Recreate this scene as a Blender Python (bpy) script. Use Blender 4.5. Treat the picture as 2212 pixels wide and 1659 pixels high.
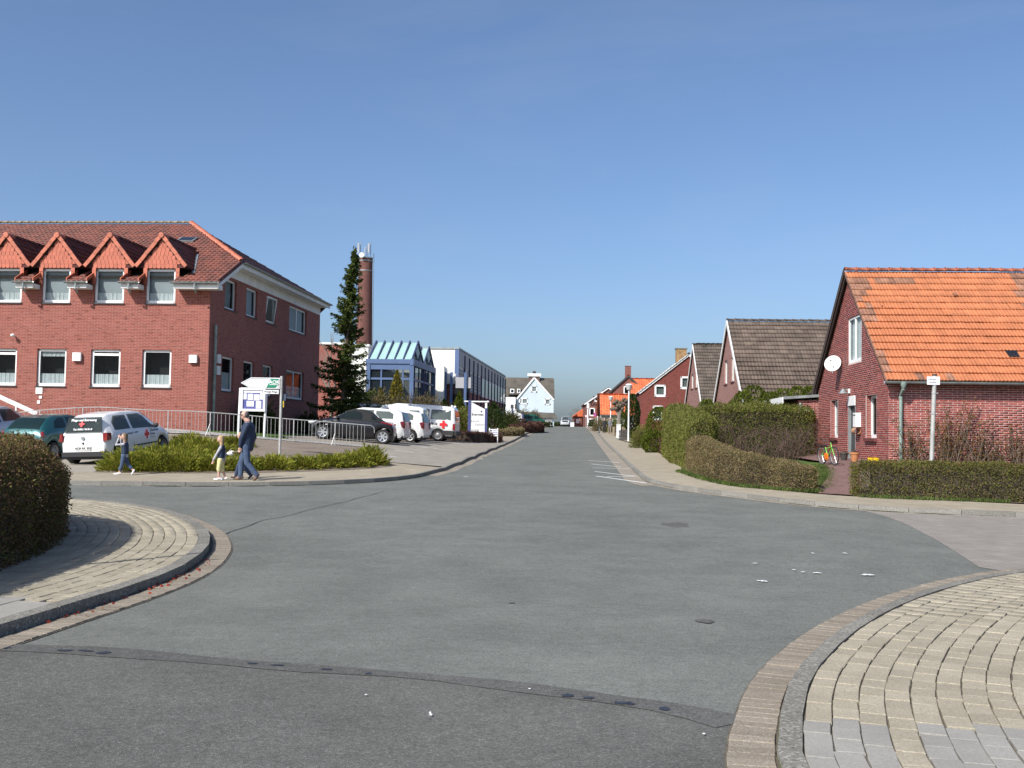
import bpy, bmesh, math, random
import numpy as np
from mathutils import Vector, Matrix, noise
from mathutils.geometry import delaunay_2d_cdt

R = math.radians
rng = random.Random(7)
nrng = np.random.default_rng(11)
scene = bpy.context.scene
for o in list(bpy.data.objects):
    bpy.data.objects.remove(o)

# ------------------------------------------------------------------ camera
F_PX, CX, CY = 2300.0, 1106.0, 829.5          # measured on a 2212 x 1659 view of the photograph
CAM = Vector((0.0, 0.0, 1.6))
PITCH, ROLL = math.atan(107.0 / 2300.0), 0.0165
CAM_M = Matrix.Rotation(R(90) + PITCH, 3, 'X') @ Matrix.Rotation(ROLL, 3, 'Z')
cam_d = bpy.data.cameras.new('camera')
cam_d.sensor_width = 36.0
cam_d.sensor_fit = 'HORIZONTAL'
cam_d.lens = 36.0 * F_PX / 2212.0
cam_d.clip_start, cam_d.clip_end = 0.1, 5000.0
cam = bpy.data.objects.new('camera', cam_d)
cam.matrix_world = Matrix.Translation(CAM) @ CAM_M.to_4x4()
scene.collection.objects.link(cam)
scene.camera = cam

# ------------------------------------------------------------------ world, sun, exposure
SUN_EL, SUN_AZ = R(41), R(40)                 # sun to the left behind the camera; azimuth from -Y towards -X
world = bpy.data.worlds.new('World')
scene.world = world
world.use_nodes = True
wn, wl = world.node_tree.nodes, world.node_tree.links
wn.clear()
w_out = wn.new('ShaderNodeOutputWorld')
w_bg = wn.new('ShaderNodeBackground')
w_bg.inputs['Strength'].default_value = 0.10
sky = wn.new('ShaderNodeTexSky')
sky.sky_type = 'NISHITA'
sky.sun_disc = False
sky.sun_elevation = SUN_EL
sky.sun_rotation = R(180) + SUN_AZ            # 0 = +Y, clockwise seen from above
sky.air_density, sky.dust_density, sky.ozone_density = 0.82, 2.15, 5.0
tc = wn.new('ShaderNodeTexCoord')
mp = wn.new('ShaderNodeMapping')
mp.inputs['Scale'].default_value = (1.0, 1.0, 3.2)
mp.inputs['Rotation'].default_value = (0.25, 0.15, 0.6)
nz = wn.new('ShaderNodeTexNoise')
nz.inputs['Scale'].default_value = 2.3
nz.inputs['Detail'].default_value = 7.0
nz.inputs['Roughness'].default_value = 0.62
nz.inputs['Distortion'].default_value = 0.5
ramp = wn.new('ShaderNodeMapRange')
ramp.inputs['From Min'].default_value = 0.5
ramp.inputs['From Max'].default_value = 0.85
ramp.inputs['To Max'].default_value = 0.10
mixw = wn.new('ShaderNodeMix')
mixw.data_type = 'RGBA'
mixw.inputs[7].default_value = (4.2, 4.5, 4.9, 1)
wl.new(tc.outputs['Generated'], mp.inputs['Vector'])
wl.new(mp.outputs[0], nz.inputs['Vector'])
wl.new(nz.outputs['Fac'], ramp.inputs['Value'])
wl.new(ramp.outputs[0], mixw.inputs[0])
wl.new(sky.outputs[0], mixw.inputs[6])
wl.new(mixw.outputs[2], w_bg.inputs['Color'])
wl.new(w_bg.outputs[0], w_out.inputs['Surface'])

sun_d = bpy.data.lights.new('sun', 'SUN')
sun_d.energy = 3.6
sun_d.angle = R(0.53)
sun_d.color = (1.0, 0.965, 0.90)
sun = bpy.data.objects.new('sun', sun_d)
sun_dir = Vector((-math.sin(SUN_AZ) * math.cos(SUN_EL), -math.cos(SUN_AZ) * math.cos(SUN_EL), math.sin(SUN_EL)))
sun.rotation_euler = sun_dir.to_track_quat('Z', 'Y').to_euler()
sun.location = (-20, -20, 30)
scene.collection.objects.link(sun)
vs = scene.view_settings
vs.view_transform, vs.look, vs.exposure, vs.gamma = 'Standard', 'None', 0.68, 1.0
vs.use_curve_mapping = False

# ------------------------------------------------------------------ terrain
PY = [-400, -60, 12, 18, 24, 28, 36, 44.5, 58, 71, 89, 120, 172, 205, 260, 420, 900]
PZ = [0, 0, 0, .05, .16, .25, .42, .575, .83, 1.09, 1.58, 2.1, 2.87, 3.0, 2.9, 1.5, 1.5]
def P(y):
    return float(np.interp(y, PY, PZ))
def kerbL(y):
    return -1.37 + 0.0606 * (y - 44.5)
def kerbR(y):
    return kerbL(y) + 6.0
CTRL = [(-15.3, 40, 1.55), (-12, 40.2, 1.36), (-8.7, 40.5, 1.1), (-5.3, 41, .9), (-22, 42.5, 1.6), (-12.3, 42.5, 1.42),
        (-30, 44, 1.7), (-10, 48, 1.3), (-9.5, 58, 1.3), (-22, 55, 1.5), (-6.7, 43, 1.08), (-4.2, 43, .9), (-6.6, 46, 1.1), (-4.2, 46, .93),
        (-6.2, 50, 1.1), (-3.8, 50, .96), (-6, 59, 1.12), (-3, 59, 1.0), (-12.6, 33.3, .48), (-16.4, 35, .52), (-22, 36, .6), (-10.3, 33, .58),
        (-13, 30.5, .32), (-20, 31, .3), (-14, 37.0, .62), (-7.4, 34, .72), (-9.6, 34, .72), (-10.6, 37, 1.05), (-4.2, 34, .55), (-3.6, 37, .62),
        (-20, 39, .8), (-18, 40.6, 1.5), (10.56, 29.8, .88), (16, 29.8, .9), (22, 29.8, .92), (11.4, 39, .95), (14, 34, .92), (24, 36, 1.0), (9.5, 36, .85),
        (9.2, 29.5, .72), (12, 27.2, .6), (18, 26.5, .6), (8.2, 28, .5), (7.4, 32, .62), (10, 44, .95), (12, 50, 1.0)]
ZERO = [(x, y) for y in (-30, -10, 0, 8, 14) for x in (-30, -12, -5, 0, 5, 12, 30)] + \
       [(x, 25.5) for x in (-40, -28, -20, -14, -9, -5)] + [(x, 28.6) for x in (-28, -20, -14, -9, -6)] + [(x, 20.5) for x in (-30, -12, -5, 0, 5)] + \
       [(x, 20.8) for x in (12, 18, 26, 40)] + [(x, 24) for x in (8, 12, 18, 30)] + [(3.5, 25), (0, 25), (5.5, 27.2)] + \
       [(kerbL(y) + d, y) for y in (30, 34, 38, 43, 48, 54, 60, 68, 80, 95, 115, 140, 170, 210, 260) for d in (0, 3, 6)] + \
       [(kerbR(y) + 2, y) for y in (34, 40, 46, 54, 64, 80, 120)] + \
       [(-60, 30), (-60, 60), (-40, 90), (-10, 85), (-20, 140), (40, 60), (40, 100), (60, 30), (30, 150), (-120, 200), (120, 200), (0, 400), (-200, 0), (200, 0)]
_cp = np.array([(x, y) for x, y, z in CTRL] + ZERO, float)
_cr = np.array([z - P(y) for x, y, z in CTRL] + [0.0] * len(ZERO))
_D = np.sqrt(((_cp[:, None, :] - _cp[None, :, :]) ** 2).sum(-1))
_W = np.linalg.solve(_D + np.eye(len(_cp)) * 0.02, _cr)
def H_arr(xy):
    xy = np.asarray(xy, float)
    d = np.sqrt(((xy[:, None, :] - _cp[None, :, :]) ** 2).sum(-1))
    res = d @ _W
    far = np.clip((np.hypot(xy[:, 0], xy[:, 1] - 50) - 90) / 120, 0, 1)
    return np.interp(xy[:, 1], PY, PZ) + res * (1 - far)
def h(x, y):
    return float(H_arr([(x, y)])[0])
RAISE = 0.10                                    # pavements stand one kerb above the carriageway

def ray(px, py):
    return CAM_M @ Vector(((px - CX) / F_PX, -(py - CY) / F_PX, -1.0))
def at(px, py, Y):
    """point of the photograph's line of sight at distance Y in front of the camera"""
    d = ray(px, py)
    return CAM + d * (Y / d.y)
def onwall(px, py, O, T):
    """where that line of sight meets a vertical wall through O along T: (metres along, height)"""
    d = ray(px, py)
    n = Vector((-T[1], T[0], 0))
    k = (Vector((O[0], O[1], 0)) - CAM).dot(n) / d.dot(n)
    p = CAM + d * k
    return (Vector((p.x - O[0], p.y - O[1], 0))).dot(Vector((T[0], T[1], 0))), p.z

# ------------------------------------------------------------------ scene helpers
COL = scene.collection
def prop(o, label=None, cat=None, group=None, kind=None):
    if label: o['label'] = label
    if cat: o['category'] = cat
    if group: o['group'] = group
    if kind: o['kind'] = kind
    return o
def thing(name, label, cat, loc=(0, 0, 0), rz=0.0, group=None):
    o = bpy.data.objects.new(name, None)
    o.empty_display_size = 0.2
    COL.objects.link(o)
    o.location = loc
    o.rotation_euler = (0, 0, rz)
    return prop(o, label, cat, group)
def link(name, me, parent=None):
    o = bpy.data.objects.new(name, me)
    COL.objects.link(o)
    if parent is not None:
        o.parent = parent
    return o

def fast_mesh(name, V, Fq, mat, smooth=False, mats=None, midx=None):
    """V (n,3) array, Fq (m,k) index array"""
    V = np.asarray(V, np.float32); Fq = np.asarray(Fq, np.int32)
    me = bpy.data.meshes.new(name)
    n, (m, k) = len(V), Fq.shape
    me.vertices.add(n); me.vertices.foreach_set('co', V.ravel())
    me.loops.add(m * k); me.loops.foreach_set('vertex_index', Fq.ravel())
    me.polygons.add(m)
    me.polygons.foreach_set('loop_start', np.arange(0, m * k, k, dtype=np.int32))
    me.polygons.foreach_set('loop_total', np.full(m, k, np.int32))
    if smooth:
        me.polygons.foreach_set('use_smooth', np.ones(m, bool))
    for mt in (mats or [mat]):
        me.materials.append(mt)
    if midx is not None:
        me.polygons.foreach_set('material_index', np.asarray(midx, np.int32))
    me.update(calc_edges=True)
    return me

def frame_of(d):
    d = Vector(d).normalized()
    a = Vector((0, 0, 1)) if abs(d.z) < .95 else Vector((1, 0, 0))
    u = d.cross(a).normalized()
    return u, d.cross(u).normalized(), d

class MB:
    """collects shapes; build() links them as ONE mesh object"""
    def __init__(s):
        s.v, s.f = [], []
    def add(s, vs, fs):
        b = len(s.v)
        s.v += [tuple(v) for v in vs]
        s.f += [tuple(i + b for i in f) for f in fs]
        return s
    def box(s, x0, y0, z0, x1, y1, z1, M=None):
        vs = [Vector(p) for p in ((x0, y0, z0), (x1, y0, z0), (x1, y1, z0), (x0, y1, z0), (x0, y0, z1), (x1, y0, z1), (x1, y1, z1), (x0, y1, z1))]
        if M is not None:
            vs = [M @ v for v in vs]
        return s.add(vs, [(0, 3, 2, 1), (4, 5, 6, 7), (0, 1, 5, 4), (1, 2, 6, 5), (2, 3, 7, 6), (3, 0, 4, 7)])
    def hexa(s, vs):
        return s.add(vs, [(0, 3, 2, 1), (4, 5, 6, 7), (0, 1, 5, 4), (1, 2, 6, 5), (2, 3, 7, 6), (3, 0, 4, 7)])
    def bar(s, a, b, w, t, up=(0, 0, 1)):
        """square bar from a to b, w wide sideways, t thick along 'up'"""
        a, b = Vector(a), Vector(b)
        d = (b - a).normalized()
        sd = d.cross(Vector(up))
        sd = sd.normalized() if sd.length > 1e-5 else Vector((1, 0, 0))
        u = sd.cross(d).normalized()
        sd, u = sd * w / 2, u * t / 2
        return s.hexa([a - sd - u, a + sd - u, b + sd - u, b - sd - u, a - sd + u, a + sd + u, b + sd + u, b - sd + u])
    def tube(s, pts, rad, n=8, caps=True, flat=None):
        pts = [Vector(p) for p in pts]
        rad = rad if isinstance(rad, (list, tuple)) else [rad] * len(pts)
        vs, fs = [], []
        u0 = None
        for i, p in enumerate(pts):
            d = (pts[min(i + 1, len(pts) - 1)] - pts[max(i - 1, 0)])
            u, w, d = frame_of(d)
            if u0 is not None:
                u = (u0 - d * u0.dot(d))
                u = u.normalized() if u.length > 1e-4 else frame_of(d)[0]
                w = d.cross(u)
            u0 = u
            for k in range(n):
                a = 2 * math.pi * k / n
                vs.append(p + (u * math.cos(a) + w * math.sin(a)) * rad[i])
        for i in range(len(pts) - 1):
            for k in range(n):
                fs.append((i * n + k, i * n + (k + 1) % n, (i + 1) * n + (k + 1) % n, (i + 1) * n + k))
        if caps:
            fs.append(tuple(range(n))[::-1]); fs.append(tuple(range((len(pts) - 1) * n, len(pts) * n)))
        return s.add(vs, fs)
    def lathe(s, prof, n=16, M=None):
        """prof: (r, z) pairs"""
        vs, fs = [], []
        for r, z in prof:
            for k in range(n):
                a = 2 * math.pi * k / n
                v = Vector((r * math.cos(a), r * math.sin(a), z))
                vs.append(M @ v if M is not None else v)
        for i in range(len(prof) - 1):
            for k in range(n):
                fs.append((i * n + k, i * n + (k + 1) % n, (i + 1) * n + (k + 1) % n, (i + 1) * n + k))
        fs.append(tuple(range(n))[::-1]); fs.append(tuple(range((len(prof) - 1) * n, len(prof) * n)))
        return s.add(vs, fs)
    def ellipsoid(s, c, r, n=12, m=8, M=None):
        vs, fs = [], []
        for i in range(m + 1):
            t = math.pi * i / m
            for k in range(n):
                a = 2 * math.pi * k / n
                v = Vector((math.sin(t) * math.cos(a) * r[0], math.sin(t) * math.sin(a) * r[1], math.cos(t) * r[2]))
                v = (M @ v if M is not None else v) + Vector(c)
                vs.append(v)
        for i in range(m):
            for k in range(n):
                fs.append((i * n + k, (i + 1) * n + k, (i + 1) * n + (k + 1) % n, i * n + (k + 1) % n))
        return s.add(vs, fs)
    def poly(s, pts):
        return s.add(pts, [tuple(range(len(pts)))])
    def prism(s, pts, vec):
        pts = [Vector(p) for p in pts]; vec = Vector(vec); n = len(pts)
        return s.add(pts + [p + vec for p in pts], [tuple(range(n))[::-1], tuple(range(n, 2 * n))] + [(i, (i + 1) % n, n + (i + 1) % n, n + i) for i in range(n)])
    def panel(s, O, T, poly, holes=(), reveal=0.0, N=None):
        """vertical wall face through O along T (unit, xy), outline and openings in (along, z); openings get reveals going inwards"""
        T = Vector((T[0], T[1], 0)).normalized(); O = Vector((O[0], O[1], 0))
        N = Vector(N) if N is not None else Vector((T.y, -T.x, 0))
        pts, edges = [], []
        for lp in [poly] + list(holes):
            b = len(pts); k = len(lp)
            pts += [Vector((a, c)) for a, c in lp]
            edges += [(b + i, b + (i + 1) % k) for i in range(k)]
        vo, _, fo, _, _, _ = delaunay_2d_cdt(pts, edges, [], 0, 1e-5)
        def inside(p, lp):
            c = False
            for i in range(len(lp)):
                (x1, y1), (x2, y2) = lp[i], lp[i - 1]
                if (y1 > p.y) != (y2 > p.y) and p.x < (x2 - x1) * (p.y - y1) / (y2 - y1) + x1:
                    c = not c
            return c
        P3 = lambda p, dn=0.0: O + T * p[0] + Vector((0, 0, p[1])) - N * dn
        keep = []
        for f in fo:
            c = sum((vo[i] for i in f), Vector((0, 0))) / len(f)
            if inside(c, poly) and not any(inside(c, hl) for hl in holes):
                keep.append(tuple(f))
        s.add([P3(v) for v in vo], keep)
        if reveal:
            for hl in holes:
                k = len(hl)
                s.add([P3(v) for v in hl] + [P3(v, reveal) for v in hl], [(i, (i + 1) % k, k + (i + 1) % k, k + i) for i in range(k)])
        return s
    def mesh(s, name, mat, smooth=False, uv=True, sharp=None):
        me = bpy.data.meshes.new(name)
        me.from_pydata(s.v, [], s.f)
        me.materials.append(mat)
        if smooth:
            me.polygons.foreach_set('use_smooth', [True] * len(me.polygons))
            if sharp:
                me.set_sharp_from_angle(angle=R(sharp))
        me.update()
        if uv:
            box_uv(me)
        return me
    def build(s, name, mat, parent=None, smooth=False, uv=True, sharp=35):
        return link(name, s.mesh(name, mat, smooth, uv, sharp), parent)

def box_uv(me):
    l = me.uv_layers.new(name='UVMap')
    co = [v.co for v in me.vertices]
    data = l.data
    for p in me.polygons:
        n = p.normal
        if abs(n.z) < 0.98:
            t = Vector((-n.y, n.x, 0)).normalized()
            b = n.cross(t)
        else:
            t, b = Vector((1, 0, 0)), Vector((0, 1, 0))
        for li in p.loop_indices:
            c = co[me.loops[li].vertex_index]
            data[li].uv = (c.dot(t), c.dot(b))

def rect(a0, z0, a1, z1):
    return [(a0, z0), (a1, z0), (a1, z1), (a0, z1)]
def rotz(a):
    return Matrix.Rotation(a, 4, 'Z')
def TR(*p):
    return Matrix.Translation(Vector(p))

# ------------------------------------------------------------------ materials
MATS = {}
def new_mat(name):
    m = bpy.data.materials.new(name)
    m.use_nodes = True
    nt = m.node_tree
    b = nt.nodes.get('Principled BSDF')
    return m, nt, b
def _mixrgb(nt, fac, a, b, blend='MIX'):
    x = nt.nodes.new('ShaderNodeMix'); x.data_type = 'RGBA'; x.blend_type = blend
    for i, val in ((0, fac), (6, a), (7, b)):
        if isinstance(val, (int, float)):
            x.inputs[i].default_value = val
        elif isinstance(val, tuple):
            x.inputs[i].default_value = (*val[:3], 1)
        else:
            nt.links.new(val, x.inputs[i])
    return x.outputs[2]
def _noise(nt, vec, scale, detail=4, rough=.55, dist=0.0):
    n = nt.nodes.new('ShaderNodeTexNoise')
    n.inputs['Scale'].default_value = scale; n.inputs['Detail'].default_value = detail
    n.inputs['Roughness'].default_value = rough; n.inputs['Distortion'].default_value = dist
    if vec is not None:
        nt.links.new(vec, n.inputs['Vector'])
    return n.outputs['Fac']
def _range(nt, val, a, b, c=0.0, d=1.0):
    n = nt.nodes.new('ShaderNodeMapRange')
    for i, x in zip((1, 2, 3, 4), (a, b, c, d)):
        n.inputs[i].default_value = x
    nt.links.new(val, n.inputs[0])
    return n.outputs[0]
def _bump(nt, bsdf, hgt, strength=.3, dist=.01):
    n = nt.nodes.new('ShaderNodeBump')
    n.inputs['Strength'].default_value = strength; n.inputs['Distance'].default_value = dist
    nt.links.new(hgt, n.inputs['Height']); nt.links.new(n.outputs[0], bsdf.inputs['Normal'])
def _coord(nt, kind='Object'):
    return nt.nodes.new('ShaderNodeTexCoord').outputs[kind]
def _pos(nt):
    return nt.nodes.new('ShaderNodeNewGeometry').outputs['Position']
def simple(name, col, rough=.6, metal=0.0, var=.12, scale=6.0, island=0.0, spec=.5, coat=0.0, bump=0.0, world=True):
    """plain surface with soft colour variation; island = variation from piece to piece"""
    m, nt, b = new_mat(name)
    vec = _pos(nt) if world else _coord(nt)
    c = _mixrgb(nt, _range(nt, _noise(nt, vec, scale, 5, .6), .3, .7), tuple(x * (1 - var) for x in col), tuple(min(1, x * (1 + var)) for x in col))
    if island:
        g = nt.nodes.new('ShaderNodeNewGeometry').outputs['Random Per Island']
        oi = nt.nodes.new('ShaderNodeObjectInfo').outputs['Random']
        ad = nt.nodes.new('ShaderNodeMath'); ad.operation = 'ADD'
        nt.links.new(g, ad.inputs[0]); nt.links.new(oi, ad.inputs[1])
        fr = nt.nodes.new('ShaderNodeMath'); fr.operation = 'FRACT'
        nt.links.new(ad.outputs[0], fr.inputs[0])
        v = _range(nt, fr.outputs[0], 0, 1, 1 - island, 1 + island)
        hs = nt.nodes.new('ShaderNodeHueSaturation')
        nt.links.new(v, hs.inputs['Value']); nt.links.new(c, hs.inputs['Color'])
        c = hs.outputs[0]
    nt.links.new(c, b.inputs['Base Color'])
    b.inputs['Roughness'].default_value = rough; b.inputs['Metallic'].default_value = metal
    b.inputs['Specular IOR Level'].default_value = spec; b.inputs['Coat Weight'].default_value = coat
    if coat:
        b.inputs['Coat Roughness'].default_value = .06
    if bump:
        _bump(nt, b, _noise(nt, vec, scale * 6, 4), bump, .01)
    return m
def leaf_mat(name, cols, rough=.55, trans=.25):
    """foliage: every leaf takes its own tone from the given colours"""
    m, nt, b = new_mat(name)
    g = nt.nodes.new('ShaderNodeNewGeometry').outputs['Random Per Island']
    cr = nt.nodes.new('ShaderNodeValToRGB')
    el = cr.color_ramp.elements
    el[0].color = (*cols[0], 1); el[1].color = (*cols[-1], 1)
    for i, c in enumerate(cols[1:-1], 1):
        el.new(i / (len(cols) - 1)).color = (*c, 1)
    nt.links.new(g, cr.inputs[0])
    big = _range(nt, _noise(nt, _pos(nt), 1.7, 3), .3, .7, .72, 1.3)
    hs = nt.nodes.new('ShaderNodeHueSaturation')
    nt.links.new(cr.outputs[0], hs.inputs['Color']); nt.links.new(big, hs.inputs['Value'])
    nt.links.new(hs.outputs[0], b.inputs['Base Color'])
    b.inputs['Roughness'].default_value = max(rough, .65)
    b.inputs['Specular IOR Level'].default_value = .12
    if trans:
        tr = nt.nodes.new('ShaderNodeBsdfTranslucent')
        nt.links.new(hs.outputs[0], tr.inputs[0])
        mx = nt.nodes.new('ShaderNodeMixShader'); mx.inputs[0].default_value = trans
        nt.links.new(b.outputs[0], mx.inputs[1]); nt.links.new(tr.outputs[0], mx.inputs[2])
        nt.links.new(mx.outputs[0], nt.nodes['Material Output'].inputs['Surface'])
    return m
def brick_mat(name, c1, c2, mortar, bw=.25, rh=.0625, ms=.010, rough=.8, coord='UV', dirt=.15, offset=.5, bump=.5):
    m, nt, b = new_mat(name)
    vec = _coord(nt, 'UV') if coord == 'UV' else _pos(nt)
    br = nt.nodes.new('ShaderNodeTexBrick')
    br.offset = offset
    for k, v in (('Color1', c1), ('Color2', c2), ('Mortar', mortar)):
        br.inputs[k].default_value = (*v, 1)
    br.inputs['Scale'].default_value = 1.0; br.inputs['Mortar Size'].default_value = ms / 2
    br.inputs['Mortar Smooth'].default_value = .3; br.inputs['Bias'].default_value = -.1
    br.inputs['Brick Width'].default_value = bw; br.inputs['Row Height'].default_value = rh
    nt.links.new(vec, br.inputs['Vector'])
    c = _mixrgb(nt, _range(nt, _noise(nt, vec, .9, 6, .65), .35, .75, 0, dirt), br.outputs['Color'], tuple(x * .35 for x in c1))
    c = _mixrgb(nt, _range(nt, _noise(nt, vec, 2.3, 5, .6), .5, .8, 0, dirt * .8), c, tuple(min(1, x * 1.5 + .08) for x in c1))
    if coord == 'UV':
        st_m = nt.nodes.new('ShaderNodeMapping'); st_m.inputs['Scale'].default_value = (1.1, 15, 1); nt.links.new(vec, st_m.inputs[0])
        c = _mixrgb(nt, _range(nt, _noise(nt, st_m.outputs[0], 1.0, 3, .6), .52, .78, 0, .28), c, mortar)
        st_n = nt.nodes.new('ShaderNodeMapping'); st_n.inputs['Scale'].default_value = (1 / bw, 1 / rh, 1); nt.links.new(vec, st_n.inputs[0])
        c = _mixrgb(nt, _range(nt, _noise(nt, st_n.outputs[0], .9, 0), .66, .72, 0, .55), c, tuple(x * .3 for x in c1))
    nt.links.new(c, b.inputs['Base Color'])
    b.inputs['Roughness'].default_value = rough
    inv = nt.nodes.new('ShaderNodeMath'); inv.operation = 'SUBTRACT'; inv.inputs[0].default_value = 1
    nt.links.new(br.outputs['Fac'], inv.inputs[1])
    _bump(nt, b, inv.outputs[0], bump, .008)
    return m
def glass_mat(name, tint=(.02, .025, .03), see=.55, rough=.03):
    m, nt, b = new_mat(name)
    b.inputs['Base Color'].default_value = (*tint, 1); b.inputs['Roughness'].default_value = rough
    b.inputs['IOR'].default_value = 1.5; b.inputs['Specular IOR Level'].default_value = .42
    tr = nt.nodes.new('ShaderNodeBsdfTransparent'); tr.inputs[0].default_value = (.82, .88, .86, 1)
    lw = nt.nodes.new('ShaderNodeLayerWeight'); lw.inputs[0].default_value = .35
    f = _range(nt, lw.outputs['Facing'], 0, 1, 1 - see, min(1, 1.3 - see))
    mx = nt.nodes.new('ShaderNodeMixShader')
    nt.links.new(f, mx.inputs[0]); nt.links.new(tr.outputs[0], mx.inputs[1]); nt.links.new(b.outputs[0], mx.inputs[2])
    nt.links.new(mx.outputs[0], nt.nodes['Material Output'].inputs['Surface'])
    return m
# ------------------------------------------------------------------ ground materials
def asphalt_mat(name, base, tint, seed):
    m, nt, b = new_mat(name)
    vec = _pos(nt)
    mpn = nt.nodes.new('ShaderNodeMapping'); mpn.inputs['Location'].default_value = (seed, seed * .7, 0)
    nt.links.new(vec, mpn.inputs[0]); vec = mpn.outputs[0]
    big = _range(nt, _noise(nt, vec, .35, 5, .6, .6), .3, .7)
    c = _mixrgb(nt, big, tuple(x * .86 for x in base), tuple(x * 1.12 for x in base))
    c = _mixrgb(nt, _range(nt, _noise(nt, vec, 2.1, 5, .7), .45, .75, 0, .35), c, tint)
    g = nt.nodes.new('ShaderNodeTexVoronoi'); g.inputs['Scale'].default_value = 170
    nt.links.new(vec, g.inputs['Vector'])
    sp = nt.nodes.new('ShaderNodeSeparateColor'); nt.links.new(g.outputs['Color'], sp.inputs[0])
    c = _mixrgb(nt, _range(nt, sp.outputs[0], .8, 1.0, 0, .42), c, (.36, .36, .335))
    c = _mixrgb(nt, _range(nt, sp.outputs[1], .78, 1.0, 0, .4), c, tuple(x * .5 for x in base))
    c = _mixrgb(nt, _range(nt, _noise(nt, vec, 28, 3, .7), .52, .75, 0, .35), c, tuple(x * .55 for x in base))
    for sc_n, lo_, hi_, am in ((46, .38, .62, .17), (11, .35, .65, .10), (1.1, .35, .65, .09)):
        hs = nt.nodes.new('ShaderNodeHueSaturation')
        nt.links.new(_range(nt, _noise(nt, vec, sc_n, 3, .7), lo_, hi_, 1 - am, 1 + am), hs.inputs['Value']); nt.links.new(c, hs.inputs['Color']); c = hs.outputs[0]
    nt.links.new(c, b.inputs['Base Color'])
    b.inputs['Roughness'].default_value = .95
    b.inputs['Specular IOR Level'].default_value = .12
    _bump(nt, b, g.outputs['Distance'], .5, .006)
    return m
def aggregate_mat(name, base, light, dark, scale=120, island=.1):
    """washed concrete: fine stones of several tones, tone shifting from block to block"""
    m, nt, b = new_mat(name)
    vec = _pos(nt)
    g = nt.nodes.new('ShaderNodeTexVoronoi'); g.inputs['Scale'].default_value = scale
    nt.links.new(vec, g.inputs['Vector'])
    sp = nt.nodes.new('ShaderNodeSeparateColor'); nt.links.new(g.outputs['Color'], sp.inputs[0])
    c = _mixrgb(nt, _range(nt, sp.outputs[0], .55, 1, 0, .9), base, light)
    c = _mixrgb(nt, _range(nt, sp.outputs[1], .7, 1, 0, .8), c, dark)
    c = _mixrgb(nt, _range(nt, _noise(nt, vec, 1.3, 6, .65), .4, .75, 0, .45), c, tuple(x * .6 for x in base))
    gi = nt.nodes.new('ShaderNodeNewGeometry').outputs['Random Per Island']
    oi = nt.nodes.new('ShaderNodeObjectInfo').outputs['Random']
    ad = nt.nodes.new('ShaderNodeMath'); ad.operation = 'ADD'
    nt.links.new(gi, ad.inputs[0]); nt.links.new(oi, ad.inputs[1])
    fr = nt.nodes.new('ShaderNodeMath'); fr.operation = 'FRACT'; nt.links.new(ad.outputs[0], fr.inputs[0])
    hs = nt.nodes.new('ShaderNodeHueSaturation')
    nt.links.new(_range(nt, fr.outputs[0], 0, 1, 1 - island, 1 + island), hs.inputs['Value'])
    nt.links.new(c, hs.inputs['Color']); nt.links.new(hs.outputs[0], b.inputs['Base Color'])
    b.inputs['Roughness'].default_value = .95; b.inputs['Specular IOR Level'].default_value = .08
    _bump(nt, b, g.outputs['Distance'], .4, .005)
    return m
def soil_mat(name, a, bcol, c3, scale=1.0):
    m, nt, b = new_mat(name)
    vec = _pos(nt)
    c = _mixrgb(nt, _range(nt, _noise(nt, vec, 1.2 * scale, 6, .7), .35, .65), a, bcol)
    c = _mixrgb(nt, _range(nt, _noise(nt, vec, 22 * scale, 4, .7), .5, .7, 0, .8), c, c3)
    nt.links.new(c, b.inputs['Base Color']); b.inputs['Roughness'].default_value = .95
    b.inputs['Specular IOR Level'].default_value = .2
    _bump(nt, b, _noise(nt, vec, 30 * scale, 5, .75), .9, .03)
    return m
M_ROAD = asphalt_mat('asphalt', (.150, .157, .141), (.175, .180, .162), 3.1)
M_ROAD2 = asphalt_mat('asphalt_old', (.116, .115, .105), (.132, .130, .118), 17.0)
M_SEAM = asphalt_mat('asphalt_seam', (.098, .097, .091), (.108, .106, .099), 9.0)
M_TAR = simple('tar', (.028, .032, .042), .55, var=.25, scale=14)
M_KERB = aggregate_mat('kerb_concrete', (.23, .22, .195), (.36, .345, .31), (.12, .12, .115), 90, .12)
M_KERBD = aggregate_mat('kerb_dark', (.195, .185, .16), (.37, .355, .32), (.085, .08, .07), 70, .12)
M_PAVER = aggregate_mat('paver_tan', (.345, .305, .228), (.48, .44, .35), (.21, .18, .135), 150, .11)
M_PAVERG = aggregate_mat('paver_grey', (.31, .295, .265), (.38, .365, .335), (.23, .22, .20), 160, .07)
M_GUTTER = aggregate_mat('gutter_clinker', (.25, .212, .165), (.36, .325, .27), (.15, .125, .105), 140, .14)
M_JOINT = soil_mat('joint_sand', (.15, .13, .10), (.20, .175, .135), (.10, .085, .065))
M_WALK = brick_mat('walk_paving', (.345, .295, .215), (.30, .255, .185), (.21, .18, .135), .30, .30, .008, .9, 'POS', .3, .5, .2)
M_COURT = brick_mat('court_paving', (.33, .295, .24), (.27, .24, .195), (.16, .142, .115), .2, .1, .010, .9, 'POS', .35, .5, .3)
M_SETT = brick_mat('side_street_blocks', (.275, .245, .21), (.235, .21, .185), (.15, .13, .115), .2, .1, .010, .9, 'POS', .35, .5, .3)
M_PATH = brick_mat('clinker_path', (.165, .085, .075), (.22, .125, .105), (.11, .09, .08), .2, .1, .010, .85, 'POS', .2, .5, .4)
M_SOIL = soil_mat('soil', (.11, .088, .062), (.16, .13, .095), (.07, .055, .04))
M_MULCH = soil_mat('mulch', (.20, .16, .125), (.27, .225, .18), (.11, .085, .065))
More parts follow.
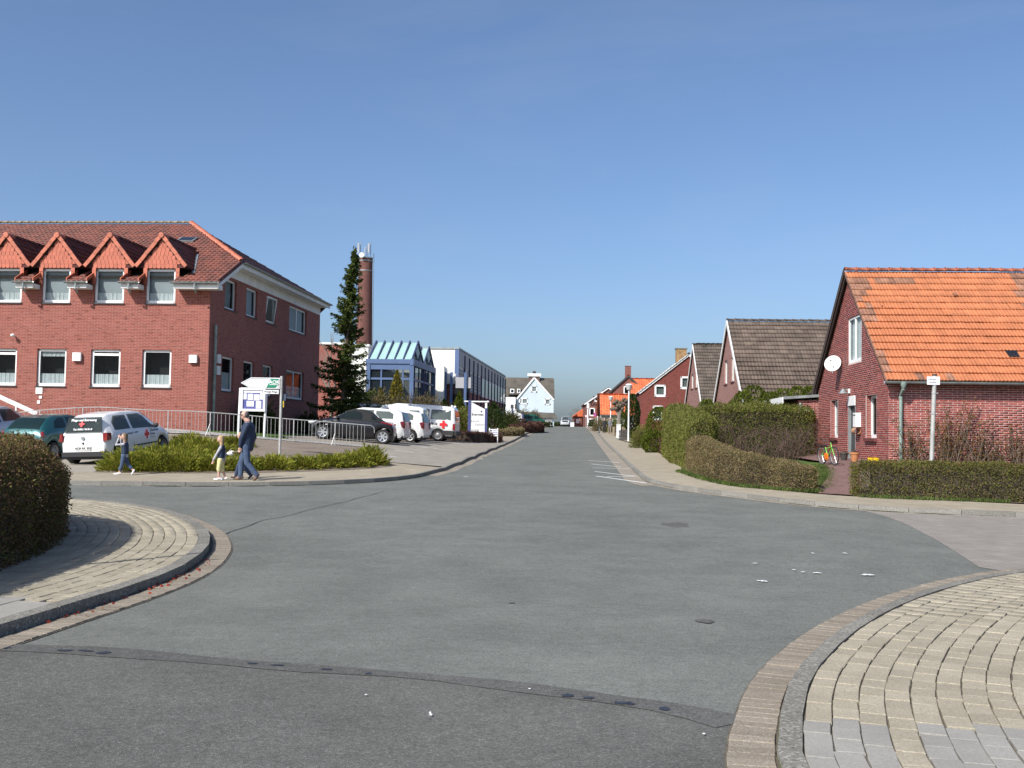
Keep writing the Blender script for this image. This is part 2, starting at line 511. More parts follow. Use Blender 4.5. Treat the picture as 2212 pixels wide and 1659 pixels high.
M_LAWN = soil_mat('lawn', (.06, .11, .022), (.10, .15, .035), (.04, .07, .015), 1.4)
M_FIELD = soil_mat('field', (.10, .13, .05), (.15, .15, .075), (.08, .075, .04), .5)
M_PAINT = simple('road_paint', (.72, .72, .70), .7, var=.18, scale=25)

# ------------------------------------------------------------------ outlines
def smooth(pts, step=.35):
    """Catmull-Rom through pts, resampled evenly"""
    pts = [Vector(p) for p in pts]
    out = []
    for i in range(len(pts) - 1):
        p0, p1, p2, p3 = pts[max(i - 1, 0)], pts[i], pts[i + 1], pts[min(i + 2, len(pts) - 1)]
        n = max(2, int((p2 - p1).length / step * 2))
        for k in range(n):
            t = k / n
            out.append(.5 * ((2 * p1) + (p2 - p0) * t + (2 * p0 - 5 * p1 + 4 * p2 - p3) * t * t + (3 * p1 - p0 - 3 * p2 + p3) * t ** 3))
    out.append(pts[-1])
    return resample(out, step)
def resample(pts, step):
    res, acc = [pts[0]], 0.0
    for a, b in zip(pts, pts[1:]):
        L = (b - a).length
        while L > 0 and acc + L >= step:
            a = a + (b - a) * ((step - acc) / L)
            L = (b - a).length
            res.append(a); acc = 0.0
        acc += L
    if (res[-1] - pts[-1]).length > step * .3:
        res.append(pts[-1])
    return res
def normals(pts, side=1):
    """unit normals; side=+1 left of the walking direction"""
    out = []
    for i in range(len(pts)):
        d = (pts[min(i + 1, len(pts) - 1)] - pts[max(i - 1, 0)]).normalized()
        out.append(Vector((-d.y, d.x)) * side)
    return out
def offset(pts, d, side=1):
    return [p + n * d for p, n in zip(pts, normals(pts, side))]
V2 = lambda *p: Vector(p)

K_LFAR = [(-60, 26.2), (-30, 25.9), (-14, 25.65), (-10.5, 25.6), (-7.55, 25.75), (-4.77, 27.0), (-2.95, 29.3), (-2.2, 33.0), (kerbL(38), 38)] + [(kerbL(y), y) for y in (44, 52, 62, 80, 110, 150, 200, 260)]
K_LNEAR = [(-5.8, -30), (-5.0, -10), (-4.6, 0), (-4.15, 5), (-3.83, 8.0), (-3.6, 10.0), (-3.55, 11.4), (-3.68, 12.8), (-4.02, 14.4), (-4.72, 16.4), (-5.9, 18.6), (-7.3, 20.1), (-9.0, 20.9), (-14, 21.2), (-30, 21.2), (-60, 21.2)]
K_RNEAR = [(5.2, -30), (2.6, -8), (1.62, -2), (1.22, 2), (1.20, 4), (1.31, 5.17), (1.52, 6.0), (1.83, 6.95), (2.3, 8.0), (3.05, 9.35), (4.05, 10.8), (5.27, 12.2), (6.5, 13.15), (9.0, 14.2), (14, 14.8), (30, 14.4), (60, 12)]
K_RFAR = [(60, 16.5), (30, 18.6), (20, 19.6), (14, 20.55), (10.2, 21.3), (8.5, 21.75), (7.3, 22.4), (6.2, 23.6), (4.75, 26.4), (3.85, 29.6), (kerbR(34), 34)] + [(kerbR(y), y) for y in (40, 50, 62, 80, 110, 150, 200, 260)]
C_LFAR, C_LNEAR, C_RNEAR, C_RFAR = (smooth(k, .4) for k in (K_LFAR, K_LNEAR, K_RNEAR, K_RFAR))
ROAD_POLY = C_LFAR + C_RFAR[::-1] + C_RNEAR[::-1] + C_LNEAR
def in_poly(p, lp):
    c, x, y = False, p[0], p[1]
    for i in range(len(lp)):
        x1, y1, x2, y2 = lp[i][0], lp[i][1], lp[i - 1][0], lp[i - 1][1]
        if (y1 > y) != (y2 > y) and x < (x2 - x1) * (y - y1) / (y2 - y1) + x1:
            c = not c
    return c
def in_poly_arr(p, lp):
    c = np.zeros(len(p), bool); x, y = p[:, 0], p[:, 1]
    for i in range(len(lp)):
        x1, y1, x2, y2 = lp[i][0], lp[i][1], lp[i - 1][0], lp[i - 1][1]
        if y1 == y2:
            continue
        c ^= ((y1 > y) != (y2 > y)) & (x < (x2 - x1) * (y - y1) / (y2 - y1) + x1)
    return c
def sheet(name, poly, dz, mat, step=1.5, holes=(), extra=(), kind='structure', parent=None, zfun=None):
    """a ground cover following the terrain dz above it"""
    loops = [[Vector((p[0], p[1])) for p in poly]] + [[Vector((p[0], p[1])) for p in hl] for hl in holes]
    pts, edges = [], []
    for lp in loops:
        b, k = len(pts), len(lp)
        pts += lp
        edges += [(b + i, b + (i + 1) % k) for i in range(k)]
    if extra is not None:
        x0, x1 = min(p[0] for p in poly), max(p[0] for p in poly)
        y0, y1 = min(p[1] for p in poly), max(p[1] for p in poly)
        gx, gy = np.meshgrid(np.arange(x0 + step / 2, x1, step), np.arange(y0 + step / 2, y1, step))
        gp = np.column_stack([gx.ravel(), gy.ravel()])
        if len(gp):
            ok = in_poly_arr(gp, poly)
            for hl in holes:
                ok &= ~in_poly_arr(gp, hl)
            pts += [Vector(p) for p in gp[ok]]
        pts += [Vector(p) for p in extra]
    vo, _, fo, _, _, _ = delaunay_2d_cdt(pts, edges, [], 0, 1e-4)
    va = np.array([(v.x, v.y) for v in vo]); fa = np.array([f for f in fo if len(f) == 3])
    cen = va[fa].mean(1)
    ok = in_poly_arr(cen, poly)
    for hl in holes:
        ok &= ~in_poly_arr(cen, hl)
    fa = fa[ok]
    # all faces up
    a, b, c = va[fa[:, 0]], va[fa[:, 1]], va[fa[:, 2]]
    flip = ((b - a)[:, 0] * (c - a)[:, 1] - (b - a)[:, 1] * (c - a)[:, 0]) < 0
    fa[flip] = fa[flip][:, ::-1]
    z = H_arr(va) + dz if zfun is None else zfun(va)
    me = fast_mesh(name, np.column_stack([va, z]), fa, mat, smooth=True)
    o = link(name, me, parent)
    if kind and parent is None:
        prop(o, kind=kind)
    return o
def G(px, py, dz=0.0):
    """point of the ground seen at a pixel of the photograph"""
    d = ray(px, py)
    lo, hi = 2.0, 400.0
    f = lambda Y: (CAM + d * (Y / d.y)).z - (h((d.x / d.y) * Y, Y) + dz)
    for _ in range(50):
        mid = (lo + hi) / 2
        if f(mid) > 0: lo = mid
        else: hi = mid
    p = CAM + d * (lo / d.y)
    return Vector((p.x, p.y))

# ------------------------------------------------------------------ far ground with the carriageway cut out, carriageway
BIG = [(-70, -40), (70, -40), (70, 275), (-70, 275)]
far_lp = [(-1500, -300), (1500, -300), (1500, 2500), (-1500, 2500)]
sheet('far_ground', far_lp, 0.02, M_FIELD, 60, [BIG], None)
_cut = [p for p in ROAD_POLY]
def clampb(p):
    return Vector((max(-69.5, min(69.5, p[0])), max(-39.5, min(274.5, p[1]))))
ground_o = sheet('ground', BIG, 0.02, M_FIELD, 3.0, [[clampb(p) for p in ROAD_POLY]])
# seam between the two asphalt surfaces across the foreground
SEAM = [G(*p) for p in ((-260, 1392), (0, 1400), (230, 1410), (600, 1441), (900, 1462), (1150, 1490), (1400, 1524), (1500, 1541), (1585, 1566))]
near_poly = [Vector(p) for p in SEAM] + [p for p in C_RNEAR[::-1] if p.y < SEAM[-1].y - .1] + [p for p in C_LNEAR if p.y < SEAM[0].y - .1]
road_o = sheet('road', ROAD_POLY, 0.0, M_ROAD, 2.0)
sheet('road_old_surface', near_poly, 0.004, M_ROAD2, 1.5)
seam_s = smooth(SEAM, .3)
ns = normals(seam_s)
w_ = [.115 + .02 * math.sin(i * 1.3) + .02 * math.sin(i * .37) for i in range(len(seam_s))]
sheet('road_seam', [p + n * w for p, n, w in zip(seam_s, ns, w_)] + [p - n * w for p, n, w in zip(seam_s, ns, w_)][::-1], 0.008, M_SEAM, 1.0, (), None)
# side street of blocks on the right
SET = [G(*p) for p in ((1868, 1104), (1915, 1117), (1960, 1134), (2010, 1160), (2060, 1190), (2115, 1226))]
rn = [p for p in C_RNEAR if p.x > SET[-1].x + .25 and p.x < 45]
rf = [p for p in C_RFAR if p.x > SET[0].x + .1 and p.x < 45]
sheet('side_street', smooth(SET, .5) + rn + rf, 0.005, M_SETT, 1.5)

def blob(c, rx, ry, n=14, jag=.35, seed=0, rot=0.0):
    r_ = random.Random(seed)
    out = []
    for i in range(n):
        a = 2 * math.pi * i / n
        k = 1 - jag * r_.random()
        x, y = rx * math.cos(a) * k, ry * math.sin(a) * k
        out.append(Vector((c[0] + x * math.cos(rot) - y * math.sin(rot), c[1] + x * math.sin(rot) + y * math.cos(rot))))
    return out
k = 0
for px, py, wpx, ry in ((8, 1402, 22, .04), (140, 1408, 26, .035), (185, 1409, 22, .03), (222, 1413, 20, .05), (545, 1436, 18, .03), (600, 1440, 24, .025), (705, 1449, 14, .03), (795, 1458, 10, .03),
                        (1226, 1506, 16, .055), (1272, 1511, 15, .04), (1345, 1522, 26, .04), (1435, 1535, 18, .05), (1362, 1524, 12, .04)):
    c = G(px, py); Yd = c.y
    k += 1
    sheet('tar_repair', blob(c, wpx / F_PX * Yd, ry, 16, .5, k, -.16), 0.012, M_TAR, 1, (), None, parent=road_o)
for i, (px, py, wpx, ry) in enumerate(((1105, 1303, 9, .05), (1520, 1343, 26, .12), (1460, 1134, 34, .55))):
    c = G(px, py)
    sheet('asphalt_patch', blob(c, wpx / F_PX * c.y, ry, 18, .45, 40 + i), 0.0075, M_ROAD2, 1, (), None, parent=road_o)
for i, (px, py, wpx, ry) in enumerate(((1872, 1244, 20, .10), (1765, 1240, 12, .07), (1735, 1238, 9, .05), (1648, 1258, 14, .09), (1630, 1219, 10, .05), (1825, 1197, 5, .09), (1755, 1197, 4, .08), (1715, 1233, 5, .05),
                                       (930, 1548, 6, .07), (1143, 1493, 5, .025), (1520, 1591, 5, .02), (1007, 1031, 6, .12), (790, 1506, 5, .02))):
    c = G(px, py)
    sheet('paint_spot', blob(c, wpx / F_PX * c.y, ry, 18, .75, 60 + i, .1), 0.0165, M_PAINT, 1, (), None, parent=road_o)
def stripe(name, a, b, w, mat, dz=.009, parent=None):
    a, b = Vector(a), Vector(b)
    n = (b - a).normalized(); n = Vector((-n.y, n.x)) * w / 2
    L = (b - a).length; m = max(2, int(L / .8))
    pts = [a + (b - a) * (i / m) for i in range(m + 1)]
    return sheet(name, [p + n for p in pts] + [p - n for p in pts][::-1], dz, mat, 1, (), None, parent=parent)
for a, b in (((1288, 1029), (1396, 1044)), ((1285, 1019), (1372, 1029)), ((1280, 1011), (1360, 1013)), ((1277, 1002.6), (1342, 1009)), ((1272, 995), (1338, 999.5)), ((1310, 1030), (1378, 1029.5))):
    stripe('road_marking', G(*a), G(*b), .10, M_PAINT, .009, road_o)
# fine cracks in the asphalt
for n_, lp in enumerate(([(610, 1117), (690, 1097), (760, 1080), (830, 1062)], [(470, 1160), (560, 1128), (610, 1117)])):
    pts = smooth([G(*p) for p in lp], .35)
    pts = [p + Vector((rng.uniform(-.03, .03), rng.uniform(-.05, .05))) for p in pts]
    nn = normals(pts)
    sheet('road_crack', [p + n * .011 for p, n in zip(pts, nn)] + [p - n * .011 for p, n in zip(pts, nn)][::-1], .0095, M_SEAM, 1, (), None, parent=road_o)

# ------------------------------------------------------------------ pavements: sheets
def strip_between(chain, d0, d1, side):
    return offset(chain, d0, side) + offset(chain, d1, side)[::-1]
walk_lf = [p for p in C_LFAR if -50 < p.x and p.y < 33.2]
# left far: pavement between kerb and bed
BED_FRONT = [(-11.2, 28.75), (-10.2, 28.75), (-8, 29.0), (-6.2, 29.7), (-4.6, 30.9), (-3.75, 32.3), (-3.62, 33.2), (-4.0, 34.0)]
pl = offset([p for p in C_LFAR if p.x > -45 and p.y < 34], .12, 1)
sheet('pavement_far_left', pl + [Vector(p) for p in smooth(BED_FRONT, .5)[::-1]] + [Vector((-11.4, 28.7)), Vector((-45, 28.4))], RAISE, M_WALK, 1.2)
# forecourt with parking bays
COURT = [Vector(p) for p in ((-3.95, 34.05), (-4.6, 36), (-5.2, 39), (-5.4, 41.2), (-8.6, 41.4), (-9.2, 43), (-9.0, 50), (-8.4, 62), (-4.6, 62.4), (-2.4, 61.0))] + offset([p for p in C_LFAR if p.y > 34 and p.y < 62.5], .12, 1)[::-1]
court = sheet('forecourt', COURT, RAISE, M_COURT, 1.2)
pl = offset([p for p in C_LFAR if 62.4 < p.y < 240], .12, 1)
sheet('pavement_uphill_left', pl + offset([p for p in C_LFAR if 62.4 < p.y < 240], 2.4, 1)[::-1], RAISE, M_WALK, 3)
for i, (px, py, dx) in enumerate(((785, 974, .9), (750, 970, .9), (716, 966, .9), (690, 962, .9), (834, 985, .0), (925, 967, .9), (955, 971, .9), (1008, 962, .9), (985, 958, .9), (1040, 955, .9), (905, 965, .8), (873, 975, .8), (1070, 950, .9), (1010, 954, .9))):
    p = G(px, py, RAISE)
    stripe('parking_mark', p - Vector((.35, .02)), p + Vector((.35, .0)), .12, M_PAINT, RAISE + .006, court)
# right far pavement: along the road and round the corner
chain = [p for p in C_RFAR if p.x < 45 and p.y < 240]
WR_BACK = [(45, 20.6), (20, 22.3), (12.5, 23.1), (9.6, 23.75), (8.3, 24.25), (7.15, 25.0), (6.3, 26.2), (5.6, 27.9), (5.2, 30), (5.35, 33), (kerbR(38) + 1.75, 38)] + [(kerbR(y) + 1.9, y) for y in (44, 52, 62, 80, 110, 150, 200, 239)]
sheet('pavement_far_right', offset(chain, .12, -1) + smooth(WR_BACK, .6)[::-1], RAISE, M_WALK, 1.2)
RN = .045                                       # the near right kerb is dropped
# near pavements: bedding under the blocks
cn = [p for p in C_RNEAR if -12 < p.y and p.x < 30]
nr_base = sheet('pavement_near_right', offset(cn, .10, -1) + [Vector((30, 8)), Vector((14, -12))], RN - .015, M_JOINT, .8)
cl = [p for p in C_LNEAR if p.y > -12 and p.x > -40]
nl_base = sheet('pavement_near_left', offset(cl, .10, 1) + [Vector((-40, 12)), Vector((-16, 12)), Vector((-12, -12))], RAISE - .015, M_JOINT, .8)

# ------------------------------------------------------------------ kerbs, gutters, blocks
def seg_block(p, q, w0, w1, side, z0, z1, gap=.004, extra_z=0.0):
    """block between stations p and q of a chain, from offset w0 to w1"""
    d = (q - p).normalized(); n = Vector((-d.y, d.x)) * side
    a, b = p + d * gap, q - d * gap
    c = [a + n * w0, b + n * w0, b + n * w1, a + n * w1]
    zs = [h(v.x, v.y) + extra_z for v in c]
    if side < 0:
        c, zs = c[::-1], zs[::-1]
    return [Vector((v.x, v.y, z + z0)) for v, z in zip(c, zs)] + [Vector((v.x, v.y, z + z1)) for v, z in zip(c, zs)]
def kerb_run(name, chain, side, parent, mat, indiv, w=.13, L=1.0, rise=RAISE):
    """kerb stones along a chain: near ones singly, the rest as one"""
    st = resample(chain, L)
    rest = MB()
    for p, q in zip(st, st[1:]):
        vs = seg_block(p, q, 0, w, side, -.12, rise + .006 + rng.uniform(-.003, .003), .005)
        if indiv(p):
            m = MB(); m.hexa(vs)
            m.build('kerb_stone', mat, parent)
        else:
            rest.hexa(vs)
    if rest.v:
        prop(rest.build(name, mat, parent), kind='stuff')
class Root: pass
kr_far = bpy.data.objects['pavement_far_right']; kl_far = bpy.data.objects['pavement_far_left']
kerb_run('kerb_stones', [p for p in C_RNEAR if -12 < p.y and p.x < 30], -1, nr_base, M_KERBD, lambda p: p.y > 3 and p.x < 9, .12, .75, RN)
kerb_run('kerb_stones', [p for p in C_LNEAR if -12 < p.y and p.x > -40], 1, nl_base, M_KERBD, lambda p: p.y > 6 and p.x > -9.5, .15, .98)
kerb_run('kerb_stones', [p for p in C_RFAR if p.x < 45 and p.y < 240], -1, kr_far, M_KERB, lambda p: p.x < 11.5 and p.y < 60, .12, 1.0)
kerb_run('kerb_stones', [p for p in C_LFAR if p.x > -45 and p.y < 240], 1, kl_far, M_KERB, lambda p: p.x > -12 and p.y < 60, .12, 1.0)
def block_mesh(name, lx, ly, t, mat, bev=.0035):
    m = MB(); a, b = lx / 2, ly / 2
    vs = [(-a, -b, -t), (a, -b, -t), (a, b, -t), (-a, b, -t), (-a, -b, -bev), (a, -b, -bev), (a, b, -bev), (-a, b, -bev),
          (-a + bev, -b + bev, 0), (a - bev, -b + bev, 0), (a - bev, b - bev, 0), (-a + bev, b - bev, 0)]
    fs = [(8, 9, 10, 11)] + [(i, (i + 1) % 4, 4 + (i + 1) % 4, 4 + i) for i in range(4)] + [(4 + i, 4 + (i + 1) % 4, 8 + (i + 1) % 4, 8 + i) for i in range(4)]
    m.add(vs, fs)
    return m.mesh(name, mat, False, False)
def lay(parent, name, sites, me, me_alt=None, alt=None, most=300, key=None):
    """sites: (x, y, angle, dz); the largest in view singly, the rest joined"""
    sites = sorted(sites, key=key or (lambda s: math.hypot(s[0], s[1])))
    bases = {}
    for i, s_ in enumerate(sites):
        x, y, a, dz = s_
        mesh = me_alt if (alt and alt(s_)) else me
        z = h(x, y)
        nx = (h(x + .1, y) - z) / .1; ny = (h(x, y + .1) - z) / .1
        tilt = Matrix.Rotation(math.atan(ny) + rng.uniform(-.012, .012), 4, 'X') @ Matrix.Rotation(-math.atan(nx) + rng.uniform(-.012, .012), 4, 'Y')
        M = TR(x, y, z + dz) @ tilt @ rotz(a)
        if i < most:
            o = link(name, mesh, parent)
            o.matrix_world = M
        else:
            bases.setdefault(mesh.name, (mesh, []))[1].append(M)
    for mesh, Ms in bases.values():
        va = np.array([v.co[:] for v in mesh.vertices]); fa = np.array([p.vertices[:] for p in mesh.polygons])
        Vs = np.concatenate([va @ np.array(M.to_3x3()).T + np.array(M.translation) for M in Ms])
        Fs = np.concatenate([fa + k * len(va) for k in range(len(Ms))])
        prop(link(name + '_field', fast_mesh(name + '_field', Vs, Fs, mesh.materials[0]), parent), kind='stuff')
def rows(chain, side, d0, nrow, rw, bl, keep, jit=.004, dz=RAISE):
    out = []
    for r_ in range(nrow):
        off = offset(chain, d0 + (r_ + .5) * rw, side)
        st = resample(off, bl)
        sh = (r_ % 2) * .5 + rng.uniform(0, .15)
        for p, q in zip(st, st[1:]):
            c = p + (q - p) * (.5 + sh * 0) ; d = q - p
            c = c + d * sh
            if keep(c):
                out.append((c.x + rng.uniform(-jit, jit), c.y + rng.uniform(-jit, jit), math.atan2(d.y, d.x) + rng.uniform(-.012, .012), dz + rng.uniform(-.004, .004)))
    return out
pv = block_mesh('paver', .216, .141, .05, M_PAVER)
pvg = block_mesh('paver_g', .216, .141, .05, M_PAVERG)
cr_ = [p for p in C_RNEAR if 2.0 < p.y < 15 and p.x < 10]
sR = rows(cr_, -1, .13, 16, .148, .222, lambda c: c.y > 2.5 and c.x < 9.5, .004, RN)
lay(nr_base, 'paver', sR, pv, pvg, lambda s_: s_[1] < 5.95 and s_[0] > 1.45 and not (1.93 < s_[0] - .22 * (s_[1] - 5) < 2.05), 300, key=lambda s_: abs(s_[1] - 5.6) if s_[0] < .5 * s_[1] + .3 else 50 + s_[1])
cl_ = [p for p in C_LNEAR if 6.0 < p.y and p.x > -13]
sL = rows(cl_, 1, .155, 15, .148, .222, lambda c: c.y > 9.2 and c.x > -12)
lay(nl_base, 'paver', sL, pv, None, None, 300, key=lambda s_: s_[1] + (30 if s_[0] / s_[1] < -.475 else 0))
slab = block_mesh('slab', .49, .34, .05, M_PAVERG)
sS = rows([p for p in C_LNEAR if 3.0 < p.y < 10.0], 1, .16, 5, .35, .50, lambda c: c.y <= 9.35 and c.y > 4.5)
lay(nl_base, 'paving_slab', sS, slab, None, None, 300)
gp = block_mesh('gutter_paver', .098, .235, .04, M_GUTTER, .003)
def gutter(name, chain, side, d0, w, indiv_until, nseg_limit=300):
    g0 = sheet(name, offset(chain, d0, side) + offset(chain, d0 + w, side)[::-1], .006, M_JOINT, 1, (), None)
    return g0
ga = gutter('gutter_near_right', [p for p in C_RNEAR if 1 < p.y and p.x < 12], 1, -.01, .27, 0)
lay(ga, 'gutter_paver', rows([p for p in C_RNEAR if 3 < p.y and p.x < 10], 1, .005, 1, .25, .104, lambda c: True, .002, .016), gp, None, None, 200)
gb = gutter('gutter_near_left', [p for p in C_LNEAR if 3 < p.y and p.x > -14], -1, -.01, .30, 0)
lay(gb, 'gutter_paver', rows([p for p in C_LNEAR if 5 < p.y and p.x > -9], -1, .02, 1, .27, .104, lambda c: True, .002, .016), gp, None, None, 200)
M_GUT2 = brick_mat('gutter_blocks', (.30, .26, .20), (.26, .22, .17), (.16, .14, .11), .2, .1, .008, .9, 'POS', .3, .5, .3)
gc = gutter('gutter_uphill_right', [p for p in C_RFAR if p.y > 28.5 and p.y < 240], 1, -.01, .50, 0)
gc.data.materials[0] = M_GUT2
gd = gutter('gutter_uphill_left', [p for p in C_LFAR if p.y > 31 and p.y < 240], -1, -.01, .35, 0)
gd.data.materials[0] = M_GUT2
ge = gutter('gutter_far_right', [p for p in C_RFAR if p.y < 29 and p.x < 9], 1, -.01, .16, 0)
ge.data.materials[0] = M_GUT2

# ------------------------------------------------------------------ beds and lawns
BED = smooth(BED_FRONT, .6) + [Vector(p) for p in ((-4.6, 36), (-5.2, 39), (-5.35, 40.2), (-8.7, 39.9), (-12, 39.5), (-15.3, 39.2), (-15.0, 37.9), (-12.0, 36.3), (-10.6, 33.6), (-10.9, 30.5))]
sheet('planting_bed', BED, RAISE + .01, M_MULCH, .9)
sheet('driveway_left', [(-11.3, 28.8), (-11.0, 30.6), (-10.75, 33.7), (-12.1, 36.4), (-15.2, 38.0), (-16.5, 39.0), (-60, 40), (-60, 28.5)], RAISE - .005, M_COURT, 1.5)
sheet('walkway_ramp', [(-17, 39.4), (-12, 39.7), (-8.7, 40.1), (-5.35, 40.4), (-5.4, 41.1), (-8.7, 41.0), (-12, 40.9), (-17, 40.9)], RAISE + .02, simple('ramp_concrete', (.38, .36, .33), .9, var=.2, scale=3), .9)
sheet('lawn_by_ramp', [(-12, 41.05), (-8.8, 41.15), (-8.7, 41.5), (-9.4, 43), (-9.3, 50), (-8.8, 60), (-11.2, 60), (-12.3, 43)], RAISE - .01, M_LAWN, 1.2)
LAWN_R = [Vector(p) for p in ((7.1, 25.2), (7.55, 26.2), (8.1, 27.6), (8.7, 29.4), (9.2, 31.5), (8.8, 36), (6.0, 38), (5.5, 34), (5.35, 31), (5.7, 28.2), (6.4, 26.5))]
sheet('garden_lawn', LAWN_R, RAISE + .012, M_LAWN, .7)
PATH = [Vector(p) for p in ((7.2, 24.95), (8.05, 24.5), (8.75, 26.6), (9.6, 29.4), (10.45, 30.6), (10.75, 34.2), (11.0, 38.5), (9.9, 38.5), (9.5, 33), (9.1, 31.0), (8.2, 27.6), (7.6, 26.2))]
sheet('garden_path', PATH, RAISE + .022, M_PATH, .7)
sheet('front_garden_right', [Vector(p) for p in ((7.9, 24.62), (9.6, 23.85), (12.5, 23.2), (20, 22.4), (30, 21.6), (30, 29.7), (10.7, 29.75), (9.4, 29.3), (8.5, 26.6))], RAISE + .0, M_SOIL, 1.0)
sheet('hedge_soil_left', [(-4.95, 5), (-5.2, 8.5), (-5.75, 11.4), (-6.35, 14.0), (-7.2, 16.0), (-8.6, 17.2), (-12, 18.0), (-30, 18.0), (-30, 5)], RAISE + .004, M_SOIL, 1.0)
# ------------------------------------------------------------------ plants
def leaf_quads(C, size, aspect=.5, A=None, spread=1.0, seed=0):
    """C (n,3) centres; A (n,3) growing directions (None: any); rhombic leaves"""
    g = np.random.default_rng(seed)
    n = len(C)
    d = g.normal(size=(n, 3))
    if A is not None:
        d = A + d * spread
    d /= np.linalg.norm(d, axis=1, keepdims=True) + 1e-9
    r = g.normal(size=(n, 3))
    w = np.cross(d, r); w /= np.linalg.norm(w, axis=1, keepdims=True) + 1e-9
    s = (size * g.uniform(.65, 1.35, n))[:, None] if np.isscalar(size) else size[:, None]
    a, b = d * s * .5, w * s * .5 * aspect
    V = np.stack([C - a, C - a * .1 + b, C + a, C - a * .1 - b], 1).reshape(-1, 3)
    return V, np.arange(4 * n).reshape(-1, 4)
def foliage(name, C, size, mat, parent=None, aspect=.5, A=None, spread=1.0, seed=0):
    V, Fq = leaf_quads(np.asarray(C), size, aspect, A, spread, seed)
    return link(name, fast_mesh(name, V, Fq, mat), parent)
M_TWIG = simple('twigs', (.055, .042, .030), .9, var=.4, scale=18)
M_BARK = simple('bark', (.13, .10, .075), .9, var=.35, scale=10, bump=.6)
M_BARKG = simple('bark_grey', (.20, .175, .145), .9, var=.3, scale=8, bump=.6)
L_DARKHEDGE = leaf_mat('leaves_dark_hedge', [(.08, .06, .025), (.17, .09, .05), (.09, .11, .025), (.22, .125, .075), (.12, .075, .035), (.13, .15, .035), (.26, .155, .10)], .5, .3)
L_PRIVET = leaf_mat('leaves_privet', [(.09, .11, .022), (.14, .17, .03), (.20, .16, .06), (.115, .15, .027), (.18, .21, .04), (.24, .18, .09)], .5, .35)
L_BROWN = leaf_mat('leaves_brown_hedge', [(.17, .12, .06), (.25, .185, .10), (.13, .11, .045), (.14, .145, .04), (.30, .225, .13), (.20, .15, .075)], .7, .3)
L_HEDGER = leaf_mat('leaves_clipped_hedge', [(.09, .075, .025), (.12, .14, .028), (.19, .12, .06), (.10, .125, .022), (.15, .165, .035), (.22, .145, .08)], .5, .3)
L_BARB = leaf_mat('leaves_barberry', [(.075, .03, .025), (.11, .05, .04), (.06, .035, .025), (.14, .075, .055)], .6, .15)
L_JUNI = leaf_mat('leaves_juniper', [(.15, .18, .02), (.23, .25, .03), (.12, .145, .018), (.29, .28, .045), (.20, .16, .035)], .6, .25)
L_SPRUCE = leaf_mat('needles_spruce', [(.025, .042, .012), (.048, .072, .016), (.085, .11, .022), (.04, .06, .02), (.12, .135, .03)], .6, .2)
L_THUJA = leaf_mat('leaves_thuja', [(.06, .085, .010), (.10, .125, .015), (.045, .065, .010), (.13, .14, .018)], .55, .2)
L_YELLOW = leaf_mat('leaves_golden', [(.20, .17, .025), (.27, .22, .03), (.14, .12, .025), (.10, .11, .025)], .55, .2)
L_DKCON = leaf_mat('leaves_dark_conifer', [(.02, .036, .012), (.035, .055, .015), (.055, .075, .018)], .55, .1)
L_SHRUB = leaf_mat('twigs_shrub', [(.13, .095, .06), (.09, .08, .03), (.17, .12, .08), (.08, .095, .025), (.20, .14, .085)], .75, .15)
L_GRASS = leaf_mat('grass_blades', [(.055, .10, .02), (.085, .13, .03), (.12, .14, .045), (.065, .085, .025)], .6, .3)
L_DEAD = leaf_mat('dead_leaves', [(.10, .06, .04), (.16, .10, .07), (.06, .04, .03), (.20, .15, .11)], .8, .1)
M_BERRY = simple('red_leaf', (.35, .04, .03), .6)

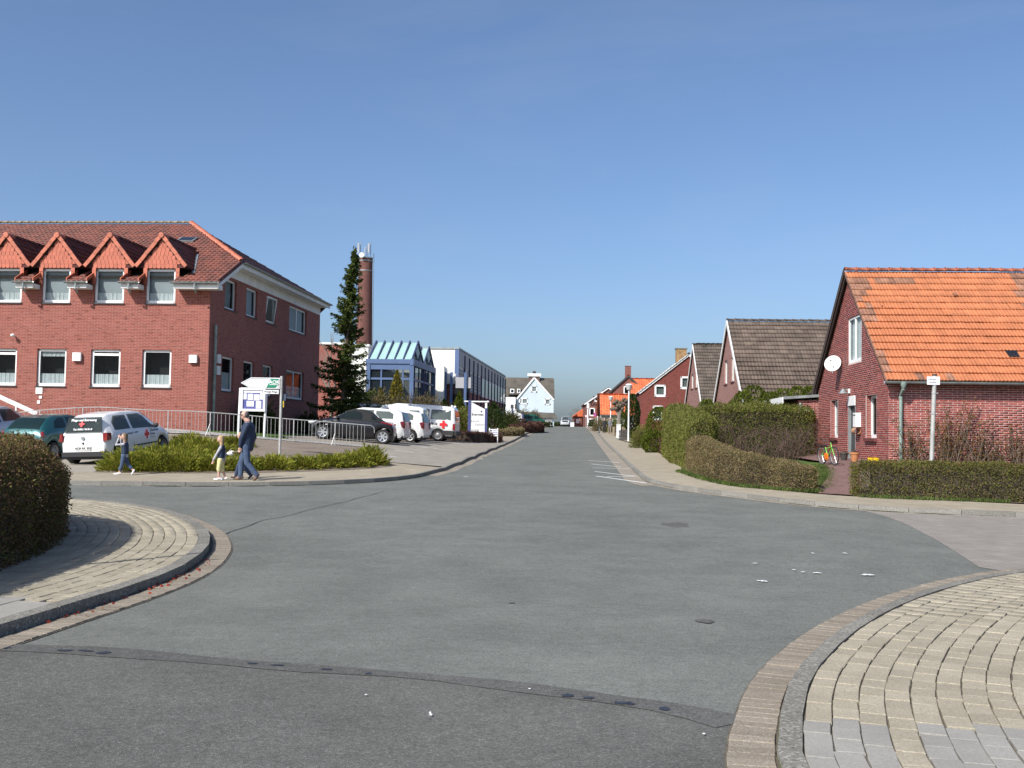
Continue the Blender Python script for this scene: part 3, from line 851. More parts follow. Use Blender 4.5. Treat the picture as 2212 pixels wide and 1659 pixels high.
def hedge(name, label, path, width, height, mat, leaf=.05, dens=900, group=None, core=.70, seed=1, bump=.06, zoff=0.0, round_=.25, aspect=.55, taper=0.0):
    """clipped hedge along a path: twiggy core and a skin of leaves"""
    g = np.random.default_rng(seed)
    pts = smooth([Vector(p[:2]) for p in path], .25) if len(path) > 2 else resample([Vector(path[0][:2]), Vector(path[1][:2])], .25)
    nn = normals(pts)
    L = len(pts) * .25
    hs = height if isinstance(height, (list, tuple)) else [height, height]
    hz = lambda t: float(np.interp(t, np.linspace(0, 1, len(hs)), hs))
    root = thing(name, label, 'hedge', (pts[0].x, pts[0].y, h(pts[0].x, pts[0].y)), 0, group)
    loc = np.array(root.location)
    pa = np.array([(p.x, p.y) for p in pts]); na = np.array([(n.x, n.y) for n in nn])
    zg = H_arr(pa) + RAISE * .7 + zoff
    # core
    m = MB(); cs = []
    npf = 10
    ci = list(range(1, len(pts) - 1))
    for i in ci:
        t = i / max(1, len(pts) - 1); H_ = hz(t) * (.86)
        e = min(1, min(i, len(pts) - 1 - i) * .25 / (width * .5) * .6 + .35)
        for k in range(npf):
            a = k / (npf - 1)
            sx = -1 + 2 * a
            zz = H_ * (1 - max(0, abs(sx) - .55) / .45 * 1.0) if abs(sx) > .55 else H_
            zz = max(zz, 0) if abs(sx) < .999 else -.1
            xx = max(-.5, min(.5, sx * .5 / .62)) * width * core * e
            p = pa[i] + na[i] * xx
            m.v.append((p[0] - loc[0], p[1] - loc[1], zg[i] + zz - loc[2]))
    for i in range(len(ci) - 1):
        for k in range(npf - 1):
            m.f.append((i * npf + k, (i + 1) * npf + k, (i + 1) * npf + k + 1, i * npf + k + 1))
    m.f.append(tuple(range(npf))); m.f.append(tuple(range((len(ci) - 1) * npf, len(ci) * npf))[::-1])
    m.build('twig_core', M_TWIG, root, uv=False)
    # leaves: perimeter of the cross-section
    Hm = float(np.mean(hs)); per = 2 * Hm + width
    n = int(dens * L * per) + int(dens * width * Hm * 2.2)
    s_ = g.uniform(0, 1, n) * (len(pts) - 1)
    ends = g.uniform(0, 1, n) < (2 * width * Hm) / (L * per + 2 * width * Hm)
    i0 = np.minimum(s_.astype(int), len(pts) - 2); fr = (s_ - i0)[:, None]
    P0 = pa[i0] * (1 - fr) + pa[i0 + 1] * fr; N0 = na[i0]
    Z0 = zg[i0]; Ht = np.array([hz(t) for t in np.linspace(0, 1, 64)])[(s_ / (len(pts) - 1) * 63).astype(int)]
    u = g.uniform(0, 1, n) * (2 * Ht + width)
    lat = np.where(u < Ht, -width / 2, np.where(u < Ht + width, u - Ht - width / 2, width / 2))
    zz = np.where(u < Ht, u, np.where(u < Ht + width, Ht, 2 * Ht + width - u))
    top = (u >= Ht) & (u < Ht + width)
    # ends
    endsel = g.integers(0, 2, n)
    ei = np.where(endsel == 0, 0, len(pts) - 1)
    P0[ends] = pa[ei[ends]]; N0 = N0.copy(); N0[ends] = na[ei[ends]]; Z0 = Z0.copy(); Z0[ends] = zg[ei[ends]]
    Ht = Ht.copy(); Ht[ends] = np.where(ei[ends] == 0, hs[0], hs[-1])
    lat[ends] = g.uniform(-.5, .5, ends.sum()) * width; zz[ends] = g.uniform(0, 1, ends.sum()) * Ht[ends]
    # rounded shoulders and ends
    rr = round_ * min(width, Hm)
    over = np.clip((np.abs(lat) - (width / 2 - rr)) / rr, 0, 1) * np.clip((zz - (Ht - rr)) / rr, 0, 1)
    zz = zz - over * rr * .45; lat = lat * (1 - over * rr * .45 / (width / 2))
    lat = lat * (1 - taper * (zz / np.maximum(Ht, .1)))
    dist_end = np.minimum(s_, len(pts) - 1 - s_) * .25
    dist_end[ends] = 0
    er = min(.6, width * .45)
    lat = lat * np.where(dist_end < er, .62 + .38 * np.sqrt(np.clip(dist_end / er, 0, 1)), 1)
    X = P0 + N0 * lat[:, None]
    C = np.column_stack([X, Z0 + zz])
    nzv = np.array([noise.noise(Vector(c) * 2.2) for c in C[::1]]) if n < 90000 else np.repeat(np.array([noise.noise(Vector(c) * 2.2) for c in C[::4]]), 4)[:n]
    A = np.column_stack([N0 * np.where(top | ends, 0, np.sign(lat))[:, None], np.where(top, 1.0, .35)])
    C += A * (nzv * bump + g.normal(0, bump * .35, n) - np.abs(g.exponential(bump * .7, n)))[:, None]
    T0 = np.column_stack([-N0[:, 1], N0[:, 0]]) * np.where(ei == 0, 1, -1)[:, None]
    C[ends, :2] += (T0 * (np.clip(g.normal(.02, .06, n), -.15, .15) + .12 * (1 - np.abs(lat) / (width * .5 + .01)))[:, None])[ends]
    C[:, 2] = np.maximum(C[:, 2], Z0 + .02)
    foliage('leaves', C - loc, leaf, mat, root, aspect, A * .9, 1.0, seed)
    return root

def bush(name, label, c, r, mat, n=2500, leaf=.07, cat='shrub', group=None, seed=1, aspect=.5, up=.5, spread=.9, twig=True, shape='ball', z0=None, inner=.35):
    """free-growing shrub: stems and leaves through a lumpy volume standing on the ground"""
    g = np.random.default_rng(seed)
    z = (h(c[0], c[1]) + RAISE * .7) if z0 is None else z0
    root = thing(name, label, cat, (c[0], c[1], z), 0, group)
    d = g.normal(size=(n, 3)); d /= np.linalg.norm(d, axis=1, keepdims=True)
    d[:, 2] = np.abs(d[:, 2])
    rad = g.uniform(inner, 1, n) ** .6
    lump = np.array([1 + .33 * noise.noise(Vector(v) * 2.6 + Vector((seed, 0, 0))) + .22 * noise.noise(Vector(v) * 6 + Vector((0, seed, 0))) for v in d])
    Pq = d * (rad * lump)[:, None]
    if shape == 'cone':
        t = g.uniform(0, 1, n) ** 1.25
        a = g.uniform(0, 2 * math.pi, n)
        lum = np.array([1 + .35 * noise.noise(Vector((math.cos(x) * 1.6, math.sin(x) * 1.6, y * 5 + seed))) for x, y in zip(a, t)])
        rr = (1 - t) ** .8 * g.uniform(inner, 1, n) ** .5 * lum
        Pq = np.column_stack([np.cos(a) * rr, np.sin(a) * rr, t]); d = np.column_stack([np.cos(a), np.sin(a), np.full(n, .3)])
    if shape == 'column':
        t = g.uniform(0, 1, n)
        a = g.uniform(0, 2 * math.pi, n)
        prof = np.clip(np.sin(np.pi * (t * .86 + .12)) ** .55, 0, 1)
        lum = np.array([1 + .22 * noise.noise(Vector((math.cos(x) * 2, math.sin(x) * 2, y * 6 + seed))) for x, y in zip(a, t)])
        rr = prof * g.uniform(.6, 1, n) ** .5 * lum
        Pq = np.column_stack([np.cos(a) * rr, np.sin(a) * rr, t]); d = np.column_stack([np.cos(a), np.sin(a), np.full(n, .9)])
    C = Pq * np.array(r)
    C[:, 2] += .02
    m = MB()
    for i in range(7 if twig else 3):
        a = g.uniform(0, 6.28); t = C[g.integers(0, n)] * .75
        mid = t * .5 + np.array([math.cos(a), math.sin(a), .3]) * .05 * r[0]
        m.tube([(0.02 * math.cos(a), .02 * math.sin(a), -.15), tuple(mid), tuple(t)], [.025 * r[2] ** .5, .016 * r[2] ** .5, .006], 5)
    m.build('stem', M_BARK, root, uv=False)
    A = d * .8 + np.array([0, 0, up])
    foliage('leaves', C, leaf, mat, root, aspect, A, spread, seed)
    return root

def grass_strip(name, label, path, w, n, hgt=.12, seed=1, parent=None):
    g = np.random.default_rng(seed)
    pts = smooth([Vector(p[:2]) for p in path], .3)
    pa = np.array([(p.x, p.y) for p in pts]); na = np.array([(q.x, q.y) for q in normals(pts)])
    i = g.integers(0, len(pts) - 1, n); f = g.uniform(0, 1, n)[:, None]
    X = pa[i] * (1 - f) + pa[i + 1] * f + na[i] * g.normal(0, w * .4, n)[:, None]
    Z = H_arr(X) + RAISE
    C = np.column_stack([X, Z + hgt * .4])
    o = foliage(name, C, hgt, L_GRASS, parent, .16, np.tile(np.array([0, 0, 1.0]), (n, 1)), .35, seed)
    return prop(o, label, 'grass', kind='stuff')

def spruce(name, label, c, H_, seed=3):
    g = np.random.default_rng(seed)
    z = h(*c) + .08
    root = thing(name, label, 'tree', (c[0], c[1], z))
    m = MB(); npt = 14
    lean = lambda t: Vector((.30 * t ** 2.2 - .06 * math.sin(t * 5), .1 * math.sin(t * 4), t * H_))
    m.tube([lean(i / npt) - Vector((0, 0, .2 if i == 0 else 0)) for i in range(npt + 1)], [.17 * (1 - i / npt) ** .8 + .012 for i in range(npt + 1)], 8)
    m.build('trunk', M_BARK, root, smooth=True, uv=False)
    C, A = [], []
    bm_ = MB()
    t = .03
    while t < .985:
        nb = int(g.integers(4, 7))
        for k in range(nb):
            a = g.uniform(0, 2 * math.pi)
            prof = np.interp(t, [0, .1, .22, .36, .5, .62, .78, .9, 1], [1.65, 1.75, 1.5, 1.2, .86, .7, .48, .3, .08])
            if .45 < t < .58: prof *= g.uniform(.45, 1.05)
            L = prof * g.uniform(.45, 1.28)
            b0 = lean(t)
            dx, dy = math.cos(a), math.sin(a)
            drop = -.30 + .45 * t
            npb = max(4, int(L / .10))
            pth = []
            for j in range(npb + 1):
                s_ = j / npb
                zz = L * (drop * s_ + .30 * s_ ** 2.5 * (1 - .4 * t))
                pth.append(b0 + Vector((dx * L * s_, dy * L * s_, zz)))
            bm_.tube([pth[0], pth[len(pth) // 2], pth[-1]], [.026 * (1 - t) + .006, .015 * (1 - t) + .005, .003], 4, False)
            for j in range(1, npb + 1):
                s_ = j / npb
                wdt = .34 * L * (1 - .68 * s_) * min(1, s_ * 3 + .25)
                q = int(15 + 34 * wdt)
                for _ in range(q):
                    o_ = g.uniform(-1, 1) * wdt
                    hang = -abs(g.exponential(.07)) - abs(o_) * .25
                    p = pth[j] + Vector((-dy * o_, dx * o_, hang)) + Vector(g.normal(0, .03, 3))
                    C.append(p[:]); A.append((dx * .7 - dy * np.sign(o_) * .8, dy * .7 + dx * np.sign(o_) * .8, -.25))
        t += .017 + .016 * (1 - t) * g.uniform(.7, 1.3)
    bm_.build('branches', M_BARK, root, uv=False)
    for _ in range(60):
        p = lean(g.uniform(.95, 1.0)); C.append((p + Vector(g.normal(0, .05, 3)))[:]); A.append((0, 0, 1))
    foliage('needles', np.array(C), .175, L_SPRUCE, root, .34, np.array(A), .42, seed)
    return root

def bare_tree(name, label, c, H_, spread=1.0, seed=5, depth=5, mat=None, z0=None, group=None):
    r_ = random.Random(seed)
    z = (h(*c) + .05) if z0 is None else z0
    root = thing(name, label, 'tree', (c[0], c[1], z), 0, group)
    m, tw = MB(), MB()
    def grow(p, d, L, rad, lev):
        q = p + d * L + Vector((r_.uniform(-.1, .1), r_.uniform(-.1, .1), 0)) * L
        (m if lev > 2 else tw).tube([p, (p + q) / 2 + Vector((r_.uniform(-.05, .05) * L, r_.uniform(-.05, .05) * L, 0)), q], [rad, rad * .82, rad * .6], 6 if lev > 2 else 3, False)
        if lev == 0: return
        for _ in range(3 if lev < 4 else 3):
            nd = (d + Vector((r_.uniform(-1, 1), r_.uniform(-1, 1), r_.uniform(-.2, .7))) * .62 * spread).normalized()
            grow(q, nd, L * r_.uniform(.6, .85), rad * .58, lev - 1)
    grow(Vector((0, 0, -.2)), Vector((0, 0, 1)), H_ * .27, H_ * .018, depth)
    m.build('trunk', mat or M_BARKG, root, uv=False)
    tw.build('crown', mat or M_BARKG, root, uv=False)
    return root
# ------------------------------------------------------------------ building kit
_WORLD = {}
def wthing(name, label, cat, loc, group=None):
    """a thing whose parts are written in world metres"""
    o = thing(name, label, cat, loc, 0, group)
    _WORLD[o.name] = Vector(loc)
    return o
_link0 = link
def link(name, me, parent=None):
    o = _link0(name, me, parent)
    if parent is not None and parent.name in _WORLD:
        o.matrix_parent_inverse = Matrix.Translation(-_WORLD[parent.name])
    return o
class BF:
    """building frame: a along the front (to the right), b into the depth, z up"""
    def __init__(s, C, fwd):
        s.C = Vector((C[0], C[1], 0)); b = Vector((fwd[0], fwd[1], 0)).normalized()
        s.B = b; s.T = Vector((b.y, -b.x, 0))
    def p(s, a, b, z):
        return s.C + s.T * a + s.B * b + Vector((0, 0, z))
    def M(s, a=0, b=0, z=0):
        m = Matrix((s.T, s.B, Vector((0, 0, 1)))).transposed().to_4x4()
        m.translation = s.p(a, b, z)
        return m
def wall_M(O, T):
    """x along the wall, y into the wall, z up"""
    T = Vector((T[0], T[1], 0)).normalized(); N = Vector((T.y, -T.x, 0))
    m = Matrix((T, -N, Vector((0, 0, 1)))).transposed().to_4x4()
    m.translation = Vector((O[0], O[1], 0))
    return m
M_WHITE = simple('white_frame', (.80, .80, .79), .45, var=.05, scale=3)
M_WHITE2 = simple('white_board', (.74, .74, .72), .6, var=.1, scale=2)
M_ZINC = simple('zinc', (.30, .33, .33), .5, .5, var=.25, scale=4)
M_GREENZINC = simple('weathered_zinc', (.26, .33, .29), .6, .3, var=.3, scale=3)
M_CURTAIN = simple('curtain', (.72, .73, .76), .9, var=.1, scale=6)
M_BLIND = simple('blind', (.42, .44, .48), .8, var=.06, scale=2)
M_SILL = simple('sill_stone', (.045, .042, .042), .6, var=.3, scale=8)
M_SILLR = simple('sill_clinker', (.14, .045, .04), .6, var=.3, scale=12)
M_DECK = simple('roof_underlay', (.03, .022, .018), .95)
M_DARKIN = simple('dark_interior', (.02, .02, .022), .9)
G_PANE = glass_mat('pane_glass', (.02, .025, .03), .86)
G_DARK = glass_mat('dark_glass', (.015, .02, .025), .25)
G_CAR = glass_mat('car_glass', (.012, .022, .022), .42)

def window(root, O, T, a0, z0, a1, z1, inset=.12, fw=.075, frame=None, mull=(), trans=(), curtain=0.0, blind=None, sill=None, valance=False, dark=True, tilt=0.0, name='window', glass=None):
    """frame, pane, curtain and sill of one opening"""
    M = wall_M(O, T); fr = MB(); d0, d1 = inset, inset + .07
    for q in ((a0, z0, a1, z0 + fw * 1.25), (a0, z1 - fw, a1, z1), (a0, z0, a0 + fw, z1), (a1 - fw, z0, a1, z1)):
        fr.box(q[0] + .002, d0, q[1] + .002, q[2] - .002, d1, q[3] - .002, M)
    for x in mull:
        fr.box(x - fw * .6, d0 + .003, z0 + fw, x + fw * .6, d1 - .003, z1 - fw, M)
    for z in trans:
        fr.box(a0 + fw, d0 + .005, z - fw * .5, a1 - fw, d1 - .005, z + fw * .5, M)
    f = fr.build(name, frame or M_WHITE, root)
    if tilt:
        pm = M @ TR(0, d0 - .01, z0 + fw) @ Matrix.Rotation(tilt, 4, 'X')
        MB().poly([pm @ Vector(q) for q in ((a0 + fw, 0, 0), (a1 - fw, 0, 0), (a1 - fw, 0, z1 - z0 - 2 * fw), (a0 + fw, 0, z1 - z0 - 2 * fw))]).build('pane', glass or G_PANE, f)
        s_ = MB()
        for q in ((a0 + fw * .6, 0, a1 - fw * .6, .05), (a0 + fw * .6, z1 - z0 - 2.2 * fw, a1 - fw * .6, z1 - z0 - 1.4 * fw), (a0 + fw * .6, .05, a0 + fw * 1.4, z1 - z0 - 2.2 * fw), (a1 - fw * 1.4, .05, a1 - fw * .6, z1 - z0 - 2.2 * fw)):
            s_.box(q[0], -.02, q[1], q[2], .03, q[3], pm)
        s_.build('sash', frame or M_WHITE, f)
    else:
        MB().poly([M @ Vector(q) for q in ((a0 + fw, d0 + .03, z0 + fw), (a1 - fw, d0 + .03, z0 + fw), (a1 - fw, d0 + .03, z1 - fw), (a0 + fw, d0 + .03, z1 - fw))]).build('pane', glass or G_PANE, f)
    H_ = z1 - z0
    if curtain:
        for (c0, c1) in ([(z0 + fw, z0 + fw + curtain * H_)] + ([(z1 - fw - .13 * H_, z1 - fw)] if valance else [])):
            m = MB(); n = 36; w = a1 - a0 - 2 * fw
            vs = []
            for i in range(n + 1):
                x = a0 + fw + w * i / n; y = d0 + .10 + .018 * math.sin(i * 2.1) + .01 * math.sin(i * .9)
                vs += [M @ Vector((x, y, c0)), M @ Vector((x, y, c1))]
            m.add(vs, [(2 * i, 2 * i + 2, 2 * i + 3, 2 * i + 1) for i in range(n)])
            m.build('curtain', M_CURTAIN, f, smooth=True)
    if blind is not None:
        MB().box(a0 + fw * .5, d0 + .17, z0 + fw, a1 - fw * .5, d0 + .18, z1 - fw * .5, M).build('blind', blind, f)
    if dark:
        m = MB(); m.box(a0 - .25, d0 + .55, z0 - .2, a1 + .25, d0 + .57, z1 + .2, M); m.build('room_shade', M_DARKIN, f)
    if sill:
        MB().box(a0 - .04, -.05, z0 - .05, a1 + .04, inset + .02, z0 - .002, M).build('sill', sill, f)
    return f

def tile_mesh(name, tw, rl, mat, waves=1, amp=.022, lift=.03, k=6):
    m = MB(); vs, fs = [], []
    for i in range(k + 1):
        u = tw * i / k
        wv = amp * (math.sin(2 * math.pi * waves * i / k - .6))
        vs += [(u, -.005, wv + lift + amp), (u, rl * 1.08, wv + amp), (u, -.005, wv + lift + amp - .035)]
    for i in range(k):
        b, c = 3 * i, 3 * (i + 1)
        fs += [(b, c, c + 1, b + 1), (b + 2, c + 2, c, b)]
    fs += [(0, 1, 2), (3 * k, 3 * k + 2, 3 * k + 1)]
    m.add(vs, fs)
    me = m.mesh(name, mat, False, False)
    return me
def tiles(root, O, U, V, w, l, tw, rl, mat, waves=1, amp=.022, most=0, clip=None, alt=None, alt_mat=None, lift=.03, k=6, name='roof_tile', deck=True, deckpoly=None, jit=.004):
    """courses of roof tiles on the plane O + u U + v V"""
    U, V = Vector(U).normalized(), Vector(V).normalized(); N = U.cross(V).normalized()
    O = Vector(O)
    nr, nc = int(math.ceil(l / rl - .02)), int(round(w / tw))
    me = tile_mesh(name, tw, rl, mat, waves, amp, lift, k)
    me2 = tile_mesh(name + '_b', tw, rl, alt_mat, waves, amp, lift, k) if alt_mat else None
    B = Matrix((U, V, N)).transposed()
    sites = []
    for r_ in range(nr):
        for c in range(nc):
            u, v = c * tw, r_ * rl
            if v + rl * .6 > l and v + rl * .25 > l: continue
            if clip and not clip(u + tw / 2, v + rl / 2): continue
            a = bool(alt and alt(r_, c, u, v))
            sites.append((u + rng.uniform(-jit, jit), v + rng.uniform(-jit, jit), rng.uniform(-.004, .006), a))
    order = sorted(range(len(sites)), key=lambda i: (O + U * sites[i][0] + V * sites[i][1] - CAM).length)
    joined = {False: [], True: []}
    for n_, i in enumerate(order):
        u, v, dz, a = sites[i]
        p = O + U * u + V * v + N * dz
        if n_ < most:
            M = (B @ Matrix.Rotation(rng.uniform(-.008, .008), 3, 'X')).to_4x4(); M.translation = p
            o = link(name, me2 if a else me, root)
            o.matrix_basis = M
        else:
            joined[a].append(p)
    Bn = np.array(B)
    for a, ps in joined.items():
        if not ps: continue
        mm = me2 if a else me
        va = np.array([q.co[:] for q in mm.vertices]) @ Bn.T
        quads = np.array([p.vertices[:] for p in mm.polygons if len(p.vertices) == 4])
        pa = np.array([p[:] for p in ps])
        Vs = (va[None] + pa[:, None]).reshape(-1, 3)
        Fs = (quads[None] + (np.arange(len(ps)) * len(va))[:, None, None]).reshape(-1, 4)
        prop(link('roof_tile_field', fast_mesh('roof_tile_field', Vs, Fs, mm.materials[0]), root), kind='stuff')
    if deck:
        q = deckpoly or [(0, 0), (w, 0), (w, l), (0, l)]
        m = MB(); m.prism([O + U * a + V * b - N * .012 for a, b in q], -N * .06)
        m.build('roof_deck', M_DECK, root)
def ridge_tiles(root, a, b, mat, L=.34, r=.11, name='ridge_tile', up=(0, 0, 1)):
    a, b = Vector(a), Vector(b); d = (b - a).normalized(); n = max(1, int((b - a).length / L))
    sd = d.cross(Vector(up)).normalized(); u = sd.cross(d)
    vs, fs = [], []
    K = 6
    for e, (t, rr) in enumerate(((0, r * 1.12), (L * .16, r * 1.12), (L * .17, r * .95), (L * 1.02, r * .92))):
        for i in range(K + 1):
            an = math.pi * i / K
            vs.append(d * t + sd * rr * math.cos(an) + u * (rr * .8 * math.sin(an)))
    for e in range(3):
        for i in range(K):
            fs.append((e * (K + 1) + i, e * (K + 1) + i + 1, (e + 1) * (K + 1) + i + 1, (e + 1) * (K + 1) + i))
    m = MB(); m.add(vs, fs); me = m.mesh(name, mat, True, False)
    for i in range(n):
        o = link(name, me, root)
        o.matrix_basis = Matrix.Translation(a + d * (i * (b - a).length / n) + u * rng.uniform(-.006, .006))
def gutter_pipe(root, a, b, mat, r=.065, name='rain_gutter'):
    a, b = Vector(a), Vector(b); d = (b - a).normalized(); sd = d.cross(Vector((0, 0, 1))).normalized()
    m = MB(); K = 8; vs, fs = [], []
    for p in (a, b):
        for rr in (r, r * .86):
            for i in range(K + 1):
                an = math.pi + math.pi * i / K
                vs.append(p + sd * rr * math.cos(an) + Vector((0, 0, rr * math.sin(an))))
    n = K + 1
    for i in range(K):
        fs += [(i, i + 1, 2 * n + i + 1, 2 * n + i), (n + i + 1, n + i, 3 * n + i, 3 * n + i + 1)]
        fs += [(i, n + i, n + i + 1, i + 1), (2 * n + i, 2 * n + i + 1, 3 * n + i + 1, 3 * n + i)]
    fs += [(0, 2 * n, 3 * n, n), (K, n + K, 3 * n + K, 2 * n + K)]
    m.add(vs, fs)
    return m.build(name, mat, root, smooth=True)

def text_mesh(s, size, mat, extrude=.002, align='CENTER', bold=False):
    cu = bpy.data.curves.new('lettering', 'FONT')
    cu.body = s; cu.size = size; cu.extrude = extrude; cu.align_x = align; cu.align_y = 'CENTER'
    if bold: cu.offset = size * .022
    ob = bpy.data.objects.new('lettering', cu)
    COL.objects.link(ob)
    dg = bpy.context.evaluated_depsgraph_get()
    me = bpy.data.meshes.new_from_object(ob.evaluated_get(dg))
    bpy.data.objects.remove(ob); bpy.data.curves.remove(cu)
    me.name = 'lettering'
    me.materials.clear(); me.materials.append(mat)
    return me
def lettering(root, s, size, p, xdir, mat, up=(0, 0, 1), align='CENTER', bold=False, name='lettering', sx=1.0, extrude=.002):
    """text at p; xdir reading direction, up text-up; faces xdir x up"""
    x = Vector(xdir).normalized(); u = Vector(up); u = (u - x * u.dot(x)).normalized()
    o = link(name, text_mesh(s, size, mat, extrude, align, bold), root)
    M = Matrix((x * sx, u, x.cross(u))).transposed().to_4x4(); M.translation = Vector(p)
    o.matrix_basis = M
    return o
INK = {}
def ink(name, c):
    if name not in INK:
        INK[name] = simple('ink_' + name, c, .6, var=.03)
    return INK[name]

def gable_house(name, label, C, fwd, w, d, z0, ze, zr, axis, wall, tile, tw, rl, verge=None, over=.25, vover=.15, most=0, tile_kw=None, front=(), left=(), ridge=True, cat='house', wall_side=None, group=None, chimney=None, gut=True, hips=0):
    """C front-left corner; axis 'a': ridge along the front, 'b': gable to the front.
    front/left: windows as (a0, z0, a1, z1, dict)"""
    bf = BF(C, fwd)
    root = wthing(name, label, cat, (C[0], C[1], z0), group)
    F = lambda s0, s1, e, pk: None
    ft, lt = bf.T, -bf.B
    half = (d if axis == 'a' else w) / 2
    if axis == 'a':
        fp = rect(0, z0 - .3, w, ze); lp = [(0, z0 - .3), (d, z0 - .3), (d, ze), (d / 2, zr - .04), (0, ze)]
    else:
        fp = [(0, z0 - .3), (w, z0 - .3), (w, ze), (w / 2, zr - .04), (0, ze)]; lp = rect(0, z0 - .3, d, ze)
    Of, Ol, Or, Ob = bf.p(0, 0, 0), bf.p(0, d, 0), bf.p(w, 0, 0), bf.p(w, d, 0)
    m = MB()
    m.panel(Of, ft, fp, [rect(*q[:4]) for q in front], .15)
    m.build('front_wall', wall, root)
    m = MB(); m.panel(Ol, lt, lp, [rect(*q[:4]) for q in left], .15); m.build('side_wall', wall, root)
    m = MB(); m.panel(Or, -lt, lp); m.panel(Ob, -ft, fp); m.build('rear_wall', wall, root)
    for lst, O, T in ((front, Of, ft), (left, Ol, lt)):
        for q in lst:
            window(root, O, T, *q[:4], **(q[4] if len(q) > 4 else {}))
    sl = (zr - ze) / half; L = math.hypot(half + over, (half + over) * sl)
    kw = dict(tile_kw or {})
    if axis == 'a':
        o1 = bf.p(-vover, -over, ze - over * sl); v1 = bf.B + Vector((0, 0, sl))
        tiles(root, o1, bf.T, v1, w + 2 * vover, L, tw, rl, tile, most=most, **kw)
        o2 = bf.p(w + vover, d + over, ze - over * sl); v2 = -bf.B + Vector((0, 0, sl))
        tiles(root, o2, -bf.T, v2, w + 2 * vover, L, tw * 2, rl, tile, **{**kw, 'alt': None, 'alt_mat': None})
        r0, r1 = bf.p(-vover, d / 2, zr + .05), bf.p(w + vover, d / 2, zr + .05)
        vg = [(bf.p(x, -over, ze - over * sl - .05), bf.p(x, d / 2, zr - .03)) for x in (-vover, w + vover)] + [(bf.p(x, d + over, ze - over * sl - .05), bf.p(x, d / 2, zr - .03)) for x in (-vover, w + vover)]
        if gut: gutter_pipe(root, bf.p(-vover, -over - .05, ze - over * sl - .0), bf.p(w + vover, -over - .05, ze - over * sl - .0), M_ZINC)
    else:
        o1 = bf.p(-over, d + vover, ze - over * sl); v1 = bf.T + Vector((0, 0, sl))
        tiles(root, o1, -bf.B, v1, d + 2 * vover, L, tw, rl, tile, most=most, **kw)
        o2 = bf.p(w + over, -vover, ze - over * sl); v2 = -bf.T + Vector((0, 0, sl))
        tiles(root, o2, bf.B, v2, d + 2 * vover, L, tw, rl, tile, **kw)
        r0, r1 = bf.p(w / 2, -vover, zr + .05), bf.p(w / 2, d + vover, zr + .05)
        vg = [(bf.p(-over, y, ze - over * sl - .05), bf.p(w / 2, y, zr - .03)) for y in (-vover, d + vover)] + [(bf.p(w + over, y, ze - over * sl - .05), bf.p(w / 2, y, zr - .03)) for y in (-vover, d + vover)]
    if ridge: ridge_tiles(root, r0, r1, tile, .36, .12)
    if verge:
        for a, b in vg:
            m = MB(); m.bar(a, b, .04, .2); m.build('verge_board', verge, root)
    if chimney:
        ca, cb, cw, cz, cm = chimney
        m = MB(); m.box(ca - cw / 2, cb - cw / 2, zr - 1.2, ca + cw / 2, cb + cw / 2, cz, bf.M()); c = m.build('chimney', cm, root)
        m = MB(); m.box(ca - cw * .58, cb - cw * .58, cz + .002, ca + cw * .58, cb + cw * .58, cz + .08, bf.M()); m.build('chimney_cap', M_ZINC, c)
    return root, bf
# ------------------------------------------------------------------ long brick building on the left
M_BRICK_L = brick_mat('brick_red_thin', (.285, .068, .044), (.225, .050, .034), (.42, .25, .215), .25, .0625, .0115, .82, 'UV', .25)
M_TILE_L = simple('tile_brown_red', (.130, .031, .017), .55, var=.35, scale=1.6, island=.28)
M_TILE_H = simple('tile_salmon', (.46, .135, .075), .6, var=.2, scale=5, island=.12)
M_SHING = simple('shingle_salmon', (.47, .13, .075), .6, var=.12, scale=5, island=.10)
DB = BF((-12.3, 43.0), (.0826, 1))
ZB = 1.3
drk = wthing('brick_office_building', 'long two-storey red brick building with four pointed roof dormers and hipped roof', 'building', DB.p(0, 0, ZB))
FE, KS = 7.46, .455                           # front eave height, slope
zs = lambda b: FE + KS * (b + .6)
SE, SA = 8.7, .54                             # side eave height and overhang
b_hip = (SE - FE) / KS - .6
RA, RB = -4.27, 8.5
RZ = zs(RB)
Of = DB.p(0, 0, 0)
ups, los = [], []
for x0, y0, x1, y1 in ((317, 581, 378, 656), (206, 581, 267, 655), (93, 580, 151, 654), (-21, 580, 46, 653)):
    a0, z1 = onwall(x0, y0, Of, DB.T); a1, z0 = onwall(x1, y1, Of, DB.T); ups.append((a0, z0, a1, z1))
for x0, y0, x1, y1 in ((308, 757, 368, 839), (197, 755, 258, 836), (81, 753, 141, 834), (-27, 751, 34, 831)):
    a0, z1 = onwall(x0, y0, Of, DB.T); a1, z0 = onwall(x1, y1, Of, DB.T); los.append((a0, z0, a1, z1))
zt_u = sum(q[3] for q in ups) / 4; zb_u = sum(q[1] for q in ups) / 4; zt_l = sum(q[3] for q in los) / 4; zb_l = sum(q[1] for q in los) / 4
ups = [(q[0], zb_u, q[2], zt_u) for q in ups]; los = [(q[0], zb_l, q[2], zt_l) for q in los]
DC = [(q[0] + q[2]) / 2 + .03 for q in ups]   # dormer axes
DW, DAP, DFT = 1.02, 9.40, 8.13               # half width, apex height, foot height
wt = zs(0) - .05
outline = [(-26, ZB - .5), (0, ZB - .5), (0, wt)]
for c in DC:
    outline += [(c + .74, wt), (c + .74, zt_u + .12), (c - .74, zt_u + .12), (c - .74, wt)]
outline += [(-26, wt)]
m = MB(); m.panel(Of, DB.T, outline, [rect(*q) for q in ups + los], .13)
front_w = m.build('front_wall', M_BRICK_L, drk)
Os = DB.p(0, 0, 0)
side = []
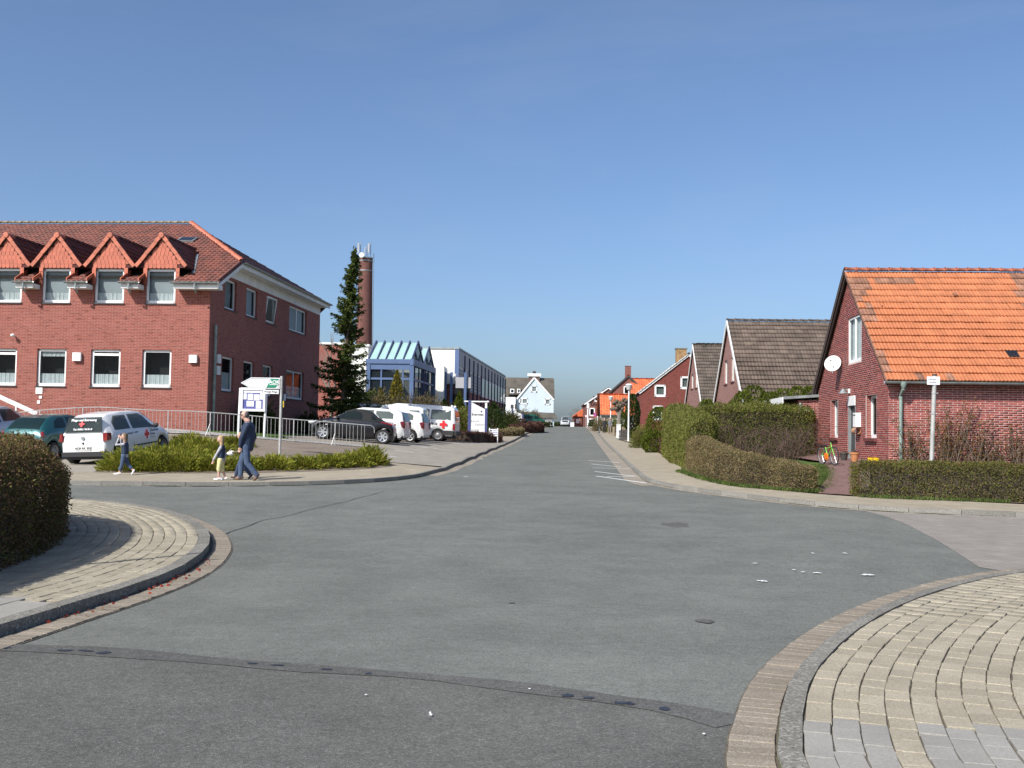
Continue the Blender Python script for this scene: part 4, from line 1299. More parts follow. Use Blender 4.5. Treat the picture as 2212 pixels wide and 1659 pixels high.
for x0, y0, x1, y1, kw in ((487, 602, 510, 674, dict(blind=M_BLIND)), (533, 619, 555, 689, dict(blind=M_BLIND)), (575.8, 636.5, 595.3, 703, dict(tilt=.12)), (625.6, 657, 661.7, 725, dict(two=1, blind=M_BLIND)),
                           (480, 767, 503.7, 846, dict(curtain=.5)), (526.3, 779, 547.8, 852, {}), (568, 787, 587.5, 857, {}), (618.7, 798, 655.2, 864.6, dict(two=1, curtain=.4))):
    a0, z1 = onwall(x0, y0, Os, DB.B); a1, z0 = onwall(x1, y1, Os, DB.B)
    side.append((a0, z0, a1, z1, kw))
for grp in (side[:4], side[4:]):
    zt = sum(q[3] for q in grp) / 4; zb = [q[1] for q in grp]
    for i, q in enumerate(grp):
        grp[i] = (q[0], (sum(zb[:3]) / 3 if i < 3 else zb[3]), q[2], zt, q[4])
    if grp[0][3] > 5: su = grp
    else: slw = grp
side = su + slw
m = MB(); m.panel(Os, DB.B, [(0, ZB - .5), (17, ZB - .5), (17, wt), (16.9, SE - .16), (b_hip, SE - .16), (0, wt)], [rect(*q[:4]) for q in side], .13)
m.build('side_wall', M_BRICK_L, drk)
m = MB(); m.panel(DB.p(0, 17, 0), -DB.T, rect(0, ZB - .5, 26, wt)); m.panel(DB.p(-26, 17, 0), -DB.B, rect(0, ZB - .5, 17, wt)); m.build('rear_wall', M_BRICK_L, drk)
for i, q in enumerate(ups):
    window(drk, Of, DB.T, *q, inset=.06, fw=.095, curtain=.24, blind=M_BLIND, sill=M_SILL)
for i, q in enumerate(los):
    window(drk, Of, DB.T, *q, inset=.08, fw=.095, curtain=.28, sill=M_SILL, valance=(i == 2), trans=((q[3] - .2,) if i in (1, 3) else ()))
for q in side:
    kw = dict(q[4]); two = kw.pop('two', 0)
    window(drk, Os, DB.B, *q[:4], inset=.10, fw=.08, mull=(((q[0] + q[2]) / 2,) if two else ()), sill=M_SILL, **kw)
# main roof
def slope(O, U, V, poly, tw=.22, rl=.34, most=0):
    U, V = Vector(U).normalized(), Vector(V).normalized(); O = Vector(O)
    q = [((p - O).dot(U), (p - O).dot(V)) for p in poly]
    tiles(drk, O, U, V, max(x for x, _ in q), max(y for _, y in q), tw, rl, M_TILE_L, 1, .02, most, lambda u, v: in_poly((u, v), q), k=5, deckpoly=q)
cuts = lambda b: None
O1 = DB.p(-26, -.6, FE)
pf = [DB.p(-26, -.6, FE), DB.p(SA, -.6, FE), DB.p(SA, b_hip, SE), DB.p(RA, RB, RZ), DB.p(-26, RB, RZ)]
U1, V1 = DB.T, (DB.B + Vector((0, 0, KS))).normalized()
q1 = [((p - O1).dot(U1), (p - O1).dot(V1)) for p in pf]
def front_ok(u, v):
    if not in_poly((u, v), q1): return False
    a = u - 26; b = v * (DB.B.dot(V1)) - .6; z = FE + KS * (b + .6)
    for c in DC:
        if abs(a - c) < .72 and b < .15: return False
        if abs(a - c) < DW and z < DAP - (DAP - DFT) * abs(a - c) / DW - .10 and b > .1: return False
    return True
tiles(drk, O1, U1, V1, max(x for x, _ in q1), max(y for _, y in q1), .22, .34, M_TILE_L, 1, .02, 0, front_ok, k=5, deck=False)
# deck of the front slope, notched for the dormers
dk = [(-26, -.6), (DC[3] - .74, -.6)]
for c in DC[::-1]:
    dk += [(c - .74, .1), (c + .74, .1), (c + .74, -.6)]
    if c != DC[0]: dk += [(DC[DC.index(c) - 1] - .74, -.6)]
dk += [(SA, -.6), (SA, b_hip), (RA, RB), (-26, RB)]
m = MB(); m.prism([DB.p(a, b, zs(b) - .012) for a, b in dk], (0, 0, -.07)); m.build('roof_deck', M_DECK, drk)
slope(DB.p(SA, b_hip, SE), DB.B, -DB.T + Vector((0, 0, (RZ - SE) / (SA - RA))), [DB.p(SA, b_hip, SE), DB.p(SA, 16.9, SE), DB.p(RA, RB, RZ)])
m = MB(); m.add([DB.p(-26, 17.6, FE), DB.p(-1, 17.6, FE), DB.p(SA, 16.9, SE), DB.p(RA, RB, RZ), DB.p(-26, RB, RZ)], [(0, 1, 2), (0, 2, 3), (0, 3, 4)]); m.build('rear_roof', M_TILE_L, drk)
ridge_tiles(drk, DB.p(RA, RB, RZ + .06), DB.p(SA, b_hip, SE + .06), M_TILE_H, .36, .13, 'hip_tile')
ridge_tiles(drk, DB.p(-26, RB, RZ + .06), DB.p(RA, RB, RZ + .06), simple('ridge_lichen', (.30, .22, .13), .8, var=.35, scale=5), .36, .12)
# eaves, verge, soffits
m = MB(); m.hexa([DB.p(0.003, b_hip - .35, SE - .20), DB.p(SA, b_hip - .0, SE - .20), DB.p(SA, 16.9, SE - .20), DB.p(0.003, 16.9, SE - .20),
                  DB.p(0.003, b_hip - .35, SE - .16), DB.p(SA, b_hip, SE - .16), DB.p(SA, 16.9, SE - .16), DB.p(0.003, 16.9, SE - .16)])
m.build('soffit', M_WHITE2, drk)
m = MB(); m.box(.004, b_hip + .2, SE - .62, .03, 16.9, SE - .21, DB.M()); m.build('wall_frieze', M_WHITE2, drk)
m = MB(); m.box(SA - .01, b_hip, SE - .24, SA + .02, 17.0, SE - .03, DB.M()); m.build('fascia', M_WHITE2, drk)
gutter_pipe(drk, DB.p(SA + .09, b_hip + .05, SE - .0), DB.p(SA + .09, 17.05, SE - .0), M_ZINC, .075)
m = MB(); m.bar(DB.p(SA - .005, -.62, FE - .12), DB.p(SA - .005, b_hip, SE - .12), .05, .22); m.build('verge_board', M_WHITE2, drk)
m = MB(); m.bar(DB.p(SA + .022, -.62, FE + .02), DB.p(SA + .022, b_hip, SE + .02), .03, .16); m.build('verge_tiles', M_TILE_L, drk)
m = MB(); m.hexa([DB.p(.0, -.55, FE - .20), DB.p(SA - .04, -.55, FE - .20), DB.p(SA - .04, b_hip, SE - .21), DB.p(.0, b_hip, SE - .21), DB.p(.0, -.55, FE - .18), DB.p(SA - .04, -.55, FE - .18), DB.p(SA - .04, b_hip, SE - .19), DB.p(.0, b_hip, SE - .19)])
m.build('soffit', M_WHITE2, drk)
gaps = [(DC[0] + .70, SA)] + [(DC[i + 1] + .70, DC[i] - .70) for i in range(3)]
for i, (g0, g1) in enumerate(gaps):
    gutter_pipe(drk, DB.p(g0 - .06, -.67, FE - .01), DB.p(g1 + .03, -.67, FE - .01), M_ZINC, .075)
    m = MB(); m.box(g0 + .02, -.56, FE - .26, g1 - .03, -.01, FE - .08, DB.M()); m.build('eave_box', M_WHITE2, drk)
    c = (g0 + g1) / 2 if i else g0 + .95
    m = MB(); m.tube([DB.p(c, -.67, FE - .06), DB.p(c, -.67, FE - .3), DB.p(c, -.5, FE - .42)], .045, 8); m.build('rain_outlet', M_ZINC, drk)
    if i:
        for sgn, x in ((1, g0 - .01), (-1, g1 + .01)):
            m = MB(); m.prism([DB.p(x, -.62, FE + .0), DB.p(x, .3, zs(.3)), DB.p(x, .3, zs(.3) + .22), DB.p(x, -.62, FE + .14)], DB.T * .04 * sgn); m.build('verge_tiles', M_TILE_H, drk)
# dormers
sh_me = {}
def shingle(w, hh):
    m = MB(); t = .022
    pts = [(-w / 2, hh), (-w / 2, .03), (-w / 2 + .04, 0), (w / 2 - .04, 0), (w / 2, .03), (w / 2, hh)]
    n = len(pts)
    m.add([(x, -t, z) for x, z in pts] + [(x, .0, z) for x, z in pts], [tuple(range(n)), *[(i, (i + 1) % n, n + (i + 1) % n, n + i)[::-1] for i in range(n)]])
    return m.mesh('shingle', M_SHING, False, False)
SHM = shingle(.158, .19)
fb = -.06
ks = (DAP - DFT) / DW
for di, c in enumerate(DC):
    m = MB(); m.prism([DB.p(c - DW + .06, fb + .02, DFT - .02), DB.p(c + DW - .06, fb + .02, DFT - .02), DB.p(c, fb + .02, DAP - .08)], DB.B * .04)
    for sgn in (-1, 1):
        x0, x1 = sorted((c + sgn * .60, c + sgn * .755))
        m.box(x0, fb + .02, 7.42, x1, .0, DFT - .021, DB.M())
    m.box(c - .60, fb + .02, zt_u + .01, c + .60, 0, DFT - .021, DB.M())
    dm = m.build('dormer_front', simple('batten_shade', (.10, .03, .025), .9), drk)
    r_ = 0
    z = zt_u + .02
    while z < DAP - .18:
        hw = min(.75 if z < DFT - .04 else DW, (DAP - z - .1) / ks) - .06
        n = max(1, int(hw * 2 / .172))
        for k_ in range(n):
            o = link('shingle', SHM, dm)
            o.matrix_basis = DB.M(c + (k_ - (n - 1) / 2) * .172 + (.03 if r_ % 2 else -.03), fb + .018 - .004 * (r_ % 2), z)
        z += .168; r_ += 1
    for sgn in (-1, 1):
        for z in (7.42, 7.583, 7.746, 7.909):
            if z < zt_u - .03:
                o = link('shingle', SHM, dm); o.matrix_basis = DB.M(c + sgn * .675, fb + .018, z)
    # dormer roof slopes and salmon verges
    for sgn in (-1, 1):
        foot = lambda b: DB.p(c + sgn * DW, b, DFT)
        V = (-DB.T * sgn + Vector((0, 0, ks))).normalized(); Lv = math.hypot(DW, DAP - DFT)
        b1 = 3.7
        if sgn > 0: O_, U_ = foot(-.13), DB.B
        else: O_, U_ = foot(b1), -DB.B
        def ok(u, v, sgn=sgn):
            b = -.13 + u if sgn > 0 else b1 - u
            return DFT + v * V.z > zs(b) + .02
        zc = lambda b: max(0, (zs(b) - DFT) / V.z)
        bb = (DFT - FE) / KS - .6
        pd = [(-.13, 0), (bb, 0), (3.66, Lv), (-.13, Lv)]
        pd = [((b + .13) if sgn > 0 else (b1 - b), v) for b, v in pd]
        tiles(drk, O_, U_, V, b1 + .13, Lv, .2, .29, M_TILE_L, 1, .02, 0, ok, k=5, deckpoly=pd if sgn > 0 else pd[::-1])
        N_ = U_.cross(V)
        n = 5
        for j in range(n):
            p, q = foot(-.145) + V * (Lv * j / n), foot(-.145) + V * (Lv * (j + .97) / n)
            m = MB(); m.bar(p + N_ * (.03 + .012 * (j % 2 == 0)), q + N_ * .03, .06, .15, N_); m.build('verge_tile', M_TILE_H, drk)
    m = MB(); Mx = DB.M(c, -.17, DAP + .02) @ Matrix.Rotation(R(90), 4, 'X'); m.lathe([(.001, -.5), (.12, -.5), (.12, .03), (.10, .045), (.001, .045)], 14, Mx); m.build('apex_cap', M_TILE_H, drk)
    ridge_tiles(drk, DB.p(c, -.1, DAP + .03), DB.p(c, 3.5, DAP + .03), M_TILE_L, .36, .10)
# valley flashing, skylight, fittings
m = MB(); m.bar(DB.p(DC[0] + DW + .14, (DFT - FE) / KS - .6 - .5, zs((DFT - FE) / KS - 1.1) + .05), DB.p(DC[0] + .28, 3.0, zs(3.0) + .06), .12, .06); m.build('valley_flashing', M_ZINC, drk)
bsk = 5.4
m = MB(); Msk = Matrix((DB.T, V1, DB.T.cross(V1))).transposed().to_4x4(); Msk.translation = DB.p(DC[0] - 1.15, bsk, zs(bsk) + .03)
m.box(-.4, -.35, 0, .4, .35, .09, Msk); sk = m.build('skylight', M_ZINC, drk)
m = MB(); m.box(-.33, -.28, .091, .33, .28, .1, Msk); m.build('pane', G_DARK, sk)
for x0, y0, x1, y1 in ((411, 767, 427, 784), (160, 762, 177, 780)):
    a0, z1 = onwall(x0, y0, Of, DB.T); a1, z0 = onwall(x1, y1, Of, DB.T)
    m = MB(); m.box(a0, -.14, z0, a1, -.002, z1, DB.M()); m.build('wall_lamp_box', M_WHITE, drk)
a0, z0 = onwall(33, 727, Of, DB.T)
m = MB(); m.tube([DB.p(a0, -.002, z0), DB.p(a0, -.14, z0 + .03)], .03, 8); m.ellipsoid(DB.p(a0, -.2, z0 + .03), (.09, .09, .07), 10, 6); m.build('floodlight', M_WHITE2, drk, smooth=True)
for x0, y0, x1, y1, mt in ((78, 837, 92, 851, M_WHITE2), (85, 855, 91, 861, M_WHITE), (81, 865, 87, 872, M_WHITE)):
    a0, z1 = onwall(x0, y0, Of, DB.T); a1, z0 = onwall(x1, y1, Of, DB.T)
    m = MB(); m.box(a0, -.03, z0, a1, -.002, z1, DB.M()); m.build('wall_plate', mt, drk)
a0, z1 = onwall(461.5, 702, Os, DB.B)
m = MB(); m.tube([DB.p(.10, a0, z1), DB.p(.10, a0, ZB)], .055, 10); m.tube([DB.p(.10, a0, z1 - .02), DB.p(.02, a0, z1 + .0)], .04, 8); m.build('downpipe', M_GREENZINC, drk, smooth=True)
for px, py in ((469, 775), (468, 800)):
    a0, z0 = onwall(px, py, Os, DB.B)
    m = MB(); m.box(.002, a0 - .2, z0 - .18, .1, a0 + .2, z0 + .18, DB.M()); m.build('meter_box', M_WHITE2, drk)
for x0, x1 in ((92, 182), (405, 502)):       # basement light wells
    a0, _ = onwall(x0, 880, Of, DB.T); a1, _ = onwall(x1, 880, Of, DB.T)
    if x1 < 440:
        continue
m = MB(); m.box(-11.2, -.012, 1.75, -9.5, .02, 2.05, DB.M()); m.build('basement_window', M_DARKIN, drk)
m = MB(); m.box(-4.6, -.012, 1.62, -2.9, .02, 1.92, DB.M()); m.build('basement_window', M_DARKIN, drk)

# entrance stair stringers with handrail at the left edge
sr = wthing('stair_handrail', 'white sloping handrail of the stair at the left end of the brick building', 'handrail', DB.p(-11.3, -1.6, 1.6))
pa_, pb_ = at(-60, 830, 41.2), at(80, 894, 41.2)
for dz, nm, tz in ((0, 'rail', .16), (-.62, 'lower_rail', .08)):
    m = MB(); m.bar(pa_ + Vector((0, 0, dz)), pb_ + Vector((0, 0, dz)), .06, tz); m.build(nm, M_WHITE, sr)
for t in (.02, .35, .68, .98):
    p = pa_.lerp(pb_, t); m = MB(); m.bar(p - Vector((0, 0, .02)), Vector((p.x, p.y, h(p.x, p.y))), .05, .05, (0, 1, 0)); m.build('post', M_WHITE, sr)
# ------------------------------------------------------------------ brick house with orange roof on the right
M_MORTAR = simple('mortar', (.58, .46, .43), .95, var=.2, scale=9)
M_BRK_R = simple('clinker_brick', (.25, .052, .038), .6, var=.3, scale=9, island=.28)
M_TILE_O = simple('tile_orange', (.43, .148, .062), .75, var=.16, scale=2.2, island=.08)
M_TILE_OB = simple('tile_weathered', (.255, .125, .078), .85, var=.35, scale=5, island=.22)
M_REV = brick_mat('brick_reveal', (.25, .055, .04), (.20, .04, .03), (.45, .33, .30), .25, .0625, .011, .75)
HB = BF((10.56, 29.8), (.075, 1))
HZ = .85
house = wthing('orange_roofed_brick_house', 'red clinker house with bright orange pantile roof behind the clipped hedge', 'house', HB.p(0, 0, HZ))
HW, HE, HR, HLEN = 9.3, 3.46, 7.02, 12.0
ksl = (HR - HE) / (HW / 2)
GO = HB.p(0, HW, 0); GT = -HB.B              # gable wall: s runs from the far end to the corner
def gw(x0, y0, x1, y1):
    a0, z1 = onwall(x0, y0, GO, GT); a1, z0 = onwall(x1, y1, GO, GT)
    return (a0, z0, a1, z1)
g_near = gw(1872, 853.2, 1893.4, 945.8); g_far = gw(1795.2, 867, 1809.4, 945.8); g_up = gw(1832, 688, 1860.4, 779); g_door = gw(1832.3, 857, 1847.4, 997)
zt = (g_near[3] + g_far[3]) / 2; zb = (g_near[1] + g_far[1]) / 2
g_near = (g_near[0], zb, g_near[2], zt); g_far = (g_far[0], zb, g_far[2], zt)
g_door = (g_door[0], HZ + .05, g_door[2], g_door[3])
holes_g = [rect(*q) for q in (g_near, g_far, g_up, g_door)]
gp_ = [(0, HZ - .4), (HW, HZ - .4), (HW, HE), (HW / 2, HR - .03), (0, HE)]
m = MB(); m.panel(GO, GT, gp_, holes_g, 0); gable = m.build('gable_wall', M_MORTAR, house)
fp_ = rect(0, HZ - .4, HLEN, HE)
m = MB(); m.panel(HB.p(0, 0, 0), HB.T, fp_); fwall = m.build('front_wall', M_MORTAR, house)
m = MB(); m.panel(HB.p(HLEN, 0, 0), HB.B, [(0, HZ - .4), (HW, HZ - .4), (HW, HE), (HW / 2, HR - .03), (0, HE)]); m.panel(HB.p(HLEN, HW, 0), -HB.T, fp_); m.build('rear_wall', M_MORTAR, house)
m = MB(); Mg = wall_M(GO, GT)
for hl in holes_g:
    m.add([Mg @ Vector((a, 0, z)) for a, z in hl] + [Mg @ Vector((a, .16, z)) for a, z in hl], [(i, (i + 1) % 4, 4 + (i + 1) % 4, 4 + i) for i in range(4)])
m.build('window_reveals', M_REV, house)
# bricks
bw, rh, jt = .25, .0625, .0145
def brick_block(l):
    m = MB(); t = .006
    m.box(0, -t, 0, l - jt, .002, rh - jt)
    return m.mesh('brick', M_BRK_R, False, False)
BRK, BRKH = brick_block(bw), brick_block(bw / 2)
def lay_bricks(parent, O, T, poly, holes, amax, zlo, zhi, most=0, key=None, a_lo=0.0):
    M = wall_M(O, T); sites = []
    nrow = int((zhi - zlo) / rh)
    for r_ in range(nrow):
        z = zlo + r_ * rh
        a = a_lo - (bw / 2 if r_ % 2 else 0)
        while a < amax - .02:
            l = bw
            a_s = a
            if a < a_lo: a_s, l = a_lo, bw / 2
            if a_s + l > amax + .02: l = bw / 2
            c = (a_s + l / 2, z + rh / 2)
            e = [(a_s + .02, z + rh / 2), (a_s + l - .03, z + rh / 2)]
            if all(in_poly(p, poly) for p in e):
                hit = any(in_poly(p, hl) for hl in holes for p in e)
                if not hit:
                    sites.append((a_s, z, l))
                else:
                    # try a half brick on the free side
                    for aa in (a_s, a_s + bw / 2):
                        if l == bw and not any(in_poly(p, hl) for hl in holes for p in ((aa + .01, z + rh / 2), (aa + bw / 2 - .02, z + rh / 2))):
                            sites.append((aa, z, bw / 2))
            a += bw
    if key: sites.sort(key=key)
    V, Fq = [], []
    for i, (a, z, l) in enumerate(sites):
        me = BRK if l > .2 else BRKH
        Mb = M @ TR(a + rng.uniform(-.002, .002), rng.uniform(-.0015, .0015), z)
        if i < most:
            o = link('brick', me, parent); o.matrix_basis = Mb
        else:
            va = np.array([q.co[:] for q in me.vertices])
            Fq.append(np.array([p.vertices[:] for p in me.polygons]) + 8 * len(V))
            V.append(va @ np.array(Mb.to_3x3()).T + np.array(Mb.translation))
    if V:
        prop(link('brick_field', fast_mesh('brick_field', np.concatenate(V), np.concatenate(Fq), M_BRK_R), parent), kind='stuff')
lay_bricks(fwall, HB.p(0, 0, 0), HB.T, fp_, [], 6.5, HZ - .1, HE, 300, key=lambda s_: abs(s_[1] - 2.6) + s_[0] * .35)
lay_bricks(gable, GO, GT, gp_, holes_g, HW + .01, HZ - .1, HR, 300, key=lambda s_: abs(s_[1] - 2.2) + (HW - s_[0]) * .6, a_lo=.05)
window(house, GO, GT, *g_near, inset=.13, fw=.085, curtain=.0)
window(house, GO, GT, *g_far, inset=.13, fw=.085)
window(house, GO, GT, *g_up, inset=.02, fw=.09, mull=((g_up[0] + g_up[2]) / 2,), curtain=.9)
GM = wall_M(GO, GT)
for q in (g_near, g_far):
    m = MB(); m.box(q[0] - .06, -.09, q[1] - .1, q[2] + .06, .13, q[1] - .003, GM); m.build('window_ledge', M_SILLR, house)
m = MB(); m.box(g_door[0] + .002, .10, g_door[1], g_door[2] - .002, .15, g_door[3] - .30, GM); dr = m.build('front_door', simple('door_dark', (.03, .03, .035), .4), house)
m = MB(); m.box(g_door[0] + .003, -.02, g_door[3] - .30, g_door[2] - .003, .15, g_door[3] - .003, GM); m.build('shutter_box', M_WHITE, house)
for x in (g_door[0] + .03, g_door[2] - .03):
    m = MB(); m.box(x - .025, .0, g_door[1], x + .025, .09, g_door[3] - .305, GM); m.build('door_frame', M_ZINC, house)
m = MB(); m.tube([GM @ Vector((g_door[2] - .15, .06, HZ + 1.05)), GM @ Vector((g_door[2] - .27, .06, HZ + 1.05))], .015, 6); m.build('door_handle', M_ZINC, dr)
# roof: weathered patches along the verge and at the right
def weath(r_, c, u, v):
    edge = {0: 0, 1: 1, 2: 1, 3: 1, 8: 2, 9: 2, 10: 2, 11: 1, 12: 2, 13: 4, 14: 3}
    k_ = max(0, edge.get(r_, 0) + (0 if r_ < 8 else 0))
    if c < k_ and (r_ * 7 + c * 3) % 5 != 0: return True
    if r_ == 14 and 4 <= c <= 9: return True
    if r_ in (0,) and c in (4, 8): return True
    lim = 3.9 + (14 - r_) * -.03 + (.0 if r_ > 8 else (8 - r_) * .32)
    return u > lim + 1.0 + ((r_ * 13) % 5) * .05
oR = HB.p(-.12, -.30, HE - .30 * ksl); vR = HB.B + Vector((0, 0, ksl)); LR = math.hypot(HW / 2 + .3, (HW / 2 + .3) * ksl)
rlR = LR / 16.0
M_EDGE = simple('dark_verge', (.055, .035, .028), .85)
tiles(house, oR, HB.T, vR, 7.6, LR, .205, rlR, M_TILE_O, 2, .011, 300, None, weath, M_TILE_OB, .05, 8, jit=.005)
o2 = HB.p(7.5, HW + .3, HE - .3 * ksl)
tiles(house, o2, -HB.T, -HB.B + Vector((0, 0, ksl)), 7.6, LR, .4, rlR, M_TILE_O, 2, .011, 0, None, None, None, .035, 6)
m = MB(); m.prism([HB.p(7.48, -.3, HE - .3 * ksl), HB.p(HLEN, -.3, HE - .3 * ksl), HB.p(HLEN, HW / 2, HR), HB.p(7.48, HW / 2, HR)], (0, 0, .06)); m.build('roof_end', M_TILE_OB, house)
m = MB(); m.prism([HB.p(7.48, HW + .3, HE - .3 * ksl), HB.p(7.48, HW / 2, HR), HB.p(HLEN, HW / 2, HR), HB.p(HLEN, HW + .3, HE - .3 * ksl)], (0, 0, .06)); m.build('roof_end', M_TILE_OB, house)
ridge_tiles(house, HB.p(-.14, HW / 2, HR + .07), HB.p(7.6, HW / 2, HR + .07), simple('ridge_red', (.36, .11, .06), .75, var=.25, scale=4, island=.15), .34, .12)
for b0, b1, mt in ((-.3, HW / 2, M_TILE_OB), (HW + .3, HW / 2, M_EDGE)):
    n = 16
    for i in range(n):
        t0, t1 = i / n, (i + .96) / n
        z0, z1 = HE - .3 * ksl, HR
        p = HB.p(-.135, b0 + (b1 - b0) * t0, z0 + (z1 - z0) * t0 + .0); q = HB.p(-.135, b0 + (b1 - b0) * t1, z0 + (z1 - z0) * t1 - .015)
        m = MB(); m.bar(p, q, .03, .075); m.build('verge_tile', mt, house)
m = MB(); m.bar(HB.p(-.10, HW / 2, HR - .12), HB.p(-.10, HW + .25, HE - .25 * ksl - .12), .05, .1); m.bar(HB.p(-.10, HW / 2, HR - .12), HB.p(-.10, -.25, HE - .25 * ksl - .12), .05, .1); m.build('barge_board', simple('dark_board', (.05, .035, .03), .8), house)
# glass tile and vent tile on the roof
Mt = Matrix((HB.T, vR.normalized(), HB.T.cross(vR.normalized()))).transposed().to_4x4()
Mt.translation = oR + HB.T * 3.62 + vR.normalized() * (rlR * 3.05)
m = MB(); m.box(0, 0, .03, .30, .34, .075, Mt); m.build('glass_roof_tile', G_DARK, house)
Mt.translation = oR + HB.T * 3.05 + vR.normalized() * (rlR * 12.2)
m = MB(); m.tube([Mt @ Vector((0, 0, .04)), Mt @ Vector((0, -.09, .12))], [.07, .05], 8); m.build('vent_tile', M_TILE_OB, house)
m = MB(); m.bar(HB.p(-.16, HW + .34, HE - .3 * ksl - .02), HB.p(-.16, HW / 2, HR + .06), .02, .2); m.build('verge_cover', M_EDGE, house)
gutter_pipe(house, HB.p(-.22, -.36, HE - .24), HB.p(HLEN, -.36, HE - .24), M_ZINC, .075)
m = MB(); px_ = .30
m.tube([HB.p(px_, -.36, HE - .29), HB.p(px_, -.34, HE - .45), HB.p(px_, -.10, HE - .62), HB.p(px_, -.09, HE - .8), HB.p(px_, -.09, HZ)], .048, 10)
m.lathe([(.05, 0), (.10, .12), (.10, .17)], 10, HB.M(px_, -.36, HE - .42))
m.tube([HB.p(px_, -.09, 1.9), HB.p(px_, -.09, 1.96)], .06, 10); m.tube([HB.p(px_, -.09, 2.75), HB.p(px_, -.09, 2.80)], .06, 10)
m.build('downpipe', M_GREENZINC, house, smooth=True)
# flat-roofed annexe beyond the gable
AW = .72
m = MB(); an_z = 3.0
gwC = [onwall(1765.6, 875, HB.p(-AW, 14, 0), GT), onwall(1775.7, 947, HB.p(-AW, 14, 0), GT)]
m.panel(HB.p(-AW, HW + .02, 0), HB.T, rect(0, HZ - .4, AW, an_z)); m.panel(HB.p(-AW, 13.5, 0), GT, rect(0, HZ - .4, 13.5 - HW - .02, an_z)); m.panel(HB.p(3, 13.5, 0), -HB.T, rect(0, HZ - .4, 3 + AW, an_z))
m.build('annexe_wall', brick_mat('brick_annexe', (.25, .055, .04), (.20, .04, .03), (.56, .42, .40), .25, .0625, .011, .75), house)
q = (.12, 1.63, .62, 2.72)
m = MB(); m.hexa([HB.p(-AW - .55, HW - .15, an_z + .02), HB.p(3, HW - .15, an_z + .35), HB.p(3, 13.9, an_z + .35), HB.p(-AW - .55, 13.9, an_z + .02), HB.p(-AW - .55, HW - .15, an_z + .12), HB.p(3, HW - .15, an_z + .45), HB.p(3, 13.9, an_z + .45), HB.p(-AW - .55, 13.9, an_z + .12)])
m.build('annexe_roof', M_ZINC, house)
m = MB(); m.box(-AW - .60, HW - .1, an_z - .14, -AW - .56, 13.9, an_z + .10, HB.M()); m.build('annexe_fascia', M_WHITE, house)
m = MB(); m.tube([HB.p(-AW + .06, HW - .08, an_z - .1), HB.p(-AW + .06, HW - .08, HZ)], .045, 8); m.build('downpipe', M_GREENZINC, house, smooth=True)
window(house, HB.p(-AW, HW + .02, 0), HB.T, .16, 1.62, .56, 2.66, inset=-.03, fw=.06, dark=False, glass=G_DARK)
# pale foundation strip
m = MB(); m.box(.0, -.06, HZ - .3, HW - 1.9, .0 - .002, HZ + .12, GM); m.build('rubble_plinth', simple('pale_stones', (.52, .50, .46), .95, var=.4, scale=14, bump=.8), house)

# --- things on and by the house
def dish(px, py, Y, dia, label):
    c = at(px, py, Y)
    root = wthing('satellite_dish', label, 'satellite dish', c)
    n = Vector((-.55, -.78, .30)).normalized()
    u, w, n = frame_of(n)
    M = Matrix((u, w, n)).transposed().to_4x4(); M.translation = c
    m = MB(); m.lathe([(.001, -.06), (dia * .25, -.045), (dia * .42, -.012), (dia * .5, .018), (dia * .5, .0), (dia * .42, -.03), (dia * .25, -.065), (.001, -.082)], 28, M); m.build('reflector', M_WHITE, root, smooth=True)
    m = MB(); lnb = M @ Vector((0, -dia * .05, dia * .55)); lw = c + Vector((0, 0, -dia * .5))
    m.tube([lw, lnb + Vector((0, 0, -.04))], .012, 6); m.build('arm', M_ZINC, root)
    m = MB(); m.tube([lnb, lnb - n * .1], .03, 8); m.build('receiver', M_ZINC, root)
    s_, z_ = onwall(px, py, GO, GT); wp = GM @ Vector((s_, 0, c.z))
    m = MB(); m.tube([c - n * .06, c - n * .06 + Vector((.12, .1, -.02)), wp + Vector((0, 0, -.02))], .02, 6); m.tube([wp + Vector((-.01, 0, .2)), wp + Vector((-.01, 0, -.25))], .02, 6); m.build('wall_bracket', M_ZINC, root)
    return root
s_, z_ = onwall(1811, 785, GO, GT); wp = GM @ Vector((s_, 0, z_))
dish(1799, 785, wp.y - .45, .56, 'white satellite dish on the gable of the orange-roofed brick house')
s_, z_ = onwall(1836, 848, GO, GT)
lamp = wthing('outdoor_wall_lamp', 'small wall lamp above the door of the brick house', 'lamp', GM @ Vector((s_, 0, z_)))
m = MB(); m.box(s_ - .05, -.06, z_ - .02, s_ + .05, -.003, z_ + .12, GM); m.build('bracket', M_WHITE2, lamp)
m = MB(); m.lathe([(.03, .1), (.09, .02), (.14, -.05), (.12, -.05), (.02, .05)], 14, GM @ TR(s_, -.22, z_ + .02)); m.tube([GM @ Vector((s_, -.05, z_ + .08)), GM @ Vector((s_, -.22, z_ + .11))], .015, 6); m.build('shade', M_ZINC, lamp, smooth=True)
s0, z1 = onwall(1846, 895, GO, GT); s1, z0 = onwall(1856, 930, GO, GT)
mb_ = wthing('wall_mailbox', 'white mailbox with round newspaper tube beside the door of the brick house', 'mailbox', GM @ Vector((s0, 0, z0)))
sm = g_door[2] + .35
m = MB(); m.box(sm, -.16, 1.98, sm + .36, -.003, 2.42, GM); bx_ = m.build('box', M_WHITE, mb_)
m = MB(); m.box(sm + .03, -.168, 2.33, sm + .33, -.161, 2.37, GM); m.build('slot', M_ZINC, bx_)
m = MB(); m.tube([GM @ Vector((sm + .0, -.11, 1.86)), GM @ Vector((sm + .40, -.11, 1.86))], .10, 14, False); m.build('newspaper_tube', simple('terracotta', (.52, .27, .14), .7), mb_, smooth=True)
